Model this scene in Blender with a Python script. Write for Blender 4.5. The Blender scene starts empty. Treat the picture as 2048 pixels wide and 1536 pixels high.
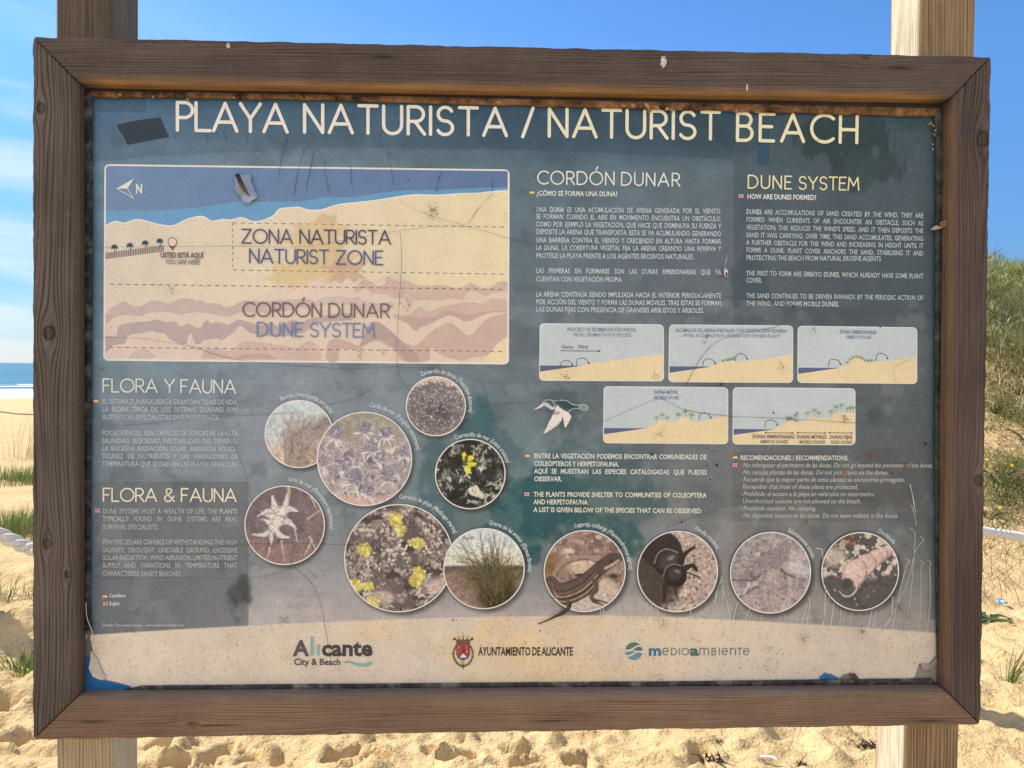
import bpy, bmesh, math, random
import numpy as np
from mathutils import Matrix, Vector
from mathutils.geometry import tessellate_polygon

# ------------------------------------------------------------------ camera, world, sun, exposure
SC = bpy.context.scene
COL = SC.collection
FPX = 1540.0                       # focal length in pixels of the 2048 px wide photograph
PITCH, ROLL, EYE = -0.020445, 0.011091, 1.6
SUN_EL, SUN_AZ = math.radians(43), math.radians(-60)   # azimuth from +Y (away from viewer), negative = left
SKY_STRENGTH, SUN_STRENGTH, EXPOSURE = 0.125, 4.7, 0.60
_c, _s = math.cos(PITCH), math.sin(PITCH)
FWD = np.array([0, _c, _s]); _u = np.array([0, -_s, _c]); _r = np.array([1., 0, 0])
RT = math.cos(ROLL) * _r + math.sin(ROLL) * _u
UP = -math.sin(ROLL) * _r + math.cos(ROLL) * _u
EYEP = np.array([0, 0, EYE])
cam = bpy.data.cameras.new('camera'); camo = bpy.data.objects.new('camera', cam); COL.objects.link(camo)
cam.sensor_width = 36; cam.lens = 36 * FPX / 2048; cam.clip_start = 0.05; cam.clip_end = 20000
M = Matrix.Identity(4)
for i in range(3):
    M[i][0] = RT[i]; M[i][1] = UP[i]; M[i][2] = -FWD[i]; M[i][3] = EYEP[i]
camo.matrix_world = M
SC.camera = camo

W = bpy.data.worlds.new('World'); SC.world = W; W.use_nodes = True
nt = W.node_tree; nt.nodes.clear()
def wn(t, **k):
    n = nt.nodes.new(t)
    for a, b in k.items(): setattr(n, a, b)
    return n
sky = wn('ShaderNodeTexSky', sky_type='NISHITA', sun_disc=False, sun_elevation=SUN_EL, sun_rotation=SUN_AZ,
         air_density=1.0, dust_density=0.3, ozone_density=3.0)
tint = wn('ShaderNodeMix', data_type='RGBA', blend_type='MULTIPLY'); tint.inputs[0].default_value = 1
tint.inputs[7].default_value = (0.50, 0.80, 1.08, 1)
nt.links.new(sky.outputs[0], tint.inputs[6])
tc = wn('ShaderNodeTexCoord'); mp = wn('ShaderNodeMapping')
mp.inputs['Scale'].default_value = (2.2, 1.2, 15.0); mp.inputs['Rotation'].default_value = (0, 0.12, 0.2)
nt.links.new(tc.outputs['Generated'], mp.inputs[0])
nz = wn('ShaderNodeTexNoise'); nz.inputs['Scale'].default_value = 1.0; nz.inputs['Detail'].default_value = 7
nz.inputs['Roughness'].default_value = 0.5; nz.inputs['Distortion'].default_value = 0.5
nt.links.new(mp.outputs[0], nz.inputs['Vector'])
rp = wn('ShaderNodeValToRGB'); rp.color_ramp.elements[0].position = 0.42; rp.color_ramp.elements[1].position = 0.58
nt.links.new(nz.outputs[0], rp.inputs[0])
sep = wn('ShaderNodeSeparateXYZ'); nt.links.new(tc.outputs['Generated'], sep.inputs[0])
mr = wn('ShaderNodeMapRange'); mr.inputs[1].default_value = 0.35; mr.inputs[2].default_value = -0.55   # clouds over the sea side
nt.links.new(sep.outputs[0], mr.inputs[0])
mz = wn('ShaderNodeMapRange'); mz.inputs[1].default_value = 0.42; mz.inputs[2].default_value = 0.16
nt.links.new(sep.outputs[2], mz.inputs[0])
m1 = wn('ShaderNodeMath', operation='MULTIPLY'); nt.links.new(mr.outputs[0], m1.inputs[0]); nt.links.new(mz.outputs[0], m1.inputs[1])
m2 = wn('ShaderNodeMath', operation='MULTIPLY'); nt.links.new(rp.outputs[0], m2.inputs[0]); nt.links.new(m1.outputs[0], m2.inputs[1])
# unseen bank of bright broken cloud, added behind the viewer to brighten the shaded board
my = wn('ShaderNodeMapRange'); my.inputs[1].default_value = 0.05; my.inputs[2].default_value = -0.45; nt.links.new(sep.outputs[1], my.inputs[0])
rb = wn('ShaderNodeValToRGB'); rb.color_ramp.elements[0].position = 0.30; rb.color_ramp.elements[1].position = 0.52; nt.links.new(nz.outputs[0], rb.inputs[0])
mb = wn('ShaderNodeMath', operation='MULTIPLY'); nt.links.new(my.outputs[0], mb.inputs[0]); nt.links.new(rb.outputs[0], mb.inputs[1])
ms = wn('ShaderNodeMath', operation='MULTIPLY'); nt.links.new(m2.outputs[0], ms.inputs[0]); ms.inputs[1].default_value = 0.52
m3 = wn('ShaderNodeMath', operation='MAXIMUM'); nt.links.new(ms.outputs[0], m3.inputs[0]); nt.links.new(mb.outputs[0], m3.inputs[1])
cmix = wn('ShaderNodeMix', data_type='RGBA'); nt.links.new(m3.outputs[0], cmix.inputs[0]); 
hz = wn('ShaderNodeMapRange'); hz.inputs[1].default_value = 0.34; hz.inputs[2].default_value = 0.0; nt.links.new(sep.outputs[2], hz.inputs[0])
low = wn('ShaderNodeMix', data_type='RGBA', blend_type='MULTIPLY'); nt.links.new(hz.outputs[0], low.inputs[0]); nt.links.new(tint.outputs[2], low.inputs[6])
low.inputs[7].default_value = (0.50, 0.46, 0.50, 1); nt.links.new(low.outputs[2], cmix.inputs[6])
cmix.inputs[7].default_value = (6.1, 6.1, 6.1, 1)
bg = wn('ShaderNodeBackground'); bg.inputs[1].default_value = SKY_STRENGTH
nt.links.new(cmix.outputs[2], bg.inputs[0])
wo = wn('ShaderNodeOutputWorld'); nt.links.new(bg.outputs[0], wo.inputs[0])

sl = bpy.data.lights.new('sun', 'SUN'); sl.energy = SUN_STRENGTH; sl.angle = math.radians(0.55); sl.color = (1, 0.93, 0.82)
so = bpy.data.objects.new('sun', sl); COL.objects.link(so)
TO_SUN = np.array([math.sin(SUN_AZ) * math.cos(SUN_EL), math.cos(SUN_AZ) * math.cos(SUN_EL), math.sin(SUN_EL)])
so.rotation_euler = Vector(TO_SUN.tolist()).to_track_quat('Z', 'Y').to_euler()
so.location = (-8, 10, 14)
vs = SC.view_settings
vs.view_transform = 'Standard'; vs.look = 'None'; vs.gamma = 1; vs.exposure = EXPOSURE
try: vs.use_curve_mapping = False
except Exception: pass

rnd = random.Random(7)
RNG = np.random.default_rng(11)

# ------------------------------------------------------------------ helpers
def lin(c):
    c = np.asarray(c, float) / 255.0
    return np.where(c <= 0.04045, c / 12.92, ((c + 0.055) / 1.055) ** 2.4)
KS = np.array((0.86, 0.79, 0.71))                          # print colours were read off the shaded board; paint is this much brighter
def alb(c): return np.clip(lin(c) / KS, 0.002, 0.85)

def mesh_np(name, V, F, mat=None, parent=None, col=None, attrs=None, smooth=False, origin=None):
    """one mesh object from numpy verts and faces (quads/tris array or list of lists); col per vertex"""
    me = bpy.data.meshes.new(name)
    V = np.asarray(V, np.float32)
    if origin is not None: V = V - np.asarray(origin, np.float32)
    if isinstance(F, np.ndarray):
        n, k = F.shape
        me.vertices.add(len(V)); me.vertices.foreach_set('co', V.ravel())
        me.loops.add(n * k); me.loops.foreach_set('vertex_index', F.astype(np.int32).ravel())
        me.polygons.add(n); me.polygons.foreach_set('loop_start', np.arange(0, n * k, k, dtype=np.int32))
        me.update(calc_edges=True)
    else:
        me.from_pydata(V.tolist(), [], F)
    if col is not None:
        c = np.ones((len(V), 4), np.float32); c[:, :3] = col
        a = me.color_attributes.new('col', 'FLOAT_COLOR', 'POINT'); a.data.foreach_set('color', c.ravel())
    for k, v in (attrs or {}).items():
        a = me.attributes.new(k, 'FLOAT', 'POINT'); a.data.foreach_set('value', np.asarray(v, np.float32).ravel())
    if smooth: me.polygons.foreach_set('use_smooth', np.ones(len(me.polygons), bool))
    me.validate(); me.update()
    o = bpy.data.objects.new(name, me); COL.objects.link(o)
    if mat: me.materials.append(mat)
    if parent: o.parent = parent
    return o

def tag(o, label=None, cat=None, group=None, kind=None):
    if label: o['label'] = label
    if cat: o['category'] = cat
    if group: o['group'] = group
    if kind: o['kind'] = kind
    return o

def empty(name, loc):
    o = bpy.data.objects.new(name, None); COL.objects.link(o); o.location = loc; o.empty_display_size = 0.1
    return o

class NT:
    """tiny node tree helper"""
    def __init__(s, name):
        s.m = bpy.data.materials.new(name); s.m.use_nodes = True; s.t = s.m.node_tree; s.t.nodes.clear()
        s.out = s.n('ShaderNodeOutputMaterial'); s.b = s.n('ShaderNodeBsdfPrincipled'); s.l(s.b.outputs[0], s.out.inputs[0])
    def n(s, t, **k):
        x = s.t.nodes.new(t)
        for a, b in k.items(): setattr(x, a, b)
        return x
    def l(s, a, b): s.t.links.new(a, b)
    def val(s, i, v):
        if hasattr(v, 'is_output'): s.l(v, i)
        else: i.default_value = v
    def attr(s, name, out='Color'):
        return s.n('ShaderNodeAttribute', attribute_name=name).outputs[out]
    def math(s, op, a, b=0.0, clamp=False):
        x = s.n('ShaderNodeMath', operation=op, use_clamp=clamp); s.val(x.inputs[0], a); s.val(x.inputs[1], b); return x.outputs[0]
    def noise(s, vec, scale, detail=4, rough=0.55, dist=0.0):
        x = s.n('ShaderNodeTexNoise'); s.l(vec, x.inputs['Vector']); x.inputs['Scale'].default_value = scale
        x.inputs['Detail'].default_value = detail; x.inputs['Roughness'].default_value = rough; x.inputs['Distortion'].default_value = dist
        return x.outputs[0]
    def ramp(s, f, stops):
        x = s.n('ShaderNodeValToRGB'); s.l(f, x.inputs[0]); e = x.color_ramp.elements
        while len(e) < len(stops): e.new(0.5)
        for q, (p, c) in zip(e, stops):
            q.position = p; q.color = (c, c, c, 1) if np.isscalar(c) else (*[float(v) for v in c][:3], 1)
        return x.outputs[0]
    def mix(s, f, a, b, mode='MIX'):
        x = s.n('ShaderNodeMix', data_type='RGBA', blend_type=mode); s.val(x.inputs[0], f)
        for i, v in ((6, a), (7, b)):
            if hasattr(v, 'is_output'): s.l(v, x.inputs[i])
            else: x.inputs[i].default_value = (*[float(q) for q in v][:3], 1)
        return x.outputs[2]
    def pos(s): return s.n('ShaderNodeNewGeometry').outputs['Position']
    def obj(s): return s.n('ShaderNodeTexCoord').outputs['Object']
    def vec(s, x, y, z=0.0):
        c = s.n('ShaderNodeCombineXYZ'); s.val(c.inputs[0], x); s.val(c.inputs[1], y); s.val(c.inputs[2], z); return c.outputs[0]
    def bump(s, h, strength, dist, normal=None):
        x = s.n('ShaderNodeBump'); x.inputs['Strength'].default_value = strength; x.inputs['Distance'].default_value = dist
        s.l(h, x.inputs['Height'])
        if normal is not None: s.l(normal, x.inputs['Normal'])
        return x.outputs[0]
    def set(s, base=None, rough=None, spec=None, normal=None):
        if base is not None:
            if hasattr(base, 'is_output'): s.l(base, s.b.inputs['Base Color'])
            else: s.b.inputs['Base Color'].default_value = (*[float(v) for v in base][:3], 1)
        if rough is not None: s.val(s.b.inputs['Roughness'], rough)
        if spec is not None: s.b.inputs['Specular IOR Level'].default_value = spec
        if normal is not None: s.l(normal, s.b.inputs['Normal'])
        return s.m

def vnoise(h, w, sx, sy, seed):
    """smooth value noise array h x w with cells of sx, sy samples"""
    r = np.random.default_rng(seed); gh, gw = int(h / sy) + 3, int(w / sx) + 3
    g = r.random((gh, gw)); y = np.arange(h) / sy; x = np.arange(w) / sx
    yi, xi = y.astype(int), x.astype(int); fy, fx = y - yi, x - xi
    fy, fx = fy * fy * (3 - 2 * fy), fx * fx * (3 - 2 * fx); fy = fy[:, None]; fx = fx[None]
    a = g[np.ix_(yi, xi)]; b = g[np.ix_(yi, xi + 1)]; c = g[np.ix_(yi + 1, xi)]; d = g[np.ix_(yi + 1, xi + 1)]
    return (a * (1 - fx) + b * fx) * (1 - fy) + (c * (1 - fx) + d * fx) * fy
def fbm(h, w, s, octv=4, seed=0, ay=1.0):
    o = np.zeros((h, w)); t = 0; a = 1
    for i in range(octv):
        o += a * vnoise(h, w, max(s, 1), max(s * ay, 1), seed + i * 17); t += a; a *= 0.5; s /= 2
    return o / t
def sstep(a, b, x):
    t = np.clip((x - a) / (b - a), 0, 1); return t * t * (3 - 2 * t)

# ------------------------------------------------------------------ sign plane: photo pixel -> plane
CX, CY, CZ, YAW, SROLL = 0.0153436, 1.2094424, -0.0379034, 0.0413233, 0.0056905
U = np.array([math.cos(YAW) * math.cos(SROLL), math.sin(YAW) * math.cos(SROLL), math.sin(SROLL)])
N = np.array([math.sin(YAW), -math.cos(YAW), 0.0]); N /= np.linalg.norm(N)
V = np.cross(N, U)
if V[2] < 0: V = -V
O = np.array([CX, CY, CZ + EYE])
ROOT = np.array([CX, CY + 0.07, 0.0])
def ray(px, py):
    px, py = np.asarray(px, float), np.asarray(py, float)
    return (px[..., None] - 1024) / FPX * RT + (768 - py[..., None]) / FPX * UP + FWD
def P3(px, py, d=0.0):
    """photo pixel onto the plane lying d metres behind the frame's face"""
    r = ray(px, py); o = O - N * d
    t = ((o - EYEP) @ N) / (r @ N)
    return EYEP + r * t[..., None]
PD = 0.024                                            # recess of the printed board
def uv(px, py):
    p = P3(px, py, PD) - (O - N * PD)
    return np.stack([p @ U, p @ V], -1)
def uv3(q, lift=0.0):
    q = np.asarray(q, float); lift = np.asarray(lift, float)
    return (O - N * PD) + q[..., :1] * U + q[..., 1:2] * V + lift[..., None] * N
PXM = np.linalg.norm(uv(1100, 750) - uv(1000, 750)) / 100   # metres per photo pixel on the board
def ground(px, py, z=0.0):
    r = ray(px, py); t = (z - EYE) / r[..., 2]; return EYEP + r * t[..., None]

sign = empty('information_sign', ROOT)
tag(sign, 'large wooden framed bilingual naturist beach and dune information board on two square posts', 'information board')

# ------------------------------------------------------------------ wood
def wood_mat(name, dark, mid, light, warm=(150, 104, 60), k=0.75, fine=1.0, bumpd=0.0024, warmamt=1.0, ring=170, ringamt=1.0):
    t = NT(name); g = t.attr('gg', 'Fac'); l = t.attr('gl', 'Fac'); e = t.attr('edge', 'Fac'); kn = t.attr('knot', 'Fac')
    v1 = t.vec(t.math('MULTIPLY', g, 210 * fine), t.math('MULTIPLY', l, 1.6)); v2 = t.vec(t.math('MULTIPLY', g, 620 * fine), t.math('MULTIPLY', l, 9.0))
    v3 = t.vec(t.math('MULTIPLY', g, 26), t.math('MULTIPLY', l, 3.2))
    n1 = t.noise(v1, 1, 2, 0.5); n2 = t.noise(v2, 1, 3, 0.6); n3 = t.noise(v3, 1, 4, 0.6)
    v4 = t.vec(t.math('MULTIPLY', g, 34), t.math('MULTIPLY', l, 1.1)); n4 = t.noise(v4, 1, 3, 0.55)
    ph = t.math('ADD', t.math('MULTIPLY', g, ring), t.math('ADD', t.math('MULTIPLY', n4, 5.0), t.math('MULTIPLY', n1, 0.9)))
    fr = t.math('FRACT', ph)
    r1 = t.ramp(fr, [(0.0, 0.0), (0.14, 0.16), (0.34, 0.75), (0.60, 1.0), (0.80, 0.62), (0.96, 0.0)])
    fade = t.ramp(t.noise(t.vec(t.math('MULTIPLY', g, 60), t.math('MULTIPLY', l, 4.0)), 1, 3, 0.6), [(0.32, 0.42), (0.58, 1.0)])
    r1 = t.math('SUBTRACT', 1.0, t.math('MULTIPLY', t.math('SUBTRACT', 1.0, r1), t.math('MULTIPLY', fade, ringamt)))
    r2 = t.ramp(n2, [(0.34, 0.0), (0.60, 1.0)])
    h = t.math('ADD', t.math('MULTIPLY', r1, 0.70), t.math('MULTIPLY', r2, 0.30))
    k = k * np.array((1.13, 1.04, 0.96))
    D, Mi, L = [np.clip(lin(c) / k, 0.003, 0.8) for c in (dark, mid, light)]
    c = t.ramp(h, [(0.08, D), (0.55, Mi), (1.0, L)])
    c = t.mix(t.math('MULTIPLY', t.ramp(n3, [(0.3, 0.0), (0.75, 1.0)]), 0.35), c, np.clip(lin(light) / k, 0, 0.8))
    blot = t.noise(t.obj(), 5.0, 5, 0.6)
    c = t.mix(t.ramp(blot, [(0.36, 0.35), (0.60, 0.0)]), c, D * 1.3, 'MIX')
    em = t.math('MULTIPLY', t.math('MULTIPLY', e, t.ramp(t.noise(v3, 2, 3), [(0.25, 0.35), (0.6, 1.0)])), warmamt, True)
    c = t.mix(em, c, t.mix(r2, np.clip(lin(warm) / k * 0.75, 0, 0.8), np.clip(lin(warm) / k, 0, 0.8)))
    c = t.mix(kn, c, D * 0.55)
    sp = t.noise(t.obj(), 420, 1, 0.5)
    c = t.mix(t.ramp(sp, [(0.73, 0.0), (0.78, 0.28)]), c, np.clip(lin((205, 195, 180)) / k, 0, 0.8))
    hh = t.math('SUBTRACT', h, t.math('MULTIPLY', kn, 0.8))
    return t.set(c, 0.74, 0.25, t.bump(hh, 0.7, bumpd))

def grain(l, s, knots, wob, seed, slope=0.0):
    """flow the grain coordinate round knots; l along, s across (metres)"""
    r = np.random.default_rng(seed); g = s + slope * l
    for i in range(4):
        f = r.uniform(0.6, 5.0); g = g + wob * r.uniform(0.3, 1) / (i + 1) * np.sin(f * l * 2.2 + r.uniform(0, 6.28) + s * r.uniform(-9, 9))
    kn = np.zeros_like(l)
    for (kl, ks, kr) in knots:
        x = (l - kl) / 2.6; y = s - ks; d2 = x * x + y * y
        a = (kr * 1.7) ** 2
        g = g - y * a / (d2 + a * 0.5)
        d = np.sqrt(((l - kl) / 1.1) ** 2 + y * y) / kr
        ringm = np.exp(-((d - 1.0) / 0.17) ** 2)
        kn = np.maximum(kn, ringm * 0.9); kn = np.maximum(kn, (d < 1.0) * 0.30)
    return g, kn

TH = 0.056
def rail(name, o0, o1, i0, i1, mat, knots, seed, streaks=(), nl=420, wob=0.004, slope=0.0, bev=0.009, warmside=1.0):
    """mitred frame member: outer edge o0-o1, inner edge i0-i1 (photo pixels on the face plane)"""
    o0, o1, i0, i1 = [P3(*q) for q in (o0, o1, i0, i1)]
    L0 = np.linalg.norm(o1 - o0); wd = np.linalg.norm(o0 - i0) * 0.7071
    prof = [(0.0, TH, 0), (0.0, 0.03, 0), (0.0, 0.004, 0), (0.0012, 0.0012, 0), (0.004, 0.0, 0)]
    for k in range(1, 34): prof.append((0.004 + (wd - 0.004 - bev) * k / 34, 0.0, sstep(0.86, 1.0, np.float64(k / 34)) * 0.3))
    for k in range(7):
        a = k / 6 * math.pi / 2
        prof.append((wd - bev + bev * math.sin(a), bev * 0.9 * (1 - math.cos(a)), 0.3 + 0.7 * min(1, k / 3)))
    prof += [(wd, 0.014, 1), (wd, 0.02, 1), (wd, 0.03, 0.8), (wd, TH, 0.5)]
    pr = np.array(prof); m = len(pr)
    t = np.linspace(0, 1, nl); gap = 0.0009 / L0
    tt = gap + (1 - 2 * gap) * t
    groove = np.maximum(0, 1 - np.minimum(t, 1 - t) * L0 / 0.0025) * 0.0016
    f = pr[:, 0] / wd
    out = o0 + (o1 - o0) * tt[:, None]; inn = i0 + (i1 - i0) * tt[:, None]
    pos = out[:, None] * (1 - f)[None, :, None] + inn[:, None] * f[None, :, None]
    rr = np.random.default_rng(seed)
    wl = fbm(nl, m, 30, 3, seed) - 0.5
    pos = pos - N * (pr[:, 1][None, :, None] + groove[:, None, None] * (pr[:, 1] < 0.005)[None, :, None])
    ax = (o1 - o0) / L0
    edgew = (fbm(nl, 1, 8, 4, seed + 5)[:, 0] - 0.5) * 0.0035     # uneven, worn outer edge
    acr = (i0 - o0) - ax * ((i0 - o0) @ ax); acr /= np.linalg.norm(acr)
    pos = pos + acr * (edgew[:, None, None] * np.clip(1 - pr[:, 0] / 0.01, 0, 1)[None, :, None])
    l = ((pos - o0) @ ax); s = np.broadcast_to(pr[:, 0] + np.clip(pr[:, 1], 0, 1) * np.where(pr[:, 0] < wd / 2, -1, 1), l.shape)
    g, kn = grain(l, s, knots, wob, seed, slope)
    for kl, ks, kw, kh in streaks: kn = np.maximum(kn, .85 * np.exp(-((l - kl) / kw) ** 2 - ((s - ks) / kh) ** 2))
    idx = np.arange(nl * m).reshape(nl, m)
    F = np.stack([idx[:-1, :-1], idx[1:, :-1], idx[1:, 1:], idx[:-1, 1:]], -1).reshape(-1, 4)
    V_ = pos.reshape(-1, 3)
    F = [list(map(int, q)) for q in F] + [idx[0].tolist(), idx[-1][::-1].tolist()]
    e = np.broadcast_to(pr[:, 2], l.shape) * warmside  # inner bevel tint: less weathered wood plus bounced light put into the colour
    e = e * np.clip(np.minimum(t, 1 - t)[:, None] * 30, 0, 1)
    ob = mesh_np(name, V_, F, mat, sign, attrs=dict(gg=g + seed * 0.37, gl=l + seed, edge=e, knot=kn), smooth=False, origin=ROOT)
    bm = bmesh.new(); bm.from_mesh(ob.data); bmesh.ops.recalc_face_normals(bm, faces=bm.faces); bm.to_mesh(ob.data); bm.free()
    return ob

TLo, TRo, BRo, BLo = (64, 72), (1984, 112), (1962, 1450), (64, 1481)
TLi, TRi, BRi, BLi = (156, 165), (1902, 197), (1890, 1380), (156, 1392)
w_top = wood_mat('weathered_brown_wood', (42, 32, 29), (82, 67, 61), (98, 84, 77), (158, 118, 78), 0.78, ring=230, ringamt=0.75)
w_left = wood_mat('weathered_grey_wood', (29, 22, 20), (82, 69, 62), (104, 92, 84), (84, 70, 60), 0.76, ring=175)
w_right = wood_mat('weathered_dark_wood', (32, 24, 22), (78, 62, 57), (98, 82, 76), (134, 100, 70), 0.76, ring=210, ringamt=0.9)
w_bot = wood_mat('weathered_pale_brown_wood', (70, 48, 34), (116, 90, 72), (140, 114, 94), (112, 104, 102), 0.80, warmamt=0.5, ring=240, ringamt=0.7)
def kpos(o0, o1, px, py):
    a, b, p = P3(*o0), P3(*o1), P3(px, py); ax = (b - a) / np.linalg.norm(b - a); l = (p - a) @ ax
    return l, np.linalg.norm(p - a - ax * l)
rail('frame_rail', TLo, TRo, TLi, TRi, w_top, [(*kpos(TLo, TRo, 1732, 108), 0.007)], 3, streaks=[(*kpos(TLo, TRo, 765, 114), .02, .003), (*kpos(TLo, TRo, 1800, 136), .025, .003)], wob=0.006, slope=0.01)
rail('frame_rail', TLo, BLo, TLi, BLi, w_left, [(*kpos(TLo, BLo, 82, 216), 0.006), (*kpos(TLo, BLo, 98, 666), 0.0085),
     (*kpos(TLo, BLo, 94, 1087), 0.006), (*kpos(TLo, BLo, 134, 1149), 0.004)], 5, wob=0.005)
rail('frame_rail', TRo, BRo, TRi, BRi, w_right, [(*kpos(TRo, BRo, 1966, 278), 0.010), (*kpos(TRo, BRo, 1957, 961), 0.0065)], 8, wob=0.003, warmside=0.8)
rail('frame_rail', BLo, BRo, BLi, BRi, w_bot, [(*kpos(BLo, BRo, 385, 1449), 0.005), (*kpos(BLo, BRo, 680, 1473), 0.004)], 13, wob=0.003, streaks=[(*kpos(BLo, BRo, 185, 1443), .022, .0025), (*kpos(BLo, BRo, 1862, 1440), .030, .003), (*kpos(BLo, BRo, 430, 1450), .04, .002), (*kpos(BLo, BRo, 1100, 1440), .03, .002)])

def post(xl, xr, side, ztop, mat, seed, name='post'):
    """square post behind the frame; xl, xr: photo x of its front face at y=1536"""
    d = TH + 0.012
    a = P3(xl, 1500, d); b = P3(xr, 1500, d); wdt = np.linalg.norm(b - a)
    c0 = (a + b) / 2; ex = U * np.array([1, 1, 0]); ex /= np.linalg.norm(ex); ey = -N
    nz_ = 240; prof = []
    r = 0.004; hw = wdt / 2; dp = 0.10
    def side_pts(p, q, n): return [(p[0] + (q[0] - p[0]) * k / n, p[1] + (q[1] - p[1]) * k / n) for k in range(n)]
    cs = [(-hw + r, 0), (hw - r, 0), (hw, r), (hw, dp - r), (hw - r, dp), (-hw + r, dp), (-hw, dp - r), (-hw, r)]
    nn = [16, 2, 16, 2, 10, 2, 16, 2]
    for k in range(8): prof += side_pts(cs[k], cs[(k + 1) % 8], nn[k])
    pr = np.array(prof); m = len(pr)
    z = np.linspace(-0.35, ztop, nz_)
    sw = np.cumsum(np.r_[0, np.linalg.norm(np.diff(pr, axis=0), axis=1)])
    lean = 0.0
    base = c0 * np.array([1, 1, 0])
    jit = (fbm(nz_, m, 6, 3, seed, 5) - 0.5) * 0.0022
    pos = base + ex * (pr[:, 0][None, :, None] + jit[..., None] * np.sign(pr[:, 0])[None, :, None]) + ey * pr[:, 1][None, :, None] + np.array([0, 0, 1]) * z[:, None, None]
    l = np.broadcast_to(z[:, None], (nz_, m)); s = np.broadcast_to(sw[None], (nz_, m))
    g, kn = grain(l, s, [(1.9, 0.08, 0.006), (0.62, 0.03, 0.005)], 0.004, seed)
    idx = np.arange(nz_ * m).reshape(nz_, m); nx = np.roll(idx, -1, 1)
    F = np.stack([idx[:-1], nx[:-1], nx[1:], idx[1:]], -1).reshape(-1, 4)
    F = F.tolist() + [idx[-1].tolist(), idx[0][::-1].tolist()]
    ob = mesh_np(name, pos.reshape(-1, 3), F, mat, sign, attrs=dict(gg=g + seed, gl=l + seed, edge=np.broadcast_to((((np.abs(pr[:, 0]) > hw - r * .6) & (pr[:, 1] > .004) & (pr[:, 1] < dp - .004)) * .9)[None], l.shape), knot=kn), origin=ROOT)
    bm = bmesh.new(); bm.from_mesh(ob.data); bmesh.ops.recalc_face_normals(bm, faces=bm.faces); bm.to_mesh(ob.data); bm.free()
    return ob
def post_mat(name, dark, mid, light, grey, k, pale):
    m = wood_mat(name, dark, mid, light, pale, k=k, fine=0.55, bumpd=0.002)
    t = m.node_tree; b = next(n for n in t.nodes if n.type == 'BSDF_PRINCIPLED'); src = b.inputs['Base Color'].links[0].from_socket
    geo = t.nodes.new('ShaderNodeNewGeometry'); sp = t.nodes.new('ShaderNodeSeparateXYZ'); t.links.new(geo.outputs['Position'], sp.inputs[0])
    mrn = t.nodes.new('ShaderNodeMapRange'); mrn.inputs[1].default_value = 1.2; mrn.inputs[2].default_value = 2.0
    t.links.new(sp.outputs[2], mrn.inputs[0])
    mx = t.nodes.new('ShaderNodeMix'); mx.data_type = 'RGBA'; mx.blend_type = 'MULTIPLY'
    t.links.new(mrn.outputs[0], mx.inputs[0]); t.links.new(src, mx.inputs[6]); mx.inputs[7].default_value = (*grey, 1)
    t.links.new(mx.outputs[2], b.inputs['Base Color'])
    return m
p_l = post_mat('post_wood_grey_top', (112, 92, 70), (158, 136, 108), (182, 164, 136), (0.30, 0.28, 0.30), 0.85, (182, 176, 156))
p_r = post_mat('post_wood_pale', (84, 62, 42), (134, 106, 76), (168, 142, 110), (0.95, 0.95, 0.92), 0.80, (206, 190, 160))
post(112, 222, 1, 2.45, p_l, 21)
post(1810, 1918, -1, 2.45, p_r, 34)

# ------------------------------------------------------------------ printed board
def print_mat(name, worn=0.0, rough=0.42):
    t = NT(name); c = t.attr('col'); o = t.obj()
    n = t.noise(o, 260, 3, 0.7); n2 = t.noise(o, 22, 5, 0.6)
    c = t.mix(0.55, c, t.ramp(n, [(0.25, 0.78), (0.55, 1.0), (0.8, 1.12)]), 'MULTIPLY')
    c = t.mix(0.35, c, t.ramp(n2, [(0.3, 0.82), (0.7, 1.1)]), 'MULTIPLY')
    m = t.set(c, rough, 0.3, t.bump(n, 0.12, 0.0004))
    if worn:
        tr = t.n('ShaderNodeBsdfTransparent'); mx = t.n('ShaderNodeMixShader')
        n3 = t.noise(o, 170, 3, 0.75); n4 = t.noise(o, 14, 2, 0.5)
        f = t.ramp(t.math('ADD', n3, t.math('MULTIPLY', n4, 0.35)), [(worn - 0.08, 1.0), (worn, 0.0)])
        t.l(t.math('MULTIPLY', f, 0.7), mx.inputs[0]); t.l(t.b.outputs[0], mx.inputs[1]); t.l(tr.outputs[0], mx.inputs[2])
        t.l(mx.outputs[0], t.out.inputs[0])
    return m
M_PANEL = print_mat('faded_board_print'); M_ART = print_mat('printed_picture'); M_TXT = print_mat('worn_lettering', 0.50)

GX0, GX1, GY0, GY1, ST = 150, 1904, 160, 1404, 2.0
gx = np.arange(GX0, GX1 + 1, ST); gy = np.arange(GY0, GY1 + 1, ST); GW, GH = len(gx), len(gy)
XX, YY = np.meshgrid(gx, gy)
def lerp_grid(xs, ys, tab, X, Y):
    tab = np.array(tab, float); xs = np.array(xs, float); ys = np.array(ys, float)
    xi = np.clip(np.searchsorted(xs, X) - 1, 0, len(xs) - 2); yi = np.clip(np.searchsorted(ys, Y) - 1, 0, len(ys) - 2)
    fx = np.clip((X - xs[xi]) / (xs[xi + 1] - xs[xi]), 0, 1)[..., None]; fy = np.clip((Y - ys[yi]) / (ys[yi + 1] - ys[yi]), 0, 1)[..., None]
    fx = fx * fx * (3 - 2 * fx)
    return (tab[yi, xi] * (1 - fx) + tab[yi, xi + 1] * fx) * (1 - fy) + (tab[yi + 1, xi] * (1 - fx) + tab[yi + 1, xi + 1] * fx) * fy
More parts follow.
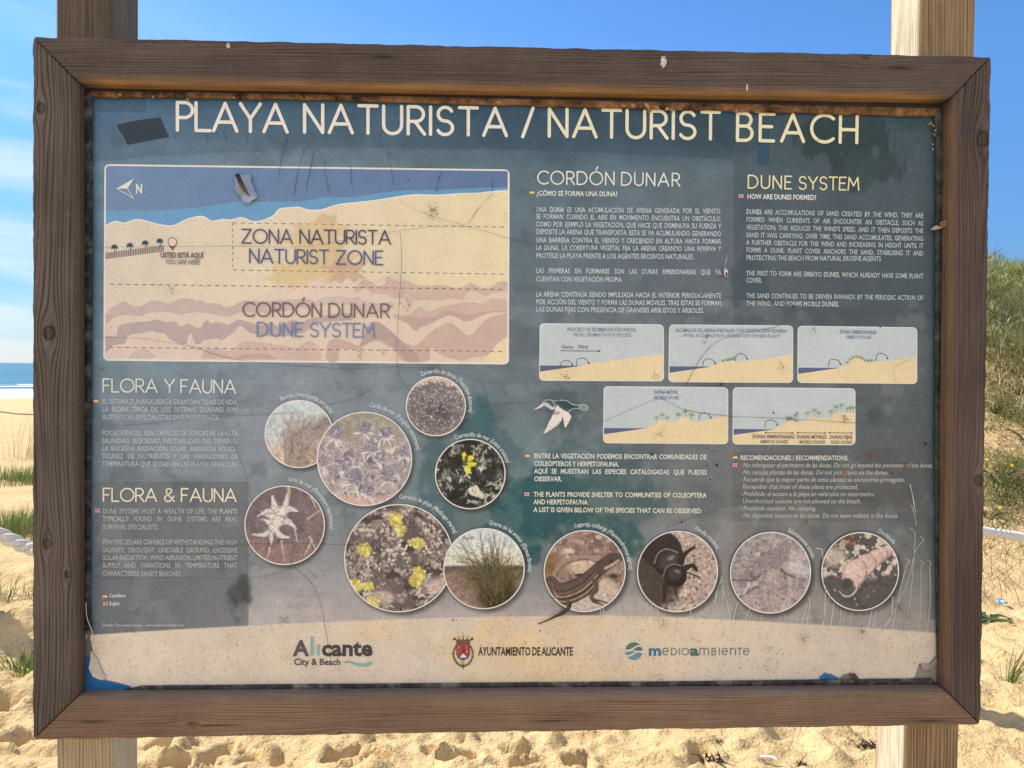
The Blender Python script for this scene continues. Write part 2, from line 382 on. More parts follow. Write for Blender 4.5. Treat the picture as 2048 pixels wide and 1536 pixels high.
TAB = [[(74, 104, 128), (66, 96, 116), (52, 80, 98), (48, 70, 82), (45, 64, 70)],
       [(94, 115, 136), (88, 108, 122), (68, 88, 102), (60, 78, 88), (56, 72, 78)],
       [(92, 115, 130), (100, 118, 126), (86, 104, 114), (80, 94, 101), (70, 82, 88)],
       [(90, 115, 130), (100, 115, 125), (88, 102, 110), (84, 92, 100), (74, 84, 90)],
       [(104, 122, 134), (116, 127, 136), (94, 104, 110), (94, 98, 103), (82, 89, 93)],
       [(114, 124, 134), (124, 131, 138), (94, 107, 112), (98, 101, 104), (84, 91, 94)],
       [(113, 118, 126), (118, 124, 128), (84, 105, 108), (104, 104, 104), (90, 93, 93)],
       [(110, 114, 120), (130, 131, 134), (100, 108, 110), (126, 121, 119), (106, 107, 106)],
       [(106, 108, 112), (172, 161, 157), (166, 152, 147), (160, 150, 144), (142, 135, 130)]]
IMG = lerp_grid([190, 600, 1040, 1460, 1870], [200, 290, 345, 500, 700, 850, 1000, 1120, 1240], TAB, XX, YY)
def blend(alpha, c): global IMG; IMG = IMG * (1 - alpha[..., None]) + np.array(c, float) * alpha[..., None]
FB1 = fbm(GH, GW, 45, 5, 1); FB2 = fbm(GH, GW, 14, 4, 2); FBV = fbm(GH, GW, 10, 4, 3, 4.0); FBH = fbm(GH, GW, 70, 4, 9, 0.08)
def arcy(x, pts): q = np.array(pts, float); return np.interp(x, q[:, 0], q[:, 1])
ARC = [(180, 325), (300, 314), (450, 304), (600, 298), (750, 296), (1000, 299), (1200, 306), (1470, 319), (1700, 335), (1900, 352)]
ab = sstep(1.5, -1.5, YY - arcy(XX, ARC)) * sstep(1, -1, XX - 1468)
IMG = IMG * (1 + 0.05 * (1 - ab)[..., None] * (XX < 1468)[..., None]) - ab[..., None] * np.array((9, 7, 5))
IMG *= (1 + (FB1 - 0.5)[..., None] * 0.22 + (FB2 - 0.5)[..., None] * 0.12 + (FBH - 0.5)[..., None] * 0.10)
# printed darker text boxes
blend(sstep(496, 498, XX) * -0.0 + ((XX > 1467) & (YY > 318) & (YY < 652)) * 0.28, (58, 72, 80))
blend(((XX < 497) & (YY > 962)) * 0.75, (100, 103, 107))
blend(((XX > 1463) & (YY > 905) & (YY < 1043)) * 0.22, (78, 78, 80))
def stain(cx, cy, rx, ry, c, a, noise=FB1 * .6 + FB2 * .4, amt=2.2, soft=0.30):
    d = np.sqrt(((XX - cx) / rx) ** 2 + ((YY - cy) / ry) ** 2) + (noise - 0.5) * amt
    blend(sstep(1.0, 1.0 - soft, d) * a, c)
for s_ in [(1085, 1000, 95, 95, (30, 78, 84), 0.85), (1180, 1075, 120, 55, (36, 78, 80), 0.8), (955, 850, 42, 85, (44, 88, 94), 0.65), (1010, 905, 75, 50, (62, 92, 96), 0.5),
           (868, 970, 48, 85, (62, 92, 96), 0.6), (1250, 1000, 110, 75, (58, 84, 86), 0.55), (1130, 820, 40, 45, (66, 84, 88), 0.6), (1160, 920, 110, 40, (72, 96, 98), 0.5),
           (1030, 1090, 60, 70, (36, 80, 84), 0.7), (1830, 235, 60, 40, (34, 62, 68), 0.8), (1500, 560, 45, 60, (52, 72, 80), 0.5), (690, 980, 40, 60, (84, 100, 104), 0.4)]:
    stain(*s_)
for s_ in [(480, 1190, 36, 55, (60, 66, 68), 0.85), (440, 1130, 25, 30, (84, 88, 90), 0.5), (1735, 990, 22, 16, (72, 74, 76), 0.6), (1750, 830, 18, 20, (66, 70, 74), 0.6),
           (1630, 1065, 16, 20, (88, 94, 96), 0.7), (275, 1225, 22, 14, (78, 80, 82), 0.6)]:
    stain(*s_, noise=FB2, amt=1.2, soft=0.6)
stain(1690, 270, 98, 66, (36, 54, 55), 0.9, FBV, 1.0, 0.12)
stain(1725, 335, 74, 52, (42, 56, 56), 0.75, FBV, 1.1, 0.25)
blend(((XX > 1514) & (XX < 1540) & (YY > 245) & (YY < 331)) * 0.8, (36, 72, 90))
# ghost of a sticker, darker bands along the left, right and top edges
blend(((XX > 188) & (XX < 294) & (YY > 190) & (YY < 226)) * 0.6, (56, 82, 104))
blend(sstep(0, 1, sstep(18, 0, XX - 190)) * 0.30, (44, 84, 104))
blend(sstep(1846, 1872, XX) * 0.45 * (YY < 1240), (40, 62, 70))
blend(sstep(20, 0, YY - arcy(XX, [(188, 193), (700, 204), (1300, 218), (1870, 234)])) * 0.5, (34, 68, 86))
# printed drop shadows under the round pictures
CIRC = [(598.2, 868, 66.5), (729.4, 917.8, 93), (871.9, 812.4, 58.7), (940.7, 947.8, 69.5), (570, 1050.2, 78), (798, 1115.8, 107.5),
        (968.2, 1136.6, 80.7), (1169.2, 1141.4, 82), (1354.3, 1142.2, 81.8), (1539.8, 1144.4, 82.6), (1718.6, 1142, 80)]
for cx, cy, r_ in CIRC:
    d = np.hypot(XX - cx - 4, YY - cy - 5); blend(sstep(r_ + 9, r_ - 3, d) * 0.55, (36, 34, 34))
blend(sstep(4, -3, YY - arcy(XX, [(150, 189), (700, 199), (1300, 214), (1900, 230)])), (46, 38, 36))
blend(sstep(0.56, 0.70, fbm(GH, GW, 22, 5, 51)) * 0.22 * (YY > 600), (150, 150, 152)); blend(sstep(0.58, 0.72, fbm(GH, GW, 30, 5, 52)) * 0.30, (62, 78, 84))
# pale foot band
FOOT = [(150, 1274), (180, 1270), (350, 1259), (560, 1248), (800, 1238), (1000, 1233), (1180, 1231), (1290, 1232), (1480, 1240), (1700, 1253), (1870, 1265), (1910, 1268)]
fa = sstep(-1.2, 1.2, YY - arcy(XX, FOOT))
F2 = fbm(GH, GW, 60, 5, 31)
foot = np.array((207, 189, 170)) + np.zeros_like(IMG)
ys_ = (sstep(0.40, 0.62, F2) * np.exp(-((XX - 1000) / 330) ** 2) * 0.75)[..., None]
foot = foot * (1 - ys_) + np.array((212, 182, 138)) * ys_
foot = foot * (1 + (FB2 - 0.5)[..., None] * 0.07 + (F2 - 0.5)[..., None] * 0.08)
foot -= (sstep(1300, 1900, XX) * 10)[..., None]
IMG = IMG * (1 - fa[..., None]) + foot * fa[..., None]
# torn print: blue backing in the lower left corner, grey board elsewhere
def inpoly(pts):
    q = np.array(pts, float); ins = np.zeros(XX.shape, bool); j = len(q) - 1
    for i in range(len(q)):
        xi, yi = q[i]; xj, yj = q[j]
        c_ = ((yi > YY) != (yj > YY)) & (XX < (xj - xi) * (YY - yi) / (yj - yi + 1e-9) + xi); ins ^= c_; j = i
    return ins * 1.0
blend(inpoly([(150, 1308), (170, 1305), (182, 1316), (180, 1334), (188, 1350), (205, 1358), (232, 1364), (262, 1372), (275, 1404), (150, 1404)]), (24, 92, 140))
blend(inpoly([(1640, 1352), (1648, 1345), (1664, 1348), (1676, 1354), (1686, 1375), (1634, 1378)]), (30, 96, 146))
blend(inpoly([(1676, 1356), (1688, 1348), (1700, 1345), (1710, 1352), (1716, 1375), (1682, 1376)]), (120, 108, 98))
blend(inpoly([(1823, 1368), (1832, 1346), (1838, 1326), (1856, 1331), (1870, 1312), (1905, 1300), (1905, 1404), (1820, 1404)]), (136, 124, 112))
blend(inpoly([(168, 1290), (178, 1262), (186, 1300), (184, 1315), (172, 1312)]), (96, 96, 98))
# fine grime speckle, heavier low down
sp = (np.random.default_rng(5).random((GH, GW)) < 0.010 + 0.012 * (YY > 1050)) * 1.0
blend(sp * np.random.default_rng(6).uniform(0.1, 0.5, (GH, GW)), (48, 44, 42))
sp = (np.random.default_rng(15).random((GH, GW)) < 0.006) * 1.0
blend(sp * np.random.default_rng(16).uniform(0.1, 0.4, (GH, GW)), (190, 200, 205))
IMG = np.clip(IMG, 3, 252)
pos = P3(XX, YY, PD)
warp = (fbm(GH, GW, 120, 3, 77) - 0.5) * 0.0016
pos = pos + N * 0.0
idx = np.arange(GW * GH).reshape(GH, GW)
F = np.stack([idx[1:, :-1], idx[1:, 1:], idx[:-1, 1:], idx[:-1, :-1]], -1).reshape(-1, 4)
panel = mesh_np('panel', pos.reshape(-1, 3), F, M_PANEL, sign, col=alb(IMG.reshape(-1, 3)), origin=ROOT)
t = NT('board_back'); bb = t.set(lin((88, 80, 72)), 0.8, 0.2)
def prism(name, pts, d0, d1, mat, parent, jag=0.0, seed=0):
    """photo pixel outline extruded between depths d0 (front) and d1 (back)"""
    q = np.array(pts, float)
    a = P3(q[:, 0], q[:, 1], d0); b = P3(q[:, 0], q[:, 1], d1); n = len(q)
    tri = tessellate_polygon([[Vector((x, -y, 0)) for x, y in q]])
    F = [list(t_) for t_ in tri] + [[k + n for k in t_][::-1] for t_ in tri] + [[i, i + n, (i + 1) % n + n, (i + 1) % n] for i in range(n)]
    ob = mesh_np(name, np.vstack([a, b]), F, mat, parent, origin=ROOT)
    bm = bmesh.new(); bm.from_mesh(ob.data); bmesh.ops.recalc_face_normals(bm, faces=bm.faces); bm.to_mesh(ob.data); bm.free()
    return ob
prism('back_board', [(150, 160), (1904, 190), (1890, 1400), (150, 1404)], PD + 0.002, PD + 0.012, bb, sign)

class Sheet:
    """flat printed artwork: pieces laid one on another on the board, colours per piece"""
    def __init__(s, base=0.0003): s.V = []; s.C = []; s.F = []; s.z = base; s.n = 0
    def raw(s, q, tris, c, dz=0.00002, hold=False):
        q = np.asarray(q, float)
        if not hold: s.z += dz
        s.V.append(uv3(q, np.full(len(q), s.z))); s.C.append(np.broadcast_to(alb(c), (len(q), 3)))
        s.F += [[k + s.n for k in t_] for t_ in tris]; s.n += len(q)
    def polyuv(s, q, c):
        q = np.asarray(q, float); tri = tessellate_polygon([[Vector((x, y, 0)) for x, y in q]])
        out = []
        for a, b, d in tri:
            cr = (q[b][0] - q[a][0]) * (q[d][1] - q[a][1]) - (q[b][1] - q[a][1]) * (q[d][0] - q[a][0])
            out.append((a, b, d) if cr > 0 else (a, d, b))
        s.raw(q, out, c)
    def poly(s, pts, c): p = np.array(pts, float); s.polyuv(uv(p[:, 0], p[:, 1]), c)
    def strokeuv(s, q, w, c, caps=True, taper=None):
        q = np.asarray(q, float); n = len(q)
        d = np.gradient(q, axis=0); d /= np.linalg.norm(d, axis=1)[:, None] + 1e-12
        nn = np.stack([-d[:, 1], d[:, 0]], 1); ww = np.full(n, w / 2) if taper is None else np.asarray(taper) * w / 2
        L_ = q + nn * ww[:, None]; R_ = q - nn * ww[:, None]
        v = np.vstack([L_, R_]); F = []
        for i in range(n - 1): F.append((i, i + n, i + 1 + n, i + 1))
        if caps:
            for e, sgn in ((0, -1), (n - 1, 1)):
                k = 6; a0 = math.atan2(nn[e][1], nn[e][0]); st = len(v)
                arc = [q[e] + ww[e] * np.array([math.cos(a0 - sgn * math.pi * j / k), math.sin(a0 - sgn * math.pi * j / k)]) for j in range(1, k)]
                v = np.vstack([v, arc]); ring = [e] + list(range(st, st + k - 1)) + [e + n]
                F.append(tuple(ring[::-1]) if sgn > 0 else tuple(ring))
        # keep faces pointing at the viewer
        F2_ = []
        for f in F:
            pp = v[list(f)]; ar = np.sum(pp[:, 0] * np.roll(pp[:, 1], -1) - np.roll(pp[:, 0], -1) * pp[:, 1])
            F2_.append(f if ar > 0 else tuple(f[::-1]))
        s.raw(v, F2_, c)
    def stroke(s, pts, wpx, c, caps=True, smooth=0, taper=None):
        p = np.array(pts, float)
        if smooth: p = spline(p, smooth)
        s.strokeuv(uv(p[:, 0], p[:, 1]), wpx * PXM, c, caps, None if taper is None else np.interp(np.linspace(0, 1, len(p)), np.linspace(0, 1, len(taper)), taper))
    def disc(s, x, y, r, c, n=20, ry=None):
        a = np.linspace(0, 2 * math.pi, n, endpoint=False); s.poly(np.stack([x + r * np.cos(a), y + (ry or r) * np.sin(a)], 1), c)
    def build(s, name, mat=None, parent=None):
        return mesh_np(name, np.vstack(s.V), s.F, mat or M_ART, parent or panel, col=np.vstack(s.C), origin=ROOT)
def spline(p, n):
    p = np.asarray(p, float); m = len(p); out = []
    for i in range(m - 1):
        p0, p1, p2, p3 = p[max(i - 1, 0)], p[i], p[i + 1], p[min(i + 2, m - 1)]
        for k in range(n):
            t_ = k / n; out.append(0.5 * (2 * p1 + (p2 - p0) * t_ + (2 * p0 - 5 * p1 + 4 * p2 - p3) * t_ ** 2 + (3 * p1 - p0 - 3 * p2 + p3) * t_ ** 3))
    out.append(p[-1]); return np.array(out)
def rrect(q, r, n=6):
    """rounded quad, corners TL TR BR BL in pixels"""
    q = np.array(q, float); out = []
    for i in range(4):
        c = q[i]; a = q[i - 1] - c; b = q[(i + 1) % 4] - c; a /= np.linalg.norm(a); b /= np.linalg.norm(b)
        for k in range(n + 1):
            t_ = k / n * math.pi / 2; out.append(c + a * r * (1 - math.sin(t_)) + b * r * (1 - math.cos(t_)))
    return np.array(out)
def zoom(x0, y0, s): return lambda pts: [(x0 + a / s, y0 + b / s) for a, b in pts]

# ---- lettering: outline glyphs of the built-in font, laid out by hand
CH = sorted(set("ABCDEFGHIJKLMNOPQRSTUVWXYZÁÉÍÓÚabcdefghijklmnopqrstuvwxyzáéíóúñ.,;:¿?/'&()·-"))
GL = {}
def load_glyphs():
    obs = []
    for w_, off in (('r', 0.011), ('b', 0.024), ('x', 0.034)):
        for ch in CH:
            for k, body in ((0, ch), (1, ch + '|')):
                cu = bpy.data.curves.new('glyph', 'FONT'); cu.body = body; cu.offset = off if k == 0 else 0; cu.resolution_u = 2
                o = bpy.data.objects.new('glyph', cu); COL.objects.link(o); obs.append((w_, ch, k, o))
    cu = bpy.data.curves.new('glyph', 'FONT'); cu.body = '|'; cu.resolution_u = 2
    bar = bpy.data.objects.new('glyph', cu); COL.objects.link(bar); obs.append((None, '|', 0, bar))
    bpy.context.view_layer.update(); dg = bpy.context.evaluated_depsgraph_get(); tmp = {}
    for w_, ch, k, o in obs:
        me = o.to_mesh() if False else bpy.data.meshes.new_from_object(o.evaluated_get(dg))
        v = np.array([x.co[:2] for x in me.vertices]).reshape(-1, 2); f = [tuple(p.vertices) for p in me.polygons]
        tmp[(w_, ch, k)] = (v, f); bpy.data.meshes.remove(me)
    b0 = tmp[(None, '|', 0)][0][:, 0].max()
    for w_, ch, k, o in obs:
        cu = o.data; bpy.data.objects.remove(o); bpy.data.curves.remove(cu)
    for w_ in 'rbx':
        for ch in CH:
            v, f = tmp[(w_, ch, 0)]; adv = tmp[(w_, ch, 1)][0][:, 0].max() - b0
            GL[(w_, ch)] = (v, f, adv)
load_glyphs()
CAPH = 0.686
def glyph_put(sh, v, f, c, hold):
    out = []
    for p in f:
        pp = v[list(p)]; ar = np.sum(pp[:, 0] * np.roll(pp[:, 1], -1) - np.roll(pp[:, 0], -1) * pp[:, 1])
        out.append(p if ar > 0 else p[::-1])
    sh.raw(v, out, c, hold=hold)
def line_w(words, wt): return sum(GL[(wt, ch)][2] for w_ in words for ch in w_)
def text_line(sh, s, a, b, cap, c, sx=0.75, wt='r', it=0.0, boldwords=(), fit=False, sp0=0.26):
    """s between photo pixels a (left, baseline) and b (right, baseline; None = natural); cap height in px"""
    pa = uv(*a); k = cap * PXM / CAPH
    words = s.split(' '); ws = [('b' if (w_.strip('.,') in boldwords) else wt) for w_ in words]
    nat = sum(GL[(q, ch)][2] for w_, q in zip(words, ws) for ch in w_); nsp = len(words) - 1
    if b is not None:
        pb = uv(*b); d = pb - pa; Wd = np.linalg.norm(d); d /= Wd
        if fit or nsp == 0: sx = Wd / k / (nat + sp0 * nsp); sp_ = sp0 * sx * k
        else: sp_ = (Wd - nat * sx * k) / nsp
    else: d = np.array([1., 0]); sp_ = sp0 * sx * k
    up = np.array([-d[1], d[0]]); x = 0.0
    for w_, q in zip(words, ws):
        for ch in w_:
            v, f, adv = GL[(q, ch)]
            if len(v):
                X = (v[:, 0] * sx + it * v[:, 1]) * k + x; Y = v[:, 1] * k
                glyph_put(sh, pa + X[:, None] * d + Y[:, None] * up, f, c, True)
            x += adv * sx * k
        x += sp_
def text_block(name, x0, x1, ybase, lines, cap, c, ybr=None, just=None, wt='r', it=0, boldwords=(), ends=None, label=None, sxmax=0.9):
    sh = Sheet(0.0009); k = cap / CAPH; need = []
    just = just if just is not None else [True] * len(lines)
    for s, j in zip(lines, just):
        if j:
            w_ = s.split(' '); need.append(((x1 - x0) / k) / (line_w(w_, wt) + 0.30 * (len(w_) - 1)))
    sx = min(need + [sxmax])
    for i, (s, yb, j) in enumerate(zip(lines, ybase, just)):
        yr = ybr[i] if ybr else None
        e = ends[i] if ends else None
        if j: text_line(sh, s, (x0, yb), (x1, yr if yr else yb), cap, c, sx, wt, it, boldwords)
        elif e: text_line(sh, s, (x0, yb), (e, yb + (e - x0) * 0.008), cap, c, sx, wt, it, boldwords, fit=True)
        else: text_line(sh, s, (x0, yb), None, cap, c, sx, wt, it, boldwords)
    return sh.build(name, M_TXT)
def text_arc(sh, s, ci, rb, a0, a1, cap, c, wt='r', itfrom=None, kmax=0.85):
    cx, cy, r_ = CIRC[ci]; pc = uv(cx, cy); k = cap * PXM / CAPH; R = rb * PXM
    nat = sum(GL[(wt, ch)][2] if ch != ' ' else 0.28 for ch in s) * k
    tot = math.radians(a1 - a0) * (R + cap * PXM * 0.4); sx = tot / nat; x = 0; ital = False
    for ch in s:
        if ch == '(' and itfrom: ital = True
        if ch == ' ': x += 0.28 * k * sx; continue
        v, f, adv = GL[(wt, ch)]
        th = math.radians(a0) + (x + adv * k * sx / 2) / (R + cap * PXM * 0.4)
        d = np.array([math.cos(th), -math.sin(th)]); up = np.array([math.sin(th), math.cos(th)])
        X = ((v[:, 0] - adv / 2) * sx + (0.2 * v[:, 1] if ital else 0)) * k; Y = v[:, 1] * k
        glyph_put(sh, pc + up * R + X[:, None] * d + Y[:, None] * up, f, c, True); x += adv * k * sx

# ---- headings: a thin rounded stroke alphabet
def arc(cx, cy, rx, ry, a0, a1, n=22):
    a = np.radians(np.linspace(a0, a1, n)); return [(cx + rx * math.cos(t_), cy + ry * math.sin(t_)) for t_ in a]
SF = {
 'A': (0.84, [[(0, 0), (.42, 1)], [(.42, 1), (.84, 0)], [(.135, .32), (.705, .32)]]),
 'B': (0.56, [[(0, 0), (0, 1)], [(0, 1), (.27, 1)] + arc(.27, .765, .24, .235, 90, -90) + [(0, .53)], [(0, .53), (.29, .53)] + arc(.29, .265, .265, .265, 90, -90) + [(0, 0)]]),
 'C': (0.80, [arc(.5, .5, .5, .5, 48, 312, 40)]),
 'D': (0.76, [[(0, 0), (0, 1)], [(0, 1), (.26, 1)] + arc(.26, .5, .5, .5, 90, -90, 30) + [(0, 0)]]),
 'E': (0.52, [[(0, 0), (0, 1)], [(0, 1), (.52, 1)], [(0, .53), (.44, .53)], [(0, 0), (.52, 0)]]),
 'F': (0.50, [[(0, 0), (0, 1)], [(0, 1), (.50, 1)], [(0, .50), (.40, .50)]]),
 'H': (0.64, [[(0, 0), (0, 1)], [(.64, 0), (.64, 1)], [(0, .48), (.64, .48)]]),
 'I': (0.0, [[(0, 0), (0, 1)]]),
 'L': (0.50, [[(0, 1), (0, 0)], [(0, 0), (.50, 0)]]),
 'M': (0.86, [[(0, 0), (.08, 1)], [(.08, 1), (.43, .34)], [(.43, .34), (.78, 1)], [(.78, 1), (.86, 0)]]),
 'N': (0.66, [[(0, 0), (0, 1)], [(0, 1), (.66, 0)], [(.66, 0), (.66, 1)]]),
 'O': (1.0, [arc(.5, .5, .5, .5, 0, 360, 48)]),
 'Ó': (1.0, [arc(.5, .5, .5, .5, 0, 360, 48), [(.48, 1.16), (.60, 1.40)]]),
 'P': (0.54, [[(0, 0), (0, 1)], [(0, 1), (.26, 1)] + arc(.26, .73, .28, .27, 90, -90) + [(0, .46)]]),
 'R': (0.58, [[(0, 0), (0, 1)], [(0, 1), (.28, 1)] + arc(.28, .73, .28, .27, 90, -90) + [(0, .46)], [(.25, .46), (.60, 0)]]),
 'S': (0.58, [arc(.30, .745, .26, .255, 28, 262, 22)[:-1] + arc(.29, .25, .28, .25, 86, -155, 24)]),
 'T': (0.66, [[(0, 1), (.66, 1)], [(.33, 1), (.33, 0)]]),
 'U': (0.66, [[(0, 1), (0, .34)] + arc(.33, .33, .33, .33, 180, 360, 24) + [(.66, 1)]]),
 'Y': (0.72, [[(0, 1), (.36, .46)], [(.72, 1), (.36, .46)], [(.36, .46), (.36, 0)]]),
 'Z': (0.66, [[(0, 1), (.66, 1)], [(.66, 1), (0, 0)], [(0, 0), (.66, 0)]]),
 '/': (0.40, [[(0, -.04), (.40, 1.02)]]),
 '&': (0.74, [spline([(.74, 0), (.45, .34), (.16, .68), (.20, .93), (.36, 1.0), (.52, .92), (.52, .73), (.32, .56), (.10, .42), (.02, .22), (.14, .04), (.34, 0), (.56, .12), (.70, .40)], 5).tolist()]),
 'e': (0.80, [[(.02, .5), (.78, .5)] , arc(.40, .5, .40, .5, 0, 318, 34)]),
 'm': (1.30, [[(0, 0), (0, 1)], [(0, .66)] + arc(.325, .64, .325, .36, 180, 0, 18) + [(.65, 0)], [(.65, .66)] + arc(.975, .64, .325, .36, 180, 0, 18) + [(1.30, 0)]]),
 'n': (0.76, [[(0, 0), (0, 1)], [(0, .62)] + arc(.38, .60, .38, .40, 180, 0, 18) + [(.76, 0)]]),
 'a': (0.72, [[(.06, .88), (.30, 1.0), (.55, .96), (.70, .80), (.70, .60), (.70, 0)], arc(.35, .29, .33, .28, 0, 360, 24)]),
}
def head_word(sh, s, a, b, cap, sw, c, weights=None):
    pa, pb = uv(*a), uv(*b); d = pb - pa; Wd = np.linalg.norm(d) - sw * PXM; d /= np.linalg.norm(d); up = np.array([-d[1], d[0]])
    k = (cap - sw) * PXM; nat = sum(SF[ch][0] for ch in s) * k
    tr = (Wd - nat) / max(1, len(s) - 1); x = sw * PXM / 2
    for i, ch in enumerate(s):
        w_, st = SF[ch]
        for q in st:
            q = np.array(q, float)
            if len(q) == 2: q = np.array([q[0], (q[0] + q[1]) / 2, q[1]])
            p = pa + (x + q[:, :1] * k) * d + (q[:, 1:2] * k + sw * PXM / 2) * up
            sh.strokeuv(p, sw * PXM, c)
        sh.z -= 0.00002 * len(st); sh.z += 0.000003
        x += w_ * k + tr
def heading(name, words, cap, sw):
    for w_, a, b, c in words: sh = Sheet(0.0010); head_word(sh, w_, a, b, cap, sw, c); sh.build(name, M_TXT)
cw, cy_ = (222, 220, 214), (234, 216, 178)
heading('title_word', [('PLAYA', (352, 264), (578, 268), cw), ('NATURISTA', (606, 268), (1016, 275), cw), ('/', (1042, 275), (1068, 275), (224, 216, 200)),
        ('NATURIST', (1095, 276), (1441, 282), (230, 216, 186)), ('BEACH', (1471, 284), (1716, 289), cy_)], 60, 6.6)
heading('heading_word', [('CORDÓN', (1074, 369.5), (1229, 371.5), (214, 217, 214)), ('DUNAR', (1241.5, 372), (1360, 374), (214, 217, 214))], 28, 2.9)
heading('heading_word', [('DUNE', (1494.5, 377.5), (1583.5, 379.5), (228, 214, 170)), ('SYSTEM', (1596, 380), (1718, 382), (228, 210, 160))], 28, 2.9)
heading('heading_word', [('FLORA', (205.5, 785), (316, 786), (208, 212, 216)), ('Y', (329, 786), (348.5, 786), (208, 212, 216)), ('FAUNA', (361, 786.5), (473, 787.5), (208, 212, 216))], 28, 2.9)
heading('heading_word', [('FLORA', (206, 1003.5), (315, 1004), (222, 214, 186)), ('&', (328, 1004), (350, 1004), (222, 214, 186)), ('FAUNA', (362, 1004), (474, 1004.5), (224, 214, 182))], 28, 2.9)

TW = (190, 198, 202); TWB = (204, 210, 212); TWR = (182, 188, 190)
def one_line(name, s, a, b, cap, c, wt='r', it=0.0, boldwords=()):
    sh = Sheet(0.0009); text_line(sh, s, a, b, cap, c, wt=wt, it=it, fit=True, boldwords=boldwords); return sh.build(name, M_TXT)
one_line('question_text', '¿CÓMO SE FORMA UNA DUNA?', (1073, 391.3), (1235, 393.2), 9.6, (206, 210, 208), 'b')
one_line('question_text', 'HOW ARE DUNES FORMED?', (1494, 397.8), (1632, 400), 9.6, (216, 216, 210), 'b')
text_block('spanish_text', 1072, 1442, [424, 437.6, 453.1, 468.2, 485, 500, 516, 546, 562.8, 593.3, 608.5, 623.4],
    ['UNA DUNA ES UNA ACUMULACIÓN DE ARENA GENERADA POR EL VIENTO.', 'SE FORMAN CUANDO EL AIRE EN MOVIMIENTO ENCUENTRA UN OBSTÁCULO,',
     'COMO POR EJEMPLO LA VEGETACIÓN, QUE HACE QUE DISMINUYA SU FUERZA Y', 'DEPOSITE LA ARENA QUE TRANSPORTA. ESTA SE VA ACUMULANDO GENERANDO',
     'UNA BARRERA CONTRA EL VIENTO Y CRECIENDO EN ALTURA HASTA FORMAR', 'LA DUNA. LA COBERTURA VEGETAL FIJA LA ARENA CREANDO UNA RESERVA Y',
     'PROTEGE LA PLAYA FRENTE A LOS AGENTES EROSIVOS NATURALES.', 'LAS PRIMERAS EN FORMARSE SON LAS DUNAS EMBRIONARIAS QUE YA',
     'CUENTAN CON VEGETACIÓN PROPIA.', 'LA ARENA CONTINÚA SIENDO IMPULSADA HACIA EL INTERIOR PERIÓDICAMENTE',
     'POR ACCIÓN DEL VIENTO Y FORMA LAS DUNAS MÓVILES. TRAS ESTAS SE FORMAN', 'LAS DUNAS FIJAS CON PRESENCIA DE GRANDES ARBUSTOS Y ÁRBOLES.'],
    9.8, TW, [427.3, 442.8, 457.4, 472.6, 488, 503, 520, 549.5, 566, 596.2, 611.2, 626], [1, 1, 1, 1, 1, 1, 0, 1, 0, 1, 1, 0],
    boldwords=('DUNA',), ends=[None] * 6 + [1388, None, 1245, None, None, 1408])
text_block('english_text', 1492, 1846, [428, 443.5, 459, 474.6, 489.7, 504.4, 520.2, 551, 565.3, 596, 611.5],
    ['DUNES ARE ACCUMULATIONS OF SAND CREATED BY THE WIND. THEY ARE', 'FORMED WHEN CURRENTS OF AIR ENCOUNTER AN OBSTACLE, SUCH AS',
     "VEGETATION; THIS REDUCES THE WIND'S SPEED, AND IT THEN DEPOSITS THE", 'SAND IT WAS CARRYING. OVER TIME, THIS SAND ACCUMULATES, GENERATING',
     'A FURTHER OBSTACLE FOR THE WIND AND INCREASING IN HEIGHT UNTIL IT', 'FORMS A DUNE. PLANT COVER ANCHORS THE SAND, STABILISING IT AND',
     'PROTECTING THE BEACH FROM NATURAL EROSIVE AGENTS', 'THE FIRST TO FORM ARE EMBRYO DUNES, WHICH ALREADY HAVE SOME PLANT', 'COVER.',
     'THE SAND CONTINUES TO BE DRIVEN INWARDS BY THE PERIODIC ACTION OF', 'THE WIND, AND FORMS MOBILE DUNES.'],
    9.6, TWR, [436, 451.4, 466.7, 482, 496.4, 511.6, 527, 557, 570, 600.6, 616], [1, 1, 1, 1, 1, 1, 0, 1, 0, 1, 0],
    boldwords=('DUNES',), ends=[None] * 6 + [1761.5, None, 1524, None, 1678])
text_block('spanish_text', 204.8, 476.5, [807.7, 823, 838.5, 870.4, 885.9, 901.4, 916.7, 932],
    ['EL SISTEMA DUNAR ALBERGA GRAN CANTIDAD DE VIDA.', 'LA FLORA TÍPICA DE LOS SISTEMAS DUNARES SON', 'AUTÉNTICAS ESPECIALISTAS EN SUPERVIVENCIA.',
     'POCAS ESPECIES SON CAPACES DE SOPORTAR LA ALTA', 'SALINIDAD, SEQUEDAD, INESTABILIDAD DEL TERRENO,', 'LA EXCESIVA RADIACIÓN SOLAR, ABRASIÓN EÓLICA,',
     'ESCASEZ DE NUTRIENTES Y LAS VARIACIONES DE', 'TEMPERATURA QUE SE DAN EN LAS PLAYAS ARENOSAS.'], 9.6, (174, 182, 190),
    [809, 824.4, 840, 871.4, 887, 902.4, 917.6, 933.6], [1, 1, 0, 1, 1, 1, 1, 1], boldwords=('FLORA', 'TÍPICA'), ends=[None, None, 441] + [None] * 5)
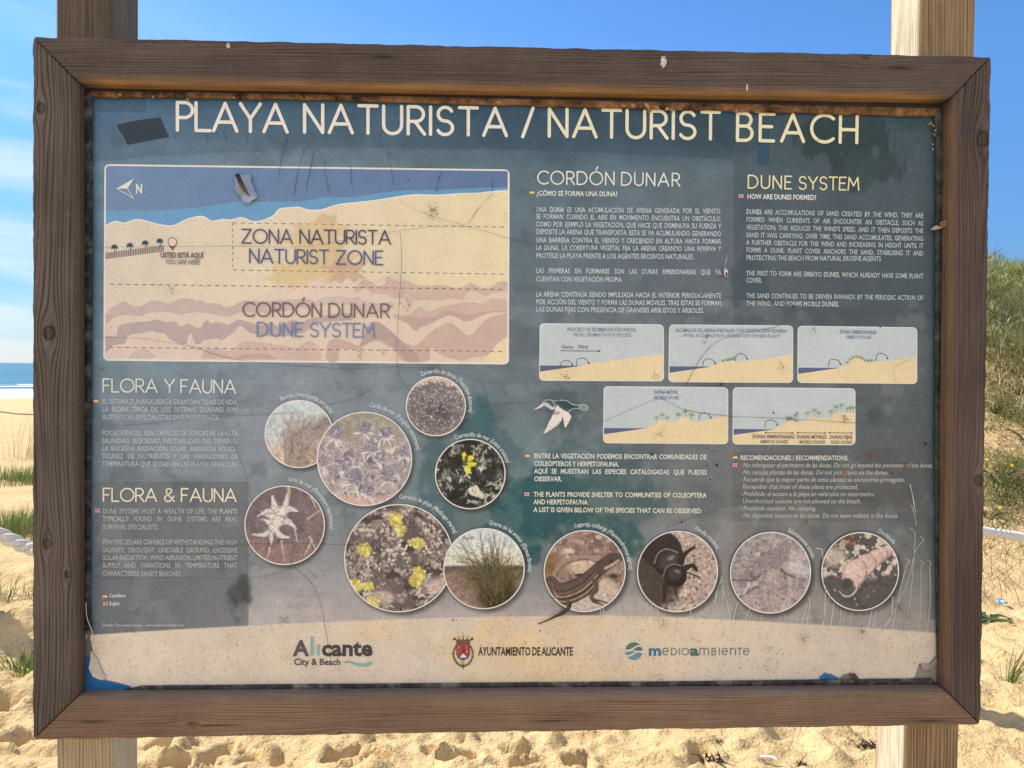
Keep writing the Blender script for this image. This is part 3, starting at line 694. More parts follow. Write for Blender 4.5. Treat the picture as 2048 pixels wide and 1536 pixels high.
text_block('english_text', 205.8, 475.5, [1027, 1042.3, 1058, 1088.3, 1104.5, 1119.8, 1135, 1151],
    ['DUNE SYSTEMS HOST A WEALTH OF LIFE. THE PLANTS', 'TYPICALLY FOUND IN DUNE SYSTEMS ARE REAL', 'SURVIVAL SPECIALISTS.', 'FEW SPECIES ARE CAPABLE OF WITHSTANDING THE HIGH',
     'SALINITY, DROUGHT, UNSTABLE GROUND, EXCESSIVE', 'SOLAR RADIATION, WIND ABRASION, LIMITED NUTRIENT', 'SUPPLY AND VARIATIONS IN TEMPERATURE THAT', 'CHARACTERISE SANDY BEACHES.'],
    9.8, (174, 172, 170), [1027.3, 1042.6, 1058, 1089, 1105, 1120, 1135.4, 1151], [1, 1, 0, 1, 1, 1, 1, 0], boldwords=('PLANTS', 'TYPICALLY'), ends=[None, None, 318, None, None, None, None, 364])
text_block('spanish_text', 1068, 1413, [916.2, 931.5, 946.7, 962], ['ENTRE LA VEGETACIÓN PODEMOS ENCONTRAR COMUNIDADES DE', 'COLEÓPTEROS Y HERPETOFAUNA.',
     'AQUÍ SE MUESTRAN LAS ESPECIES CATALOGADAS QUE PUEDES', 'OBSERVAR.'], 9.4, (208, 208, 200), [918.6, 933, 949, 963], [1, 0, 1, 0], 'b', ends=[None, 1238, None, 1124])
text_block('english_text', 1067, 1412.5, [993, 1008, 1023.5], ['THE PLANTS PROVIDE SHELTER TO COMMUNITIES OF COLEOPTERA', 'AND HERPETOFAUNA.', 'A LIST IS GIVEN BELOW OF THE SPECIES THAT CAN BE OBSERVED:'],
    9.4, (212, 208, 188), [995, 1009, 1025], [1, 0, 0], 'b', ends=[None, 1177, 1403.5])
one_line('recommendations_heading', 'RECOMENDACIONES / RECOMMENDATIONS:', (1480, 919.7), (1696, 920.3), 9.3, (206, 202, 192), 'b')
RL = [('· No sobrepasar el perímetro de las dunas. Do not go beyond the perimeter of the dunes.', 1865), ('· No recojas plantas de las dunas. Do not pick plants on the dunes.', 1776),
      ('· Recuerda que la mayor parte de estas plantas se encuentran protegidas.', 1809), ('  Remember that most of these plants are protected.', 1715),
      ('· Prohibido el acceso a la playa en vehículos no autorizados.', 1749.5), ('  Unauthorised vehicles are not allowed on the beach.', 1721),
      ('· Prohibido acampar. No camping.', 1632), ('· No deposites basuras en las dunas. Do not leave rubbish in the dunes.', 1796)]
sh = Sheet(0.0009)
for i, (s, e) in enumerate(RL):
    yb = 934.2 + 14.38 * i; x0 = 1479.5 if s[0] == '·' else 1484; text_line(sh, s.strip(), (x0, yb), (e, yb + (e - x0) * 0.0018), 9.2, (178, 175, 168), it=0.2, fit=True)
sh.build('recommendations_text', M_TXT)
sh = Sheet(0.0009)
text_line(sh, 'Castellano', (219, 1194), (252, 1194), 7, (196, 196, 196), fit=True, wt='b'); text_line(sh, 'English', (219, 1210), (239.5, 1210), 7, (196, 196, 196), fit=True, wt='b')
sh.build('language_key_text', M_TXT)
one_line('designer_text', 'Diseño: Tua Levson Design   www.tualevsondesign.com', (206, 1252.5), (369, 1252.2), 5.4, (184, 184, 184))

# flags
def flag_es(x, y, w_=9.6, h_=6.2, tone=1.0):
    sh = Sheet(0.0009); sh.poly([(x, y), (x + w_, y), (x + w_, y + h_), (x, y + h_)], (198, 104, 70))
    sh.poly([(x, y + h_ * .22), (x + w_, y + h_ * .22), (x + w_, y + h_ * .80), (x, y + h_ * .80)], (236, 196, 130)); return sh.build('spanish_flag')
def flag_uk(x, y, w_=9.4, h_=7.6):
    sh = Sheet(0.0009); sh.poly([(x, y), (x + w_, y), (x + w_, y + h_), (x, y + h_)], (104, 92, 120))
    for a, b in (((x, y), (x + w_, y + h_)), ((x, y + h_), (x + w_, y))): sh.stroke([a, ((a[0] + b[0]) / 2, (a[1] + b[1]) / 2), b], 1.3, (214, 180, 190), caps=False)
    for w2, c in ((3.4, (222, 205, 210)), (1.9, (186, 60, 84))):
        sh.poly([(x + w_ / 2 - w2 / 2, y), (x + w_ / 2 + w2 / 2, y), (x + w_ / 2 + w2 / 2, y + h_), (x + w_ / 2 - w2 / 2, y + h_)], c)
        sh.poly([(x, y + h_ / 2 - w2 / 2), (x + w_, y + h_ / 2 - w2 / 2), (x + w_, y + h_ / 2 + w2 / 2), (x, y + h_ / 2 + w2 / 2)], c)
    return sh.build('british_flag')
for x, y in ((1059, 382.4), (187.8, 799.2), (1049.8, 908.4), (1465, 911.6), (206, 1189.4)): flag_es(x, y)
for x, y in ((1477, 388.7), (191, 1017.3), (1048.9, 984.3), (1464.9, 926.2), (207, 1203.4)): flag_uk(x, y)

# ------------------------------------------------------------------ map
R4, R5, R6, R7 = zoom(180, 310, 4.6545), zoom(600, 310, 4.6545), zoom(180, 540, 4.6545), zoom(600, 540, 4.6545)
mq = [(209, 328.3), (1019.4, 339), (1017.9, 729), (206.9, 721.5)]
mo = rrect(mq, 10); mi = rrect([(212.3, 331.7), (1016, 342.4), (1014.4, 725.5), (210.3, 718)], 7)
sh = Sheet(0.0004)
sh.poly(mo, (226, 220, 212))
def clipx(pts, lo=211.5, hi=1015): return [(min(max(x, lo), hi), y) for x, y in pts]
def bands(sh, poly, cols, xs, bot=None):
    """polygon cut in vertical slices so the faded ink can drift in colour from left to right"""
    p = np.array(poly, float)
    for k in range(len(xs) - 1):
        q = clip_v(clip_v(p, xs[k], 1), xs[k + 1], -1)
        if len(q) > 2: sh.poly(q, cols(0.5 * (xs[k] + xs[k + 1]))); sh.z -= 0.00002
    sh.z += 0.00002
def clip_v(p, x, sgn):
    out = []; n = len(p)
    for i in range(n):
        a, b = p[i], p[(i + 1) % n]; ia = (a[0] - x) * sgn >= 0; ib = (b[0] - x) * sgn >= 0
        if ia: out.append(a)
        if ia != ib: t_ = (x - a[0]) / (b[0] - a[0]); out.append(a + (b - a) * t_)
    return np.array(out).reshape(-1, 2)
lerpc = lambda a, b: (lambda x: np.array(a) + (np.array(b) - np.array(a)) * np.clip((x - 210) / 805, 0, 1))
XS = np.linspace(205, 1022, 40)
bands(sh, mi, lerpc((212, 196, 178), (222, 204, 166)), XS)
coast = R4([(150, 658), (200, 632), (250, 620), (320, 635), (430, 602), (520, 615), (580, 632), (640, 648), (760, 662), (830, 635), (920, 595), (1030, 572), (1090, 592), (1130, 618), (1180, 612), (1240, 600), (1310, 607), (1400, 585), (1450, 595), (1500, 618), (1570, 620), (1650, 595), (1710, 565), (1740, 528), (1780, 500), (1900, 490), (1954, 490)]) + \
        R5([(70, 512), (150, 515), (210, 510), (330, 470), (450, 452), (700, 425), (950, 385), (1080, 372), (1300, 375), (1500, 360), (1650, 358), (1800, 340), (1938, 332)])
coast = spline(coast, 4); cl = np.array(clipx(coast.tolist()))
top = [(1015.6, 343)] + [tuple(q) for q in mi if q[1] < 360 and q[0] > 1000][::-1][0:0] + [(1013, 342.3), (218, 331.9), (214, 333.5), (212.2, 338)]
bands(sh, cl.tolist() + top, lerpc((106, 152, 190), (98, 144, 178)), XS)
deep = spline(R4([(148, 515), (420, 520), (720, 512), (1000, 490), (1250, 455), (1400, 430), (1650, 440), (1850, 432), (1954, 436)]) + R5([(120, 415), (260, 392), (480, 392), (720, 358), (980, 330), (1300, 325), (1700, 305), (1940, 303)]), 4)
bands(sh, np.array(clipx(deep.tolist(), 212)).tolist() + top, lerpc((110, 134, 166), (90, 112, 150)), XS)
sh.stroke(cl, 2.6, (232, 228, 220), caps=False)
# dunes
pe, pe2 = lerpc((214, 193, 178), (214, 192, 172)), lerpc((212, 195, 178), (224, 202, 168))
A_top = R6([(140, 440), (180, 370), (240, 330), (310, 292), (400, 335), (480, 335), (570, 285), (660, 295), (740, 312), (840, 265), (920, 270), (1000, 285), (1060, 290), (1090, 312), (1180, 310), (1270, 348), (1340, 330), (1430, 285)])
ptop = A_top + R6([(1560, 250), (1700, 190), (1780, 150)]) + R7([(0, 85), (220, 30), (420, 30), (560, 75), (700, 100), (800, 40), (925, 40), (1000, 95), (1090, 140), (1330, 140), (1480, 170), (1590, 120), (1700, 170), (1850, 110), (1930, 108)])
bands(sh, clipx(spline(ptop, 3).tolist() + R7([(1930, 640), (1790, 700), (1700, 850)]) + [(960, 722), (600, 722), (214, 716), (212, 712)]), pe, XS)
mv = lambda c, d=0: lerpc(c, tuple(np.array(c) + (8, 2, -4)))
def dune(pts, c, sm=3): bands(sh, clipx(spline(pts, sm).tolist()), mv(c), XS)
dune(A_top + R6([(1500, 290), (1640, 290), (1800, 280), (2048, 270), (2048, 330), (1800, 390), (1600, 400), (1480, 395), (1400, 395), (1280, 435), (1140, 410), (1000, 395), (900, 405), (850, 428), (780, 400), (680, 390), (560, 400), (470, 428), (340, 420), (230, 440), (150, 510)]), (190, 170, 163))
dune(R6([(255, 590), (258, 540), (310, 505), (420, 485), (540, 480), (620, 460), (700, 485), (800, 480), (825, 515), (870, 520), (910, 500), (980, 535), (1035, 535), (1060, 490), (1095, 465), (1125, 500), (1180, 485), (1240, 495), (1290, 510), (1380, 465), (1480, 485), (1600, 515), (1690, 480), (1750, 525), (1880, 465), (1960, 490), (2048, 455)]) + R7([(250, 420), (480, 400), (490, 460), (300, 480), (150, 500), (60, 570)]) +
     R6([(1900, 600), (1800, 620), (1640, 610), (1480, 580), (1400, 520), (1340, 580), (1230, 655), (1190, 638), (1070, 655), (1010, 695), (970, 665), (940, 585), (910, 640), (895, 690), (820, 680), (740, 640), (690, 590), (630, 585), (570, 568), (480, 590), (370, 605), (340, 650), (320, 690), (220, 700), (150, 765), (145, 625), (240, 622)]), (178, 160, 157))
dune(R7([(1930, 405), (1800, 430), (1700, 490), (1600, 600), (1530, 590), (1420, 495), (1330, 510), (1200, 590), (1100, 690), (1040, 700), (900, 640), (790, 540), (720, 480), (640, 560), (560, 700), (430, 660), (300, 645), (255, 700), (250, 845), (360, 845), (355, 740), (440, 733), (560, 742), (620, 690), (720, 660), (800, 700), (900, 760), (960, 848), (1190, 848), (1215, 730), (1260, 740), (1320, 800), (1440, 830), (1520, 848), (1620, 810), (1740, 800), (1830, 690), (1928, 615)]), (188, 166, 157))
dune(R7([(500, 190), (580, 92), (640, 92), (720, 150), (790, 130), (812, 62), (920, 105), (1000, 98), (1090, 142), (1200, 150), (1330, 142), (1480, 172), (1590, 122), (1700, 172), (1780, 160), (1850, 112), (1928, 112), (1928, 190), (1800, 215), (1720, 240), (1620, 190), (1540, 230), (1520, 280), (1420, 265), (1300, 285), (1150, 280), (1060, 290), (1030, 330), (960, 270), (880, 270), (800, 225), (680, 220), (600, 165), (540, 220)]), (192, 170, 160))
dune(R7([(1928, 265), (1780, 270), (1700, 312), (1560, 300), (1400, 325), (1300, 350), (1200, 385), (1120, 340), (1060, 380), (1000, 420), (860, 415), (930, 470), (1000, 500), (1075, 570), (1130, 530), (1220, 500), (1330, 440), (1420, 425), (1540, 480), (1640, 450), (1760, 400), (1928, 392)]), (194, 170, 161))
dune(R7([(1928, 380), (1740, 385), (1640, 402), (1540, 412), (1350, 375), (1260, 432), (1100, 442), (1000, 424), (940, 470), (1000, 500), (1075, 568), (1130, 530), (1220, 500), (1330, 440), (1420, 425), (1540, 480), (1640, 450), (1760, 400), (1928, 394)]), (180, 158, 152))
dune(R7([(10, 290), (120, 300), (200, 262), (350, 240), (450, 265), (540, 250), (620, 290), (740, 310), (850, 312), (830, 400), (700, 395), (520, 400), (480, 330), (300, 320), (160, 340), (60, 380)]), (196, 178, 168))
dune(R7([(660, 480), (760, 500), (900, 620), (1010, 720), (1100, 790), (1100, 845), (1000, 845), (900, 740), (780, 660), (700, 640), (600, 700), (560, 690), (620, 560)]), (172, 152, 148))
dune(R6([(380, 790), (440, 738), (520, 735), (570, 770), (600, 822), (370, 820)]), (198, 178, 166))
dune(R6([(1030, 815), (1080, 745), (1200, 735), (1290, 760), (1400, 680), (1480, 660), (1700, 690), (1880, 720), (1910, 735), (1980, 690), (2048, 660)]) + R7([(180, 740), (180, 840)]) + R6([(1900, 832), (1500, 834), (1030, 820)]), (196, 172, 162), 2)
dune(R6([(1360, 828), (1420, 790), (1560, 780), (1640, 778), (1760, 832)]), (182, 158, 153))
# golden stain bled through the paper
for (cx, cy, rx, ry, c, sd) in [(590, 548, 48, 24, (212, 188, 142), 1), (650, 520, 55, 40, (210, 184, 142), 2), (640, 465, 45, 26, (210, 186, 146), 3), (690, 540, 36, 22, (198, 166, 138), 4), (655, 442, 18, 12, (204, 180, 140), 5), (610, 480, 30, 22, (214, 190, 150), 6)]:
    a_ = np.linspace(0, 2 * math.pi, 90, endpoint=False); rr = 1 + 0.30 * (np.random.default_rng(sd).random(90) - 0.5) + 0.22 * np.sin(a_ * 5 + sd) + .15 * np.sin(a_ * 11 + 2 * sd)
    sh.poly(np.stack([cx + rx * rr * np.cos(a_), cy + ry * rr * np.sin(a_)], 1), c)
# dashed limits
def dashes(a, b, n, wpx, c, duty=0.5):
    a, b = np.array(a, float), np.array(b, float)
    for k in range(n):
        p, q = a + (b - a) * k / n, a + (b - a) * (k + duty) / n; sh.stroke([p, (p + q) / 2, q], wpx, c, caps=False); sh.z -= 0.00002
    sh.z += 0.00002
dc = (104, 90, 82)
z4, z5, z6, z7 = R4([(1330, 632)])[0], R5([(1938, 672)])[0], R4([(1330, 1070)])[0], R5([(1930, 1110)])[0]
dashes(z4, z5, 34, 1.2, dc); dashes(z6, z7, 34, 1.2, dc); dashes(z4, z6, 8, 1.2, dc)
dashes(R6([(190, 132)])[0], R7([(1920, 182)])[0], 49, 1.3, (96, 78, 76)); dashes(R6([(180, 720)])[0], R7([(1920, 758)])[0], 49, 1.3, (120, 92, 88))
# north arrow, palms, boardwalk, pin
sh.poly(R4([(252, 312), (412, 220), (352, 312)]), (224, 222, 216)); q_ = R4([(252, 312), (352, 312), (408, 404)])
for a, b in ((0, 2), (2, 1), (1, 0)): sh.stroke([q_[a], tuple((np.array(q_[a]) + q_[b]) / 2), q_[b]], 1.2, (224, 222, 216))
text_line(sh, 'N', R4([(428, 356)])[0], R4([(492, 357)])[0], 17, (226, 224, 220), wt='x', fit=True)
for k in range(34):
    x = 152 + k * 16.1; yb = 968 - (k / 33) * 68; sh.stroke(R4([(x, yb), (x, yb - 28), (x - 1, yb - 58)]), 1.5, (104, 84, 100), caps=False); sh.z -= 0.00002
sh.z += 0.00004
for px_, py_ in ((230, 862), (374, 846), (516, 824), (652, 806)):
    c = R4([(px_, py_)])[0]
    sh.stroke([c, (c[0] + 1, c[1] + 4), (c[0] + 1, c[1] + 9)], 1.6, (84, 92, 100))
    for k in range(8):
        a_ = math.radians(-205 + k * 33); ex, ey = math.cos(a_), math.sin(a_)
        sh.stroke([c, (c[0] + ex * 4, c[1] + ey * 4 - 1), (c[0] + ex * 7, c[1] + ey * 6.5 + 0.5)], 3.2, (74, 98, 112), taper=[.6, 1.1, .3]); sh.z -= 0.00002
    sh.z += 0.00002
pin = R4([(770, 812)])[0]
a_ = np.radians(np.linspace(145, 395, 24)); ring = [(pin[0] + 9 * math.cos(t_), pin[1] + 9 * math.sin(t_)) for t_ in a_]
sh.poly([(pin[0] - 8, pin[1] + 4), (pin[0] + 8, pin[1] + 4), (pin[0] + 4.5, pin[1] + 10), (pin[0], pin[1] + 16.5), (pin[0] - 4.5, pin[1] + 10)], (132, 74, 88))
sh.disc(pin[0], pin[1], 8.2, (216, 198, 182)); a_ = np.radians(np.linspace(0, 360, 30)); sh.stroke([(pin[0] + 8.6 * math.cos(t_), pin[1] + 8.6 * math.sin(t_)) for t_ in a_], 1.5, (132, 80, 92), caps=False)
sh.build('beach_map')
sh = Sheet(0.0022); head_word(sh, 'ZONA', R4([(1412, 828)])[0], R4([(1892, 832)])[0], 29.5, 2.9, (82, 80, 104)); sh.build('map_lettering', M_TXT)
sh = Sheet(0.0022); head_word(sh, 'NATURISTA', R4([(1952, 832)])[0], R5([(850, 840)])[0], 29.5, 2.9, (74, 72, 92)); sh.build('map_lettering', M_TXT)
sh = Sheet(0.0022); head_word(sh, 'NATURIST', R4([(1484, 1012)])[0], R5([(275, 1022)])[0], 29.5, 2.9, (78, 88, 132)); sh.build('map_lettering', M_TXT)
sh = Sheet(0.0022); head_word(sh, 'ZONE', R5([(335, 1024)])[0], R5([(778, 1030)])[0], 29.5, 2.9, (84, 92, 138)); sh.build('map_lettering', M_TXT)
sh = Sheet(0.0022); head_word(sh, 'CORDÓN', R6([(1422, 438)])[0], R7([(206, 444)])[0], 29.5, 2.9, (106, 92, 96)); sh.build('map_lettering', M_TXT)
sh = Sheet(0.0022); head_word(sh, 'DUNAR', R7([(266, 446)])[0], R7([(836, 450)])[0], 29.5, 2.9, (108, 94, 96)); sh.build('map_lettering', M_TXT)
sh = Sheet(0.0022); head_word(sh, 'DUNE', R6([(1554, 622)])[0], R7([(34, 626)])[0], 29.5, 2.9, (108, 128, 168)); sh.build('map_lettering', M_TXT)
sh = Sheet(0.0022); head_word(sh, 'SYSTEM', R7([(92, 627)])[0], R7([(700, 634)])[0], 29.5, 2.9, (112, 130, 164)); sh.build('map_lettering', M_TXT)
sh = Sheet(0.0022); text_line(sh, 'USTED ESTÁ AQUÍ', R4([(660, 956)])[0], R4([(1060, 960)])[0], 9.8, (92, 80, 84), fit=True, wt='b', boldwords=()); sh.build('map_lettering', M_TXT)
sh = Sheet(0.0022); text_line(sh, 'YOU ARE HERE', R4([(702, 1018)])[0], R4([(1024, 1021)])[0], 9.4, (112, 112, 122), fit=True, it=0.2); sh.build('map_lettering', M_TXT)

# ------------------------------------------------------------------ dune diagrams
E2, E3 = zoom(1040, 630, 4.6545), zoom(1440, 630, 4.6545)
SKYC, SANDC, SEAC, TC_ = (186, 192, 192), (228, 200, 158), (86, 94, 128), (112, 122, 146)
def curved_arrow(sh, pts):
    p = spline(np.array(pts, float), 8); sh.stroke(p, 1.4, (70, 70, 76), caps=False)
    e = p[-1]; d = p[-1] - p[-4]; d /= np.linalg.norm(d); n_ = np.array([-d[1], d[0]])
    sh.poly([e + d * 3.2, e - d * 1.5 + n_ * 2.3, e - d * 1.5 - n_ * 2.3], (64, 64, 70))
def tuft(sh, x, y, h, c, n=5, sp_=0.9, seed=0):
    r = random.Random(seed)
    for k in range(n):
        a = (k / (n - 1) - 0.5) * 2 * sp_ + r.uniform(-.15, .15); l_ = h * r.uniform(.75, 1.05)
        sh.stroke([(x, y), (x + math.sin(a) * l_ * .5, y - math.cos(a) * l_ * .55), (x + math.sin(a) * l_, y - math.cos(a) * l_ * .85)], 1.1, np.array(c) + r.uniform(-14, 14), taper=[1, 1, .4], caps=False); sh.z -= 0.00002
    sh.z += 0.00002
def palm(sh, x, y, h, c, seed=0):
    sh.stroke([(x, y), (x, y - h * .5), (x, y - h * .62)], 1.1, c, caps=False); tuft(sh, x, y - h * .55, h * .5, c, 7, 1.7, seed)
def diagram(q, sea, sand, inner, name='dune_diagram'):
    sh = Sheet(0.0004); sh.poly(rrect(q, 9), (214, 214, 208)); qi = np.array(q, float); c = qi.mean(0)
    qi = qi + np.sign(c - qi) * 1.7; ri = rrect(qi, 7.6)
    xs = np.linspace(qi[:, 0].min() - 1, qi[:, 0].max() + 1, 14)
    sh.poly(ri, SKYC)
    sh.poly(sea, SEAC)
    low = [tuple(v) for v in ri if v[1] > c[1] + 10]              # rounded foot of the frame, right then left
    sh.poly(list(sand) + low, SANDC)
    inner(sh); return sh.build(name)
def d1(sh):
    curved_arrow(sh, E2([(373, 495), (385, 445), (430, 422), (470, 440), (486, 466)])); curved_arrow(sh, E2([(523, 470), (535, 415), (578, 400), (620, 415), (640, 448)]))
    sh.stroke(E2([(375, 333), (560, 335), (735, 336)]), 1.5, (64, 66, 72), caps=False); sh.poly(E2([(730, 323), (752, 336), (730, 349)]), (60, 62, 68))
    text_line(sh, 'Viento', E2([(383, 313)])[0], E2([(497, 314)])[0], 7.4, (74, 76, 82), fit=True); text_line(sh, 'Wind', E2([(535, 313)])[0], E2([(627, 314)])[0], 7.4, (74, 76, 82), fit=True, it=.2)
    text_line(sh, 'PROCESO DE SEDIMENTACIÓN INICIAL', E2([(440, 152)])[0], E2([(1083, 154)])[0], 7.4, TC_, fit=True, wt='b'); text_line(sh, 'INITIAL SEDIMENTATION PROCESS', E2([(492, 199)])[0], E2([(1033, 202)])[0], 6.8, TC_, fit=True, it=.2)
diagram([(1079.3, 646.5), (1327.5, 648.9), (1327.9, 762.8), (1078.2, 761.5)], E2([(186, 470), (560, 472), (600, 476), (186, 540)]), E2([(186, 528), (560, 474), (640, 452), (1060, 398), (1240, 372), (1330, 364)]), d1)
def d2(sh):
    curved_arrow(sh, E2([(1698, 482), (1712, 425), (1750, 408), (1795, 420), (1818, 452)])); curved_arrow(sh, E3([(140, 432), (150, 380), (190, 360), (230, 375), (252, 408)]))
    for i, (x, y) in enumerate([(1890, 436), (1925, 430), (1960, 424), (1990, 416), (1945, 424), (1975, 420)]): tuft(sh, *E2([(x, y)])[0], 7.5, (142, 150, 96), seed=i)
    text_line(sh, 'ACÚMULOS DE ARENA INICIALES CON VEGETACIÓN PIONERA', (1350.9, 664), (1572.6, 665.6), 7.2, TC_, fit=True, wt='b'); text_line(sh, 'INITIAL ACCUMULATION OF SAND WITH PIONEER PLANTS', (1365, 674), (1559.5, 675.8), 6.8, TC_, fit=True, it=.2)
diagram([(1338.2, 648.9), (1586, 650.8), (1586, 765.8), (1336.5, 764.3)], E2([(1392, 478), (1760, 480), (1800, 486), (1392, 545)]), E2([(1392, 538), (1760, 484), (1830, 456), (1930, 430), (2010, 430)]) + E3([(150, 434), (250, 432), (400, 412), (540, 388), (670, 372)]), d2)
def d3(sh):
    curved_arrow(sh, E3([(1007, 482), (1018, 428), (1056, 412), (1100, 425), (1120, 456)])); curved_arrow(sh, E3([(1449, 428), (1460, 372), (1498, 357), (1540, 372), (1558, 404)]))
    for i, (x, y) in enumerate([(1185, 452), (1215, 422), (1240, 405), (1270, 398), (1300, 404), (1320, 412), (1345, 430), (1380, 438), (1410, 434)]): tuft(sh, *E3([(x, y)])[0], 7.5, (142, 152, 104), seed=i + 9)
    text_line(sh, 'DUNA EMBRIONARIA', (1679, 667), (1752.6, 668.3), 7.2, TC_, fit=True, wt='b'); text_line(sh, 'EMBRYO DUNE', (1691.3, 677.4), (1741.5, 678.2), 6.8, TC_, fit=True, it=.2)
diagram([(1595.1, 651.5), (1834.2, 654.7), (1834.2, 768), (1594.3, 765.8)], E3([(728, 490), (1100, 492), (1140, 492), (728, 556)]), E3([(728, 548), (1100, 494), (1180, 462), (1240, 408), (1290, 398), (1350, 436), (1440, 436), (1560, 428), (1700, 408), (1826, 388)]), d3)
def d4(sh):
    curved_arrow(sh, E2([(1664, 980), (1675, 928), (1715, 910), (1755, 925), (1776, 956)]))
    for i, (x, y, h, c) in enumerate([(1270, 1002, 15, (150, 162, 130)), (1325, 976, 17, (132, 160, 96)), (1368, 990, 12, (150, 162, 120)), (1475, 972, 16, (112, 150, 50)), (1540, 944, 17, (106, 146, 50)), (1595, 980, 17, (128, 158, 86))]): palm(sh, *E2([(x, y)])[0], h, c, i)
    text_line(sh, 'DUNA MÓVIL', (1308, 787.4), (1356, 787.8), 7.2, TC_, fit=True, wt='b'); text_line(sh, 'MOBILE DUNE', (1308, 798.3), (1356.9, 798.8), 6.8, TC_, fit=True, it=.2)
diagram([(1207.1, 772.2), (1456.2, 774.4), (1456.2, 888.5), (1205.9, 886.3)], E2([(782, 1052), (1160, 1054), (1200, 1056), (782, 1116)]), E2([(782, 1110), (1160, 1056), (1230, 1030), (1290, 985), (1340, 975), (1390, 992), (1450, 1000), (1490, 955), (1550, 945), (1600, 985), (1660, 992), (1780, 962), (1928, 944)]), d4)
def d5(sh):
    curved_arrow(sh, E3([(416, 1048), (428, 992), (470, 977), (512, 992), (530, 1022)]))
    for i, (x, y) in enumerate([(630, 985), (660, 980), (690, 985), (715, 992)]): tuft(sh, *E3([(x, y)])[0], 8, (140, 150, 104), seed=i + 30)
    for i, (x, y, h) in enumerate([(815, 958, 16), (875, 935, 17), (920, 955, 15), (1035, 945, 16), (1080, 905, 17), (1130, 885, 16), (1185, 912, 14), (1215, 905, 15), (1240, 905, 14)]): palm(sh, *E3([(x, y)])[0], h, (146, 164, 132), i + 40)
    for a, b in ((412, 685), (710, 990), (1005, 1232)):
        p, q = E3([(a, 1095), (b, 1099)]); sh.stroke([p, ((p[0] + q[0]) / 2, (p[1] + q[1]) / 2), q], 1.1, (80, 66, 62), caps=False)
        sh.poly([p, (p[0] + 4, p[1] - 2), (p[0] + 4, p[1] + 2)], (76, 62, 58)); sh.poly([q, (q[0] - 4, q[1] - 2), (q[0] - 4, q[1] + 2)], (76, 62, 58))
    T5 = (116, 104, 104)
    text_line(sh, 'DUNAS EMBRIONARIAS', (1504.5, 876), (1588.7, 877), 7, T5, fit=True, wt='b'); text_line(sh, 'EMBRYO DUNES', (1519.5, 886.3), (1574.7, 886.8), 6.6, T5, fit=True, it=.2)
    text_line(sh, 'DUNAS MÓVILES', (1593, 876.8), (1652.8, 877.3), 7, T5, fit=True, wt='b'); text_line(sh, 'MOBILE DUNES', (1597.5, 887), (1649, 887.4), 6.6, T5, fit=True, it=.2)
    text_line(sh, 'DUNAS FIJAS', (1658.7, 877.2), (1704.3, 877.6), 7, T5, fit=True, wt='b'); text_line(sh, 'FIXED DUNES', (1659.8, 887.4), (1703.8, 887.8), 6.6, T5, fit=True, it=.2)
diagram([(1465.4, 774.4), (1710.7, 776.5), (1710.7, 890.4), (1464.7, 888.9)], E3([(126, 1060), (495, 1064), (540, 1066), (126, 1126)]), E3([(126, 1116), (495, 1066), (560, 1036), (630, 992), (700, 1000), (780, 990), (850, 952), (960, 962), (1030, 950), (1090, 905), (1170, 912), (1252, 905)]), d5)

# ------------------------------------------------------------------ bird drawing, reeds, tape
sh = Sheet(0.0004); BW = (222, 212, 202)
sh.poly(E2([(345, 838), (395, 880), (450, 905), (476, 940), (470, 970), (455, 1000), (440, 1022), (428, 1048), (415, 1042), (408, 1005), (402, 960), (392, 945), (385, 985), (366, 1000), (368, 1015), (345, 1022), (350, 1035), (320, 1042), (322, 1055), (295, 1056), (298, 1070), (270, 1072), (262, 1085), (218, 1106), (240, 1060), (252, 1040), (262, 1010), (275, 985), (290, 960), (300, 935), (318, 905), (328, 870)]), BW)
sh.poly(E2([(122, 888), (212, 822), (226, 836), (200, 858)]), BW)
sh.poly(E2([(212, 822), (240, 812), (270, 828), (300, 855), (330, 850), (318, 880), (290, 884), (262, 862), (230, 846)]), (196, 192, 188))
sh.poly(E2([(345, 810), (420, 800), (470, 822), (540, 850), (545, 880), (480, 872), (440, 872), (395, 858)]), (44, 70, 72))
for q_ in ([(205, 828), (225, 800), (260, 790), (300, 795), (310, 820), (330, 845)], [(310, 800), (380, 792), (440, 800), (480, 828), (530, 840), (600, 835), (632, 858), (625, 882), (600, 890), (545, 872), (495, 872), (450, 900)], [(545, 848), (600, 850), (625, 870)], [(545, 862), (590, 868), (615, 878)]):
    sh.stroke(E2(q_), 1.1, (196, 200, 198), smooth=4)
for i in range(7): sh.stroke(E2([(300 + i * 12, 880 + i * 4), (306 + i * 10, 910), (300 + i * 9, 925)]), 1.0, (120, 112, 108))
sh.build('bird_drawing')
sh = Sheet(0.00035); RC = (172, 167, 160); r2 = random.Random(3)
F5, F6 = zoom(1060, 1030, 4.876), zoom(1420, 1030, 4.267)
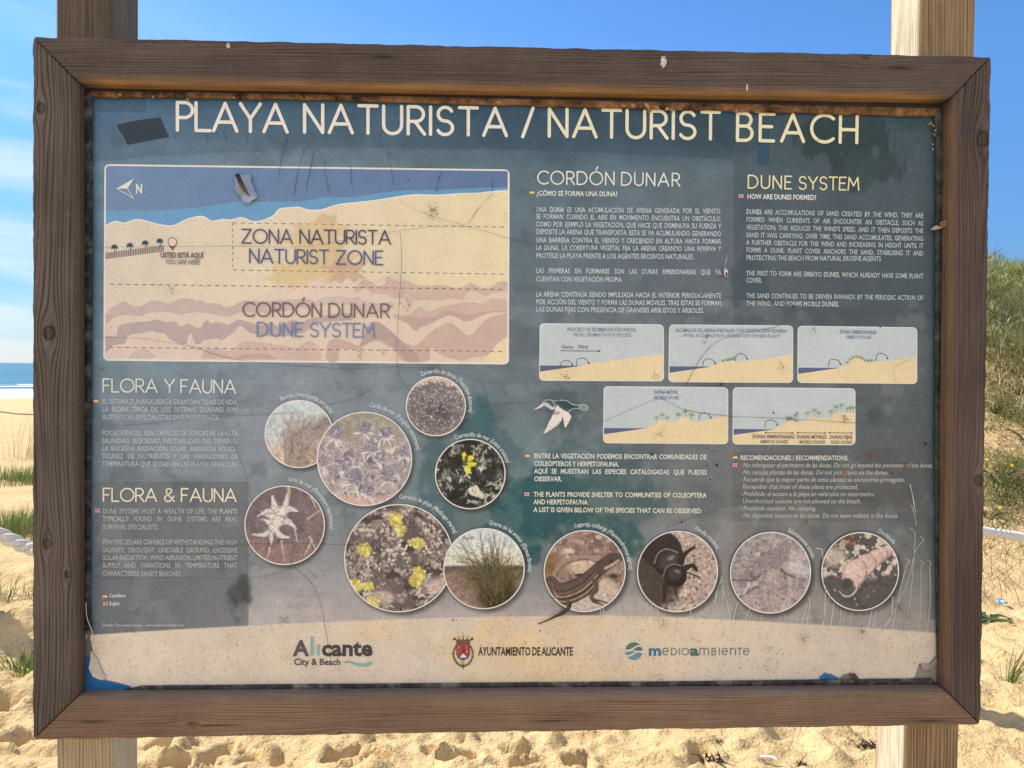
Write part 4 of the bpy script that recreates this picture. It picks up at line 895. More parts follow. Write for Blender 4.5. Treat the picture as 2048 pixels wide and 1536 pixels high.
RE = [F5(q) for q in ([(690, 1000), (688, 930), (684, 890)], [(712, 1000), (716, 940), (716, 900)], [(955, 1005), (915, 920), (908, 850), (905, 820)], [(870, 1000), (880, 930), (850, 860)], [(1010, 1010), (1045, 850), (1060, 790), (1088, 762)], [(1100, 1010), (1085, 900), (1060, 830)],
      [(1140, 1010), (1180, 890), (1220, 850)], [(1205, 1015), (1215, 930), (1225, 880)], [(1240, 1015), (1245, 950), (1240, 900)], [(1560, 1020), (1565, 950), (1570, 900)], [(1600, 1020), (1640, 960), (1660, 930)], [(1735, 1025), (1790, 930), (1830, 720), (1880, 620)], [(1700, 1020), (1700, 950)], [(1870, 1030), (1875, 830), (1878, 640), (1860, 605)], [(1950, 1035), (1935, 900), (1885, 750), (1876, 640)], [(1980, 1035), (2010, 900), (2025, 840)])] + \
     [F6(q) for q in ([(30, 890), (45, 700), (75, 600), (108, 520)], [(300, 900), (330, 820), (350, 770)], [(330, 905), (360, 830)], [(425, 915), (440, 850)], [(590, 920), (592, 865)], [(650, 930), (635, 850)], [(690, 925), (688, 870)], [(745, 930), (735, 860)], [(780, 935), (810, 820), (835, 760)], [(825, 935), (850, 780), (845, 700)], [(965, 940), (980, 780), (985, 640)],
      [(970, 890), (1010, 730), (1030, 660)], [(1030, 950), (1055, 760)], [(1105, 945), (1120, 810)], [(1120, 955), (1160, 820)], [(1190, 960), (1208, 830)], [(1270, 965), (1285, 840)], [(1350, 975), (1380, 820)], [(1385, 980), (1415, 810)], [(1465, 985), (1580, 800), (1690, 560), (1745, 330), (1810, 225), (1822, 205), (1790, 182)], [(1550, 985), (1600, 740), (1670, 450), (1700, 405), (1700, 390), (1665, 372)],
      [(1655, 1000), (1700, 780), (1735, 420), (1750, 180), (1740, 140), (1705, 105)], [(1785, 1005), (1800, 700), (1800, 450), (1822, 410), (1795, 385)], [(1850, 1008), (1880, 700), (1875, 450), (1885, 410), (1862, 388)], [(980, 590), (960, 330), (945, 290), (905, 285)], [(1560, 700), (1540, 880), (1460, 985)])]
for q_ in RE: sh = Sheet(0.00035); sh.stroke(q_, r2.uniform(1.5, 2.4), np.array(RC) + r2.uniform(-12, 14), smooth=5, taper=[1, .9, .7]); sh.build('reed_drawing')
sh = Sheet(0.0005)
sh.poly([(234, 250), (262, 243), (316, 235), (321, 234), (329, 254), (338, 274), (300, 281), (255, 290), (249, 275), (238, 260)], (40, 54, 66))
ob = sh.build('tape_patch'); ob['label'] = 'dark grey strip of tape stuck under the corner of the board'

# ------------------------------------------------------------------ round nature pictures, painted point by point
class Can:
    def __init__(s, r, c): s.n = int(2 * r + 6); s.r = r; s.I = np.zeros((s.n, s.n, 3)) + np.array(c, float); s.Y, s.X = np.mgrid[0:s.n, 0:s.n].astype(float); s.o = s.n / 2
    def mixm(s, a, c): s.I = s.I * (1 - a[..., None]) + np.array(c, float) * a[..., None]
    def grad(s, c0, c1, y0, y1): t_ = sstep(y0, y1, s.Y / s.n)[..., None]; s.I = np.array(c0) * (1 - t_) + np.array(c1) * t_
    def tex(s, sc, amt, seed, ay=1): s.I = s.I * (1 + (fbm(s.n, s.n, sc, 4, seed, ay) - 0.5)[..., None] * amt)
    def blot(s, sc, th, c, a, seed, soft=0.05, mask=None):
        m = sstep(th, th + soft, fbm(s.n, s.n, sc, 3, seed)) * a
        s.mixm(m if mask is None else m * mask, c)
    def line(s, pts, w_, c, a=1.0, taper=(1, 1), sm=6):
        p = spline(np.array(pts, float) * s.n, sm) if len(pts) > 2 else np.array(pts, float) * s.n
        m = len(p); ws = np.interp(np.linspace(0, 1, m), np.linspace(0, 1, len(taper)), taper) * w_ / 2
        for i in range(m - 1):
            a_, b_ = p[i], p[i + 1]; pad = ws[i] + 2
            x0, x1 = int(max(min(a_[0], b_[0]) - pad, 0)), int(min(max(a_[0], b_[0]) + pad + 1, s.n)); y0, y1 = int(max(min(a_[1], b_[1]) - pad, 0)), int(min(max(a_[1], b_[1]) + pad + 1, s.n))
            if x1 <= x0 or y1 <= y0: continue
            X, Y = s.X[y0:y1, x0:x1], s.Y[y0:y1, x0:x1]; d = b_ - a_; L2 = d @ d + 1e-9
            t_ = np.clip(((X - a_[0]) * d[0] + (Y - a_[1]) * d[1]) / L2, 0, 1)
            ds = np.hypot(X - a_[0] - t_ * d[0], Y - a_[1] - t_ * d[1]); wl = ws[i] + (ws[i + 1] - ws[i]) * t_
            al = np.clip(wl - ds + 0.5, 0, 1)[..., None] * a
            s.I[y0:y1, x0:x1] = s.I[y0:y1, x0:x1] * (1 - al) + np.array(c, float) * al
    def ell(s, x, y, rx, ry, c, a=1.0, ang=0, soft=0.12):
        X = s.X / s.n - x; Y = s.Y / s.n - y; ca, sa = math.cos(ang), math.sin(ang)
        d = np.hypot((X * ca + Y * sa) / rx, (-X * sa + Y * ca) / ry); s.mixm(sstep(1 + soft, 1 - soft, d) * a, c)
def leafstar(cv, x, y, r, n, w_, c, R, a=0.9):
    for k in range(n):
        t_ = R.uniform(0, 6.28); l_ = r * R.uniform(.6, 1.1)
        cv.line([(x, y), (x + math.cos(t_) * l_ * .55, y + math.sin(t_) * l_ * .55), (x + math.cos(t_) * l_, y + math.sin(t_) * l_)], w_, np.array(c) + R.uniform(-22, 22), a, (.5, 1, .1), 3)
def pic(ci, fn):
    cx, cy, r_ = CIRC[ci]; cv = fn(r_); cv.tex(3, .36, 300 + ci); cv.tex(7, .18, 320 + ci); cv.I = cv.I * .9 + .1 * (cv.I.mean(2, keepdims=True)) + np.random.default_rng(ci).normal(0, 5, cv.I.shape[:2])[..., None]; nr, na = int(r_ * 0.95), 220
    rr = np.linspace(0, r_ - 1.3, nr + 1)[1:]; aa = np.linspace(0, 2 * math.pi, na, endpoint=False)
    Rg, Ag = np.meshgrid(rr, aa, indexing='ij'); X, Y = Rg * np.cos(Ag), Rg * np.sin(Ag)
    sxx, syy = np.clip(X + cv.o, 0, cv.n - 1.01), np.clip(Y + cv.o, 0, cv.n - 1.01)
    xi, yi = sxx.astype(int), syy.astype(int); fx, fy = (sxx - xi)[..., None], (syy - yi)[..., None]
    I = cv.I; c = (I[yi, xi] * (1 - fx) + I[yi, xi + 1] * fx) * (1 - fy) + (I[yi + 1, xi] * (1 - fx) + I[yi + 1, xi + 1] * fx) * fy
    pc = uv(cx, cy); lift = 0.0007 + 0.00025 * ci
    q = pc + np.stack([X, -Y], -1) * PXM
    Vv = [uv3(pc[None], np.array([lift]))]; Cc = [I[int(cv.o), int(cv.o)][None]]
    Vv.append(uv3(q.reshape(-1, 2), np.full(nr * na, lift))); Cc.append(c.reshape(-1, 3))
    F = [[0, 1 + (j + 1) % na, 1 + j] for j in range(na)]
    id_ = 1 + np.arange(nr * na).reshape(nr, na); nx = np.roll(id_, -1, 1)
    F += np.stack([id_[:-1], nx[:-1], nx[1:], id_[1:]], -1).reshape(-1, 4)[:, ::1].tolist()
    n0 = 1 + nr * na                                            # pale printed rim
    for k, rad in enumerate((r_ - 1.3, r_ + 0.9)):
        qq = pc + np.stack([rad * np.cos(aa), -rad * np.sin(aa)], -1) * PXM
        Vv.append(uv3(qq, np.full(na, lift + 0.00004))); Cc.append(np.zeros((na, 3)) + np.array((226, 216, 206)))
    F += [[n0 + j, n0 + (j + 1) % na, n0 + na + (j + 1) % na, n0 + na + j] for j in range(na)]
    F = [f[::-1] if k >= na else f for k, f in enumerate(F)]
    ob = mesh_np('round_picture', np.vstack(Vv), F, M_ART, panel, col=alb(np.clip(np.vstack(Cc), 4, 250)), origin=ROOT)
    return ob
def c_barron(r):
    cv = Can(r, (196, 204, 204)); R = random.Random(1)
    cv.grad((194, 203, 205), (196, 172, 154), .45, .75); cv.tex(20, .2, 1); cv.ell(.95, .42, .28, .2, (120, 118, 110), .8, soft=.4)
    for k in range(420):
        b = (R.uniform(.30, .62), R.uniform(.8, 1.02)); t_ = R.random()
        if t_ < .55: e = (b[0] + R.uniform(.1, .6), R.uniform(.18, .55)); m = (b[0] + (e[0] - b[0]) * .25, b[1] - .35)
        else: e = (b[0] + R.uniform(-.25, .25), R.uniform(.15, .5)); m = (b[0] + (e[0] - b[0]) * .2, b[1] - .3)
        g = R.choice([(140, 122, 116), (172, 152, 140), (112, 98, 96), (158, 140, 132), (188, 170, 155)])
        cv.line([b, m, e], R.uniform(.8, 1.6), g, .6, (1, .9, .3), 5)
    for k in range(200):
        b = (R.uniform(.4, .9), R.uniform(.7, .95)); cv.line([b, (b[0] + R.uniform(-.1, .1), b[1] - R.uniform(.02, .1))], 1.2, R.choice([(196, 168, 142), (150, 124, 108), (120, 100, 92)]), .6)
    return cv
def c_cardo(r):
    cv = Can(r, (164, 150, 146)); R = random.Random(2); cv.grad((156, 146, 130), (160, 146, 146), .1, .45); cv.tex(26, .3, 3)
    cv.blot(14, .55, (104, 92, 98), .8, 5, .1, sstep(.35, .5, cv.Y / cv.n)); cv.mixm(sstep(.86, .93, cv.Y / cv.n + .1 * np.abs(cv.X / cv.n - .5)) * .9, (206, 168, 156))
    for k in range(60): leafstar(cv, R.uniform(.05, .95), R.uniform(.38, .88), .10, 5, 2.6, R.choice([(190, 174, 172), (150, 138, 146), (204, 188, 180)]), R, .75)
    for x, y, s_ in [(.20, .22, .062), (.50, .17, .062), (.58, .36, .06), (.66, .26, .045), (.30, .55, .06), (.40, .68, .07), (.73, .66, .06), (.66, .48, .045), (.90, .42, .05), (.72, .22, .05), (.54, .82, .05), (.08, .52, .05)]:
        leafstar(cv, x, y + s_, s_ * 2.3, 11, 3.2, (212, 198, 192), R, .9); cv.ell(x, y, s_ * 1.1, s_ * 1.2, (142, 134, 143), .92, soft=.25)
        for k in range(26): t_ = R.uniform(0, 6.28); q = s_ * R.uniform(0, 1.15); cv.ell(x + math.cos(t_) * q, y + math.sin(t_) * q, .009, .009, R.choice([(104, 96, 108), (184, 176, 182), (130, 120, 130)]), .8)
    cv.ell(.75, .42, .05, .012, (222, 206, 176), .9, .5); cv.ell(.80, .40, .012, .04, (222, 206, 176), .9, .4); return cv
def c_zamar(r):
    cv = Can(r, (202, 178, 168)); R = random.Random(3); cv.tex(4, .25, 1)
    d = np.hypot((cv.X / cv.n - .48) / .62, (cv.Y / cv.n - .72) / .62) + (fbm(cv.n, cv.n, 8, 3, 4) - .5) * .25
    cv.mixm(sstep(1.02, .94, d) * .95, (112, 103, 102)); cv.ell(.55, .62, .2, .16, (82, 76, 78), .8, soft=.5)
    for k in range(900):
        x, y = R.random(), R.random()
        if ((x - .48) / .62) ** 2 + ((y - .72) / .62) ** 2 < 1: cv.ell(x, y, .011, .013, R.choice([(186, 176, 170), (160, 150, 146), (132, 122, 120), (202, 192, 186), (84, 78, 80)]), .8, soft=.3)
    return cv
def c_cuer(r):
    cv = Can(r, (44, 42, 42)); R = random.Random(4); cv.blot(16, .5, (76, 74, 68), .9, 3, .1)
    for k in range(170):
        x, y = R.random(), R.random()
        if fbm_pick(x, y) and not (.30 < x < .75 and .42 < y < .7 and R.random() < .75): leafstar(cv, x, y, .07, 5, 3, R.choice([(146, 148, 130), (178, 178, 158), (112, 116, 102), (196, 192, 172), (130, 136, 112)]), R, .9)
    cv.blot(10, .60, (26, 26, 28), .8, 9, .05)
    for p in ([(.38, .22), (.42, .19), (.45, .24), (.44, .30), (.40, .32)], [(.46, .32), (.47, .25), (.54, .24), (.55, .29), (.50, .33)], [(.44, .34), (.52, .33), (.60, .35), (.56, .39), (.49, .40)], [(.43, .38), (.49, .38), (.50, .46), (.52, .49), (.46, .49), (.43, .44)]): fillp(cv, p, (228, 208, 44))
    cv.line([(.44, .26), (.42, .38)], 5, (92, 96, 62), .8)
    for a_ in (-2.6, -2.1, -1.6, -1.0, -.4, .0, .5, 1.2): cv.line([(.585, .64 + .02), (.585 - math.cos(a_) * .10, .72 + math.sin(a_) * .0 + abs(math.sin(a_ * .6)) * .10), (.585 + math.sin(a_) * .11, .70 + math.cos(a_) * .10)], 5, (212, 200, 176), .95, (.5, 1, .2), 4)
    cv.line([(.22, .46), (.30, .52), (.45, .58), (.56, .66)], 2.5, (120, 112, 112), .8); cv.ell(.2, .48, .025, .07, (112, 104, 110), .9, .2); return cv
def fbm_pick(x, y): return (math.sin(x * 19) * math.cos(y * 17) + math.sin(x * 7 + y * 11)) > -.7
def fillp(cv, pts, c, a=1):
    q = np.array(pts) * cv.n; ins = np.zeros(cv.X.shape, bool); j = len(q) - 1
    for i in range(len(q)):
        xi, yi = q[i]; xj, yj = q[j]; ins ^= ((yi > cv.Y) != (yj > cv.Y)) & (cv.X < (xj - xi) * (cv.Y - yi) / (yj - yi + 1e-9) + xi); j = i
    cv.mixm(ins * a, c)
def c_lirio(r):
    cv = Can(r, (112, 98, 100)); R = random.Random(5); cv.tex(22, .4, 2); cv.mixm(sstep(.60, .76, cv.Y / cv.n + (cv.X / cv.n - .5) * -.1) * .9, (142, 112, 108)); cv.ell(.85, .45, .16, .2, (140, 110, 106), .7, soft=.5); cv.tex(4, .28, 8)
    for k in range(16): x = R.uniform(0, 1); cv.line([(x, R.uniform(.0, .9)), (x + R.uniform(-.25, .25), R.uniform(0, .9))], 2.5, R.choice([(92, 80, 84), (132, 118, 114), (150, 138, 128)]), .6, (1, .3))
    cv.line([(.54, .0), (.55, .10), (.54, .2)], 6, (186, 184, 130), .8)
    def pet(a, b, w_=12, bend=.03):
        m = ((a[0] + b[0]) / 2 + (b[1] - a[1]) * bend * 4, (a[1] + b[1]) / 2 - (b[0] - a[0]) * bend * 4)
        cv.line([a, m, b], w_ + 2.5, (120, 106, 104), .7, (.7, 1, .2), 5); cv.line([a, m, b], w_, (200, 189, 182), .95, (.7, 1, .2), 5); cv.line([a, m, b], 2, (224, 216, 206), .8, (.3, 1, .2), 5)
    for b, w_, q in [((.35, .13), 11, .03), ((.53, .11), 11, -.02), ((.22, .33), 11, .05), ((.17, .39), 10, -.04), ((.66, .33), 12, .05), ((.34, .27), 10, .0)]: pet((.46, .35), b, w_, q)
    for b, w_, q in [((.11, .61), 9, .05), ((.34, .74), 10, -.02), ((.56, .65), 11, -.06), ((.64, .54), 13, .07), ((.50, .42), 11, .03), ((.22, .42), 10, .0)]: pet((.38, .50), b, w_, q)
    for x, y in ((.46, .34), (.37, .50), (.40, .44)): cv.ell(x, y, .07, .07, (214, 202, 188), .9, soft=.4)
    for k in range(20): cv.ell(R.uniform(.32, .50), R.uniform(.30, .56), .012, .012, R.choice([(232, 222, 205), (150, 132, 122), (190, 160, 120)]), .9)
    for a, b in (((.46, .70), (.50, .95)), ((.80, .64), (.90, .85)), ((.82, .70), (.74, .88)), ((.82, .15), (.88, .30)), ((.32, .78), (.28, .95)), ((.62, .55), (.66, .72)), ((.78, .42), (.95, .30))): cv.line([a, b], 4.5, (200, 186, 172), .8, (1, .3))
    return cv
def c_carre(r):
    cv = Can(r, (104, 90, 86)); R = random.Random(6); cv.blot(18, .5, (70, 60, 60), .9, 2, .1); cv.blot(9, .56, (168, 146, 134), .7, 5, .1)
    for k in range(230):
        x, y = R.random(), R.random()
        if .3 < x < .52 and .64 < y < .9 and R.random() < .85: continue
        if .52 < x < .70 and .18 < y < .32: continue
        leafstar(cv, x, y, .055, 6, 4, R.choice([(186, 170, 154), (160, 144, 132), (204, 186, 170), (128, 112, 106), (176, 166, 150)]), R, .85); cv.ell(x, y, .012, .012, (84, 72, 70), .6)
    cv.ell(.62, .26, .09, .08, (104, 90, 90), .8, soft=.5); cv.ell(.25, .36, .10, .05, (88, 76, 78), .8, soft=.5); cv.ell(.85, .75, .10, .08, (206, 176, 160), .8, soft=.5); cv.ell(.35, .85, .1, .06, (206, 180, 162), .8, soft=.5)
    cv.line([(.15, .24), (.28, .25)], 6, (206, 186, 172), .9)
    for x, y, a, b in [(.47, .15, .05, .06), (.51, .24, .055, .06), (.66, .365, .06, .05), (.195, .42, .055, .055), (.68, .64, .06, .06), (.65, .71, .055, .05), (.10, .74, .07, .05), (.22, .75, .06, .025), (.26, .90, .06, .055)]:
        for k in range(46): t_ = R.uniform(0, 6.28); q = R.random() ** .5; cv.ell(x + math.cos(t_) * a * q, y + math.sin(t_) * b * q, .016, .013, R.choice([(216, 200, 98), (200, 182, 78), (228, 216, 134), (186, 166, 76)]), .9, t_, .3)
    return cv
def c_grama(r):
    cv = Can(r, (204, 204, 190)); R = random.Random(7); cv.grad((198, 202, 198), (212, 206, 178), .1, .45)
    cv.mixm(sstep(.47, .49, cv.Y / cv.n + (fbm(cv.n, cv.n, 6, 3, 2) - .5) * .05) * 1., (138, 112, 98)); cv.mixm(sstep(.455, .47, cv.Y / cv.n) * sstep(.58, .5, cv.Y / cv.n) * .8, (88, 82, 80))
    cv.tex(3, .35, 3); cv.blot(5, .6, (186, 150, 138), .7, 6, .1, sstep(.7, .85, cv.Y / cv.n))
    cv.ell(.62, .60, .34, .14, (108, 94, 52), .7, soft=.5); cv.ell(.66, .82, .22, .2, (38, 30, 20), .95, soft=.5)
    for k in range(260):
        b = (R.gauss(.64, .07), R.uniform(.7, .95)); a = R.gauss(-.25, .55); l_ = R.uniform(.2, .55)
        cv.line([b, (b[0] + math.sin(a) * l_ * .5, b[1] - l_ * .5), (b[0] + math.sin(a) * l_ * 1.1, b[1] - math.cos(a) * l_)], 1.3, R.choice([(60, 48, 24), (96, 84, 40), (128, 110, 56), (44, 36, 24)]), .7, (1, .8, .3), 4)
    for k in range(46):
        b = (R.gauss(.62, .09), R.uniform(.66, .84)); e = (R.uniform(.02, .95), R.uniform(.04, .45)); m = ((b[0] * .6 + e[0] * .4), b[1] - .30)
        cv.line([b, m, e], 1.5, R.choice([(84, 76, 58), (104, 94, 74), (70, 62, 44)]), .8, (.8, .9, .5), 6)
    for x, y in ((.25, .13), (.30, .14), (.35, .13)): cv.ell(x, y, .022, .02, (160, 130, 104), .8)
    return cv
def stones(cv, n, cols, R, rmin, rmax, mask=None):
    for k in range(n):
        x, y = R.random(), R.random()
        if mask and not mask(x, y): continue
        q = R.uniform(rmin, rmax); cv.ell(x, y, q, q * R.uniform(.6, 1), R.choice(cols), .85, R.uniform(0, 3), .3)
def c_lizard(r):
    cv = Can(r, (150, 122, 110)); R = random.Random(8); cv.blot(14, .52, (112, 86, 78), .8, 2, .12); stones(cv, 130, [(186, 156, 142), (132, 104, 94), (166, 138, 126), (206, 180, 162), (104, 80, 72)], R, .015, .045, lambda x, y: y < .45)
    cv.ell(.10, .42, .14, .14, (126, 92, 48), .7, soft=.5); cv.ell(.30, .26, .08, .035, (216, 196, 174), .9, soft=.3); cv.ell(.75, .72, .16, .14, (198, 174, 154), .9, .4, .2); cv.ell(.50, .46, .20, .09, (206, 178, 152), .9, .1, .3)
    cv.ell(.5, .9, .34, .14, (196, 178, 160), .9, soft=.3); cv.ell(.46, .55, .08, .025, (60, 46, 42), .8); cv.ell(.84, .56, .05, .025, (58, 44, 40), .9); stones(cv, 260, [(150, 128, 116), (220, 200, 180), (120, 98, 90)], R, .004, .01)
    cv.line([(.15, .58), (.18, .48), (.30, .39), (.46, .34), (.62, .345), (.74, .36)], 12, (158, 128, 110), 1, (1.2, 1, .9, .8, .6, .5)); cv.line([(.17, .56), (.22, .46), (.36, .38), (.55, .355)], 3, (120, 94, 82), .8)
    body = [(.10, .62), (.16, .76), (.30, .76), (.46, .69), (.58, .58), (.70, .45), (.78, .39)]
    cv.line(body, 43, (58, 44, 40), 1, (.5, 1, 1.05, 1, .8, .62, .5)); cv.line(body, 38, (94, 73, 64), 1, (.5, 1, 1.05, 1, .8, .62, .5)); off = lambda d: [(x + d * .35, y + d) for x, y in body]
    cv.line(off(.055), 7, (66, 48, 44), 1, (.5, 1, 1, 1, .7, .3)); cv.line(off(.035), 2.4, (186, 160, 128), .9); cv.line(off(.088), 2.2, (176, 150, 120), .9, (.6, 1, 1, .8, .4)); cv.line(off(-.03), 2.6, (60, 46, 42), .8); cv.line(off(-.008), 1.6, (124, 98, 84), .8)
    cv.line([(.69, .47), (.80, .375), (.88, .345), (.93, .35)], 28, (82, 68, 62), 1, (.95, 1, .7, .35)); cv.line([(.74, .47), (.82, .43), (.90, .375)], 5, (186, 166, 148), .8); cv.ell(.815, .385, .018, .014, (30, 24, 24), 1)
    cv.line([(.62, .62), (.64, .72), (.58, .80), (.62, .86)], 11, (92, 74, 64), 1, (1, .8, .8, .7))
    for k in range(5): cv.line([(.60, .83), (.60 + k * .045, .87 + .012 * (k % 3)), (.60 + k * .06, .91 - abs(k - 2) * .025)], 2.6, (74, 58, 52), 1)
    cv.line([(.30, .84), (.31, .95)], 6, (96, 78, 66), 1); return cv
def c_beetle(r):
    cv = Can(r, (178, 154, 140)); R = random.Random(9)
    stones(cv, 1100, [(200, 176, 160), (160, 134, 122), (218, 196, 178), (130, 106, 98), (182, 150, 138), (96, 78, 72)], R, .008, .02)
    dk = np.hypot((cv.X / cv.n - .12) / .46, (cv.Y / cv.n - .52) / .52) + (fbm(cv.n, cv.n, 9, 3, 4) - .5) * .5; cv.mixm(sstep(1.05, .8, dk) * .9, (62, 50, 47))
    stones(cv, 120, [(96, 80, 74), (70, 58, 54), (120, 100, 92)], R, .006, .014, lambda x, y: x < .35)
    cv.ell(.30, .24, .27, .23, (50, 42, 41), 1, .6, .06); stones(cv, 90, [(112, 104, 100), (34, 28, 28), (84, 76, 74)], R, .005, .013, lambda x, y: ((x - .37) / .10) ** 2 + ((y - .18) / .09) ** 2 < 1)
    for q in ([(.48, .40), (.58, .30), (.62, .26), (.70, .21)], [(.54, .50), (.64, .44), (.69, .43), (.73, .49)], [(.38, .62), (.35, .72), (.34, .86)]): cv.line(q, 8, (40, 33, 32), 1, (1.3, 1, .7))
    cv.ell(.40, .38, .19, .15, (30, 24, 24), 1, -.45, .05); cv.ell(.395, .365, .15, .105, (74, 64, 61), .85, -.45, .5); cv.ell(.42, .335, .05, .025, (150, 138, 132), .7, -.45, .6)
    cv.ell(.47, .545, .145, .135, (26, 21, 21), 1, .6, .05); cv.ell(.465, .525, .10, .085, (70, 60, 57), .85, .6, .5); cv.ell(.50, .50, .035, .02, (146, 134, 128), .7, .4, .6)
    cv.ell(.53, .63, .055, .045, (34, 28, 28), 1, -.4)
    cv.line([(.22, .40), (.26, .29), (.36, .23), (.5, .27)], 2.4, (150, 136, 128), .85); cv.line([(.33, .56), (.36, .46), (.46, .41), (.58, .45)], 2.2, (134, 122, 114), .85)
    for q in ([(.52, .38), (.58, .30), (.62, .26), (.68, .22)], [(.54, .46), (.64, .43), (.68, .43), (.72, .48)], [(.36, .60), (.34, .70), (.34, .84)]): cv.line(q, 6, (44, 36, 34), 1, (1.2, 1, .7))
    for q in ([(.54, .50), (.64, .52), (.76, .57)], [(.42, .60), (.46, .70), (.51, .82)]): cv.line(q, 2.5, (44, 36, 36), 1)
    return cv
def c_sala(r):
    cv = Can(r, (164, 149, 146)); R = random.Random(10); cv.tex(26, .25, 1); cv.tex(5, .35, 2); cv.mixm(sstep(.60, .75, cv.Y / cv.n) * .6, (172, 148, 142)); cv.blot(7, .58, (124, 110, 112), .7, 6, .1)
    stones(cv, 90, [(196, 182, 178), (140, 126, 132), (118, 104, 112), (208, 196, 190)], R, .012, .03, lambda x, y: y < .45 and x < .45)
    cv.line([(.15, .62), (.30, .48), (.45, .38), (.60, .30), (.66, .22)], 34, (138, 126, 124), .75, (.6, 1, 1, 1, .7)); stones(cv, 420, [(170, 156, 152), (108, 98, 100), (150, 138, 132), (186, 168, 152)], R, .006, .013)
    cv.ell(.84, .46, .17, .08, (190, 180, 174), .8, .3, .3); cv.ell(.50, .56, .09, .05, (188, 160, 138), .6, soft=.5); cv.line([(.03, .585), (.2, .59), (.34, .585)], 2.6, (92, 82, 86), .9); cv.line([(.12, .80), (.28, .70), (.36, .66)], 4, (96, 84, 92), .8); cv.line([(.18, .76), (.24, .62)], 5, (196, 184, 180), .8)
    for q in ([(.62, .46), (.70, .52), (.78, .55)], [(.66, .50), (.68, .58)], [(.26, .52), (.30, .56), (.36, .54)]): cv.line(q, 5, (104, 96, 98), .8)
    for k in range(160): x, y = R.random(), R.uniform(.6, 1); cv.line([(x, y), (x + R.uniform(-.06, .06), y + R.uniform(-.02, .02))], 1.5, R.choice([(140, 120, 116), (196, 176, 168)]), .6)
    return cv
def c_snail(r):
    cv = Can(r, (82, 76, 74)); R = random.Random(11); cv.tex(20, .3, 2)
    cv.blot(11, .55, (206, 190, 168), .95, 4, .05, sstep(.66, .5, cv.Y / cv.n)); cv.ell(.18, .32, .14, .12, (208, 190, 164), .8, soft=.5); stones(cv, 160, [(206, 190, 170), (160, 144, 130), (70, 62, 60), (188, 170, 150)], R, .006, .02, lambda x, y: y < .55 or R.random() < .15); cv.ell(.36, .12, .10, .08, (112, 72, 52), .5, soft=.6)
    cv.ell(.33, .68, .13, .13, (84, 78, 78), 1, 0, .05)
    seg = [(.84, .25, .085, .065), (.76, .29, .10, .085), (.68, .34, .12, .10), (.57, .42, .15, .125), (.43, .52, .185, .16)]
    for k, (x, y, a, b) in enumerate(seg):
        cv.ell(x, y + .01, b * .95, a * 1.02, (150, 118, 110), 1, .55, .05); cv.ell(x - .006, y - .004, b * .9, a * .96, (204, 170, 158), 1, .55, .1); cv.ell(x - .02, y - .035, b * .5, a * .55, (222, 194, 180), .7, .55, .5)
    cv.ell(.33, .68, .095, .10, (88, 82, 82), 1, .3, .1); cv.ell(.33, .66, .06, .06, (66, 60, 60), .9, 0, .4); cv.line([(.24, .74), (.30, .80), (.38, .80), (.45, .73), (.46, .64)], 3, (206, 190, 176), .9, (.4, 1, 1, 1, .5))
    stones(cv, 60, [(178, 160, 146), (130, 116, 108)], R, .006, .018, lambda x, y: x > .45 and y > .55); return cv
for ci, fn in enumerate((c_barron, c_cardo, c_zamar, c_cuer, c_lirio, c_carre, c_grama, c_lizard, c_beetle, c_sala, c_snail)): pic(ci, fn)
CAPC = (200, 206, 208)
for ci, s, rb, a0, a1 in [(0, 'Barrón (Ammophila arenaria)', 74, -28, 57), (1, 'Cardo de mar (Eryngium maritimum)', 104, 5, 80), (2, 'Zamarrilla de dunas (Teucrium dunense)', 66, -26, 100), (3, 'Cuernecillo de mar (Lotus creticus)', 75, -24, 73),
      (4, 'Lirio de mar (Pancratium maritimum)', 88, 5, 95), (5, 'Carretón de playa (Medicago marina)', 119, 0, 66), (6, 'Grama de las arenas (Elymus farctus)', 88.5, 6, 95), (7, 'Lagartija colilarga (Psammodromus algirus)', 90, -13, 89),
      (8, 'Pimelia modesta', 91, 22, 61), (9, 'Salamanquesa común', 90, 22.5, 72), (10, 'Chochlicella', 88, 23.5, 52)]:
    sh = Sheet(0.0009); text_arc(sh, s, ci, rb, a0, a1, 8.6, CAPC, 'r', True); sh.build('picture_caption', M_TXT)
# painted tail of the lizard hanging out of its picture
sh = Sheet(0.0034); sh.stroke(F5([(392, 850), (372, 905), (330, 940), (290, 965), (240, 985), (170, 1020), (78, 1055)]), 8.5, (66, 54, 48), smooth=4, taper=[.7, 1, .95, .6, .4, .25]); sh.build('lizard_leg_drawing')

# ------------------------------------------------------------------ logos
G7, G8 = zoom(540, 1230, 3.2), zoom(1160, 1230, 2.7676)
sh = Sheet(0.0005); LG = (88, 80, 82); TEAL = (134, 164, 158)
text_line(sh, 'A', G7([(152, 259)])[0], G7([(244, 259)])[0], 30, LG, wt='x', fit=True)
sh.poly(G7([(258, 137), (283, 137), (283, 258), (258, 258)]), TEAL); sh.poly(G7([(299, 188), (320, 188), (320, 258), (299, 258)]), TEAL)
text_line(sh, 'cante', G7([(330, 259)])[0], G7([(655, 258)])[0], 30.5, (66, 60, 62), wt='x', fit=True)
text_line(sh, 'City & Beach', G7([(152, 319)])[0], G7([(453, 319)])[0], 12.5, (84, 76, 76), fit=True, wt='b')
w0 = spline(np.array(G7([(470, 298), (510, 293), (560, 306), (605, 308), (652, 297)])), 6); w1 = spline(np.array(G7([(652, 318), (610, 330), (560, 326), (510, 308), (470, 303)])), 6); sh.poly(np.vstack([w0, w1]), (128, 162, 156))
sh.build('city_logo')
sh = Sheet(0.0005); cx, cy = G7([(1236, 240)])[0]
CR, GO, DK = (162, 62, 66), (176, 152, 70), (72, 60, 50)
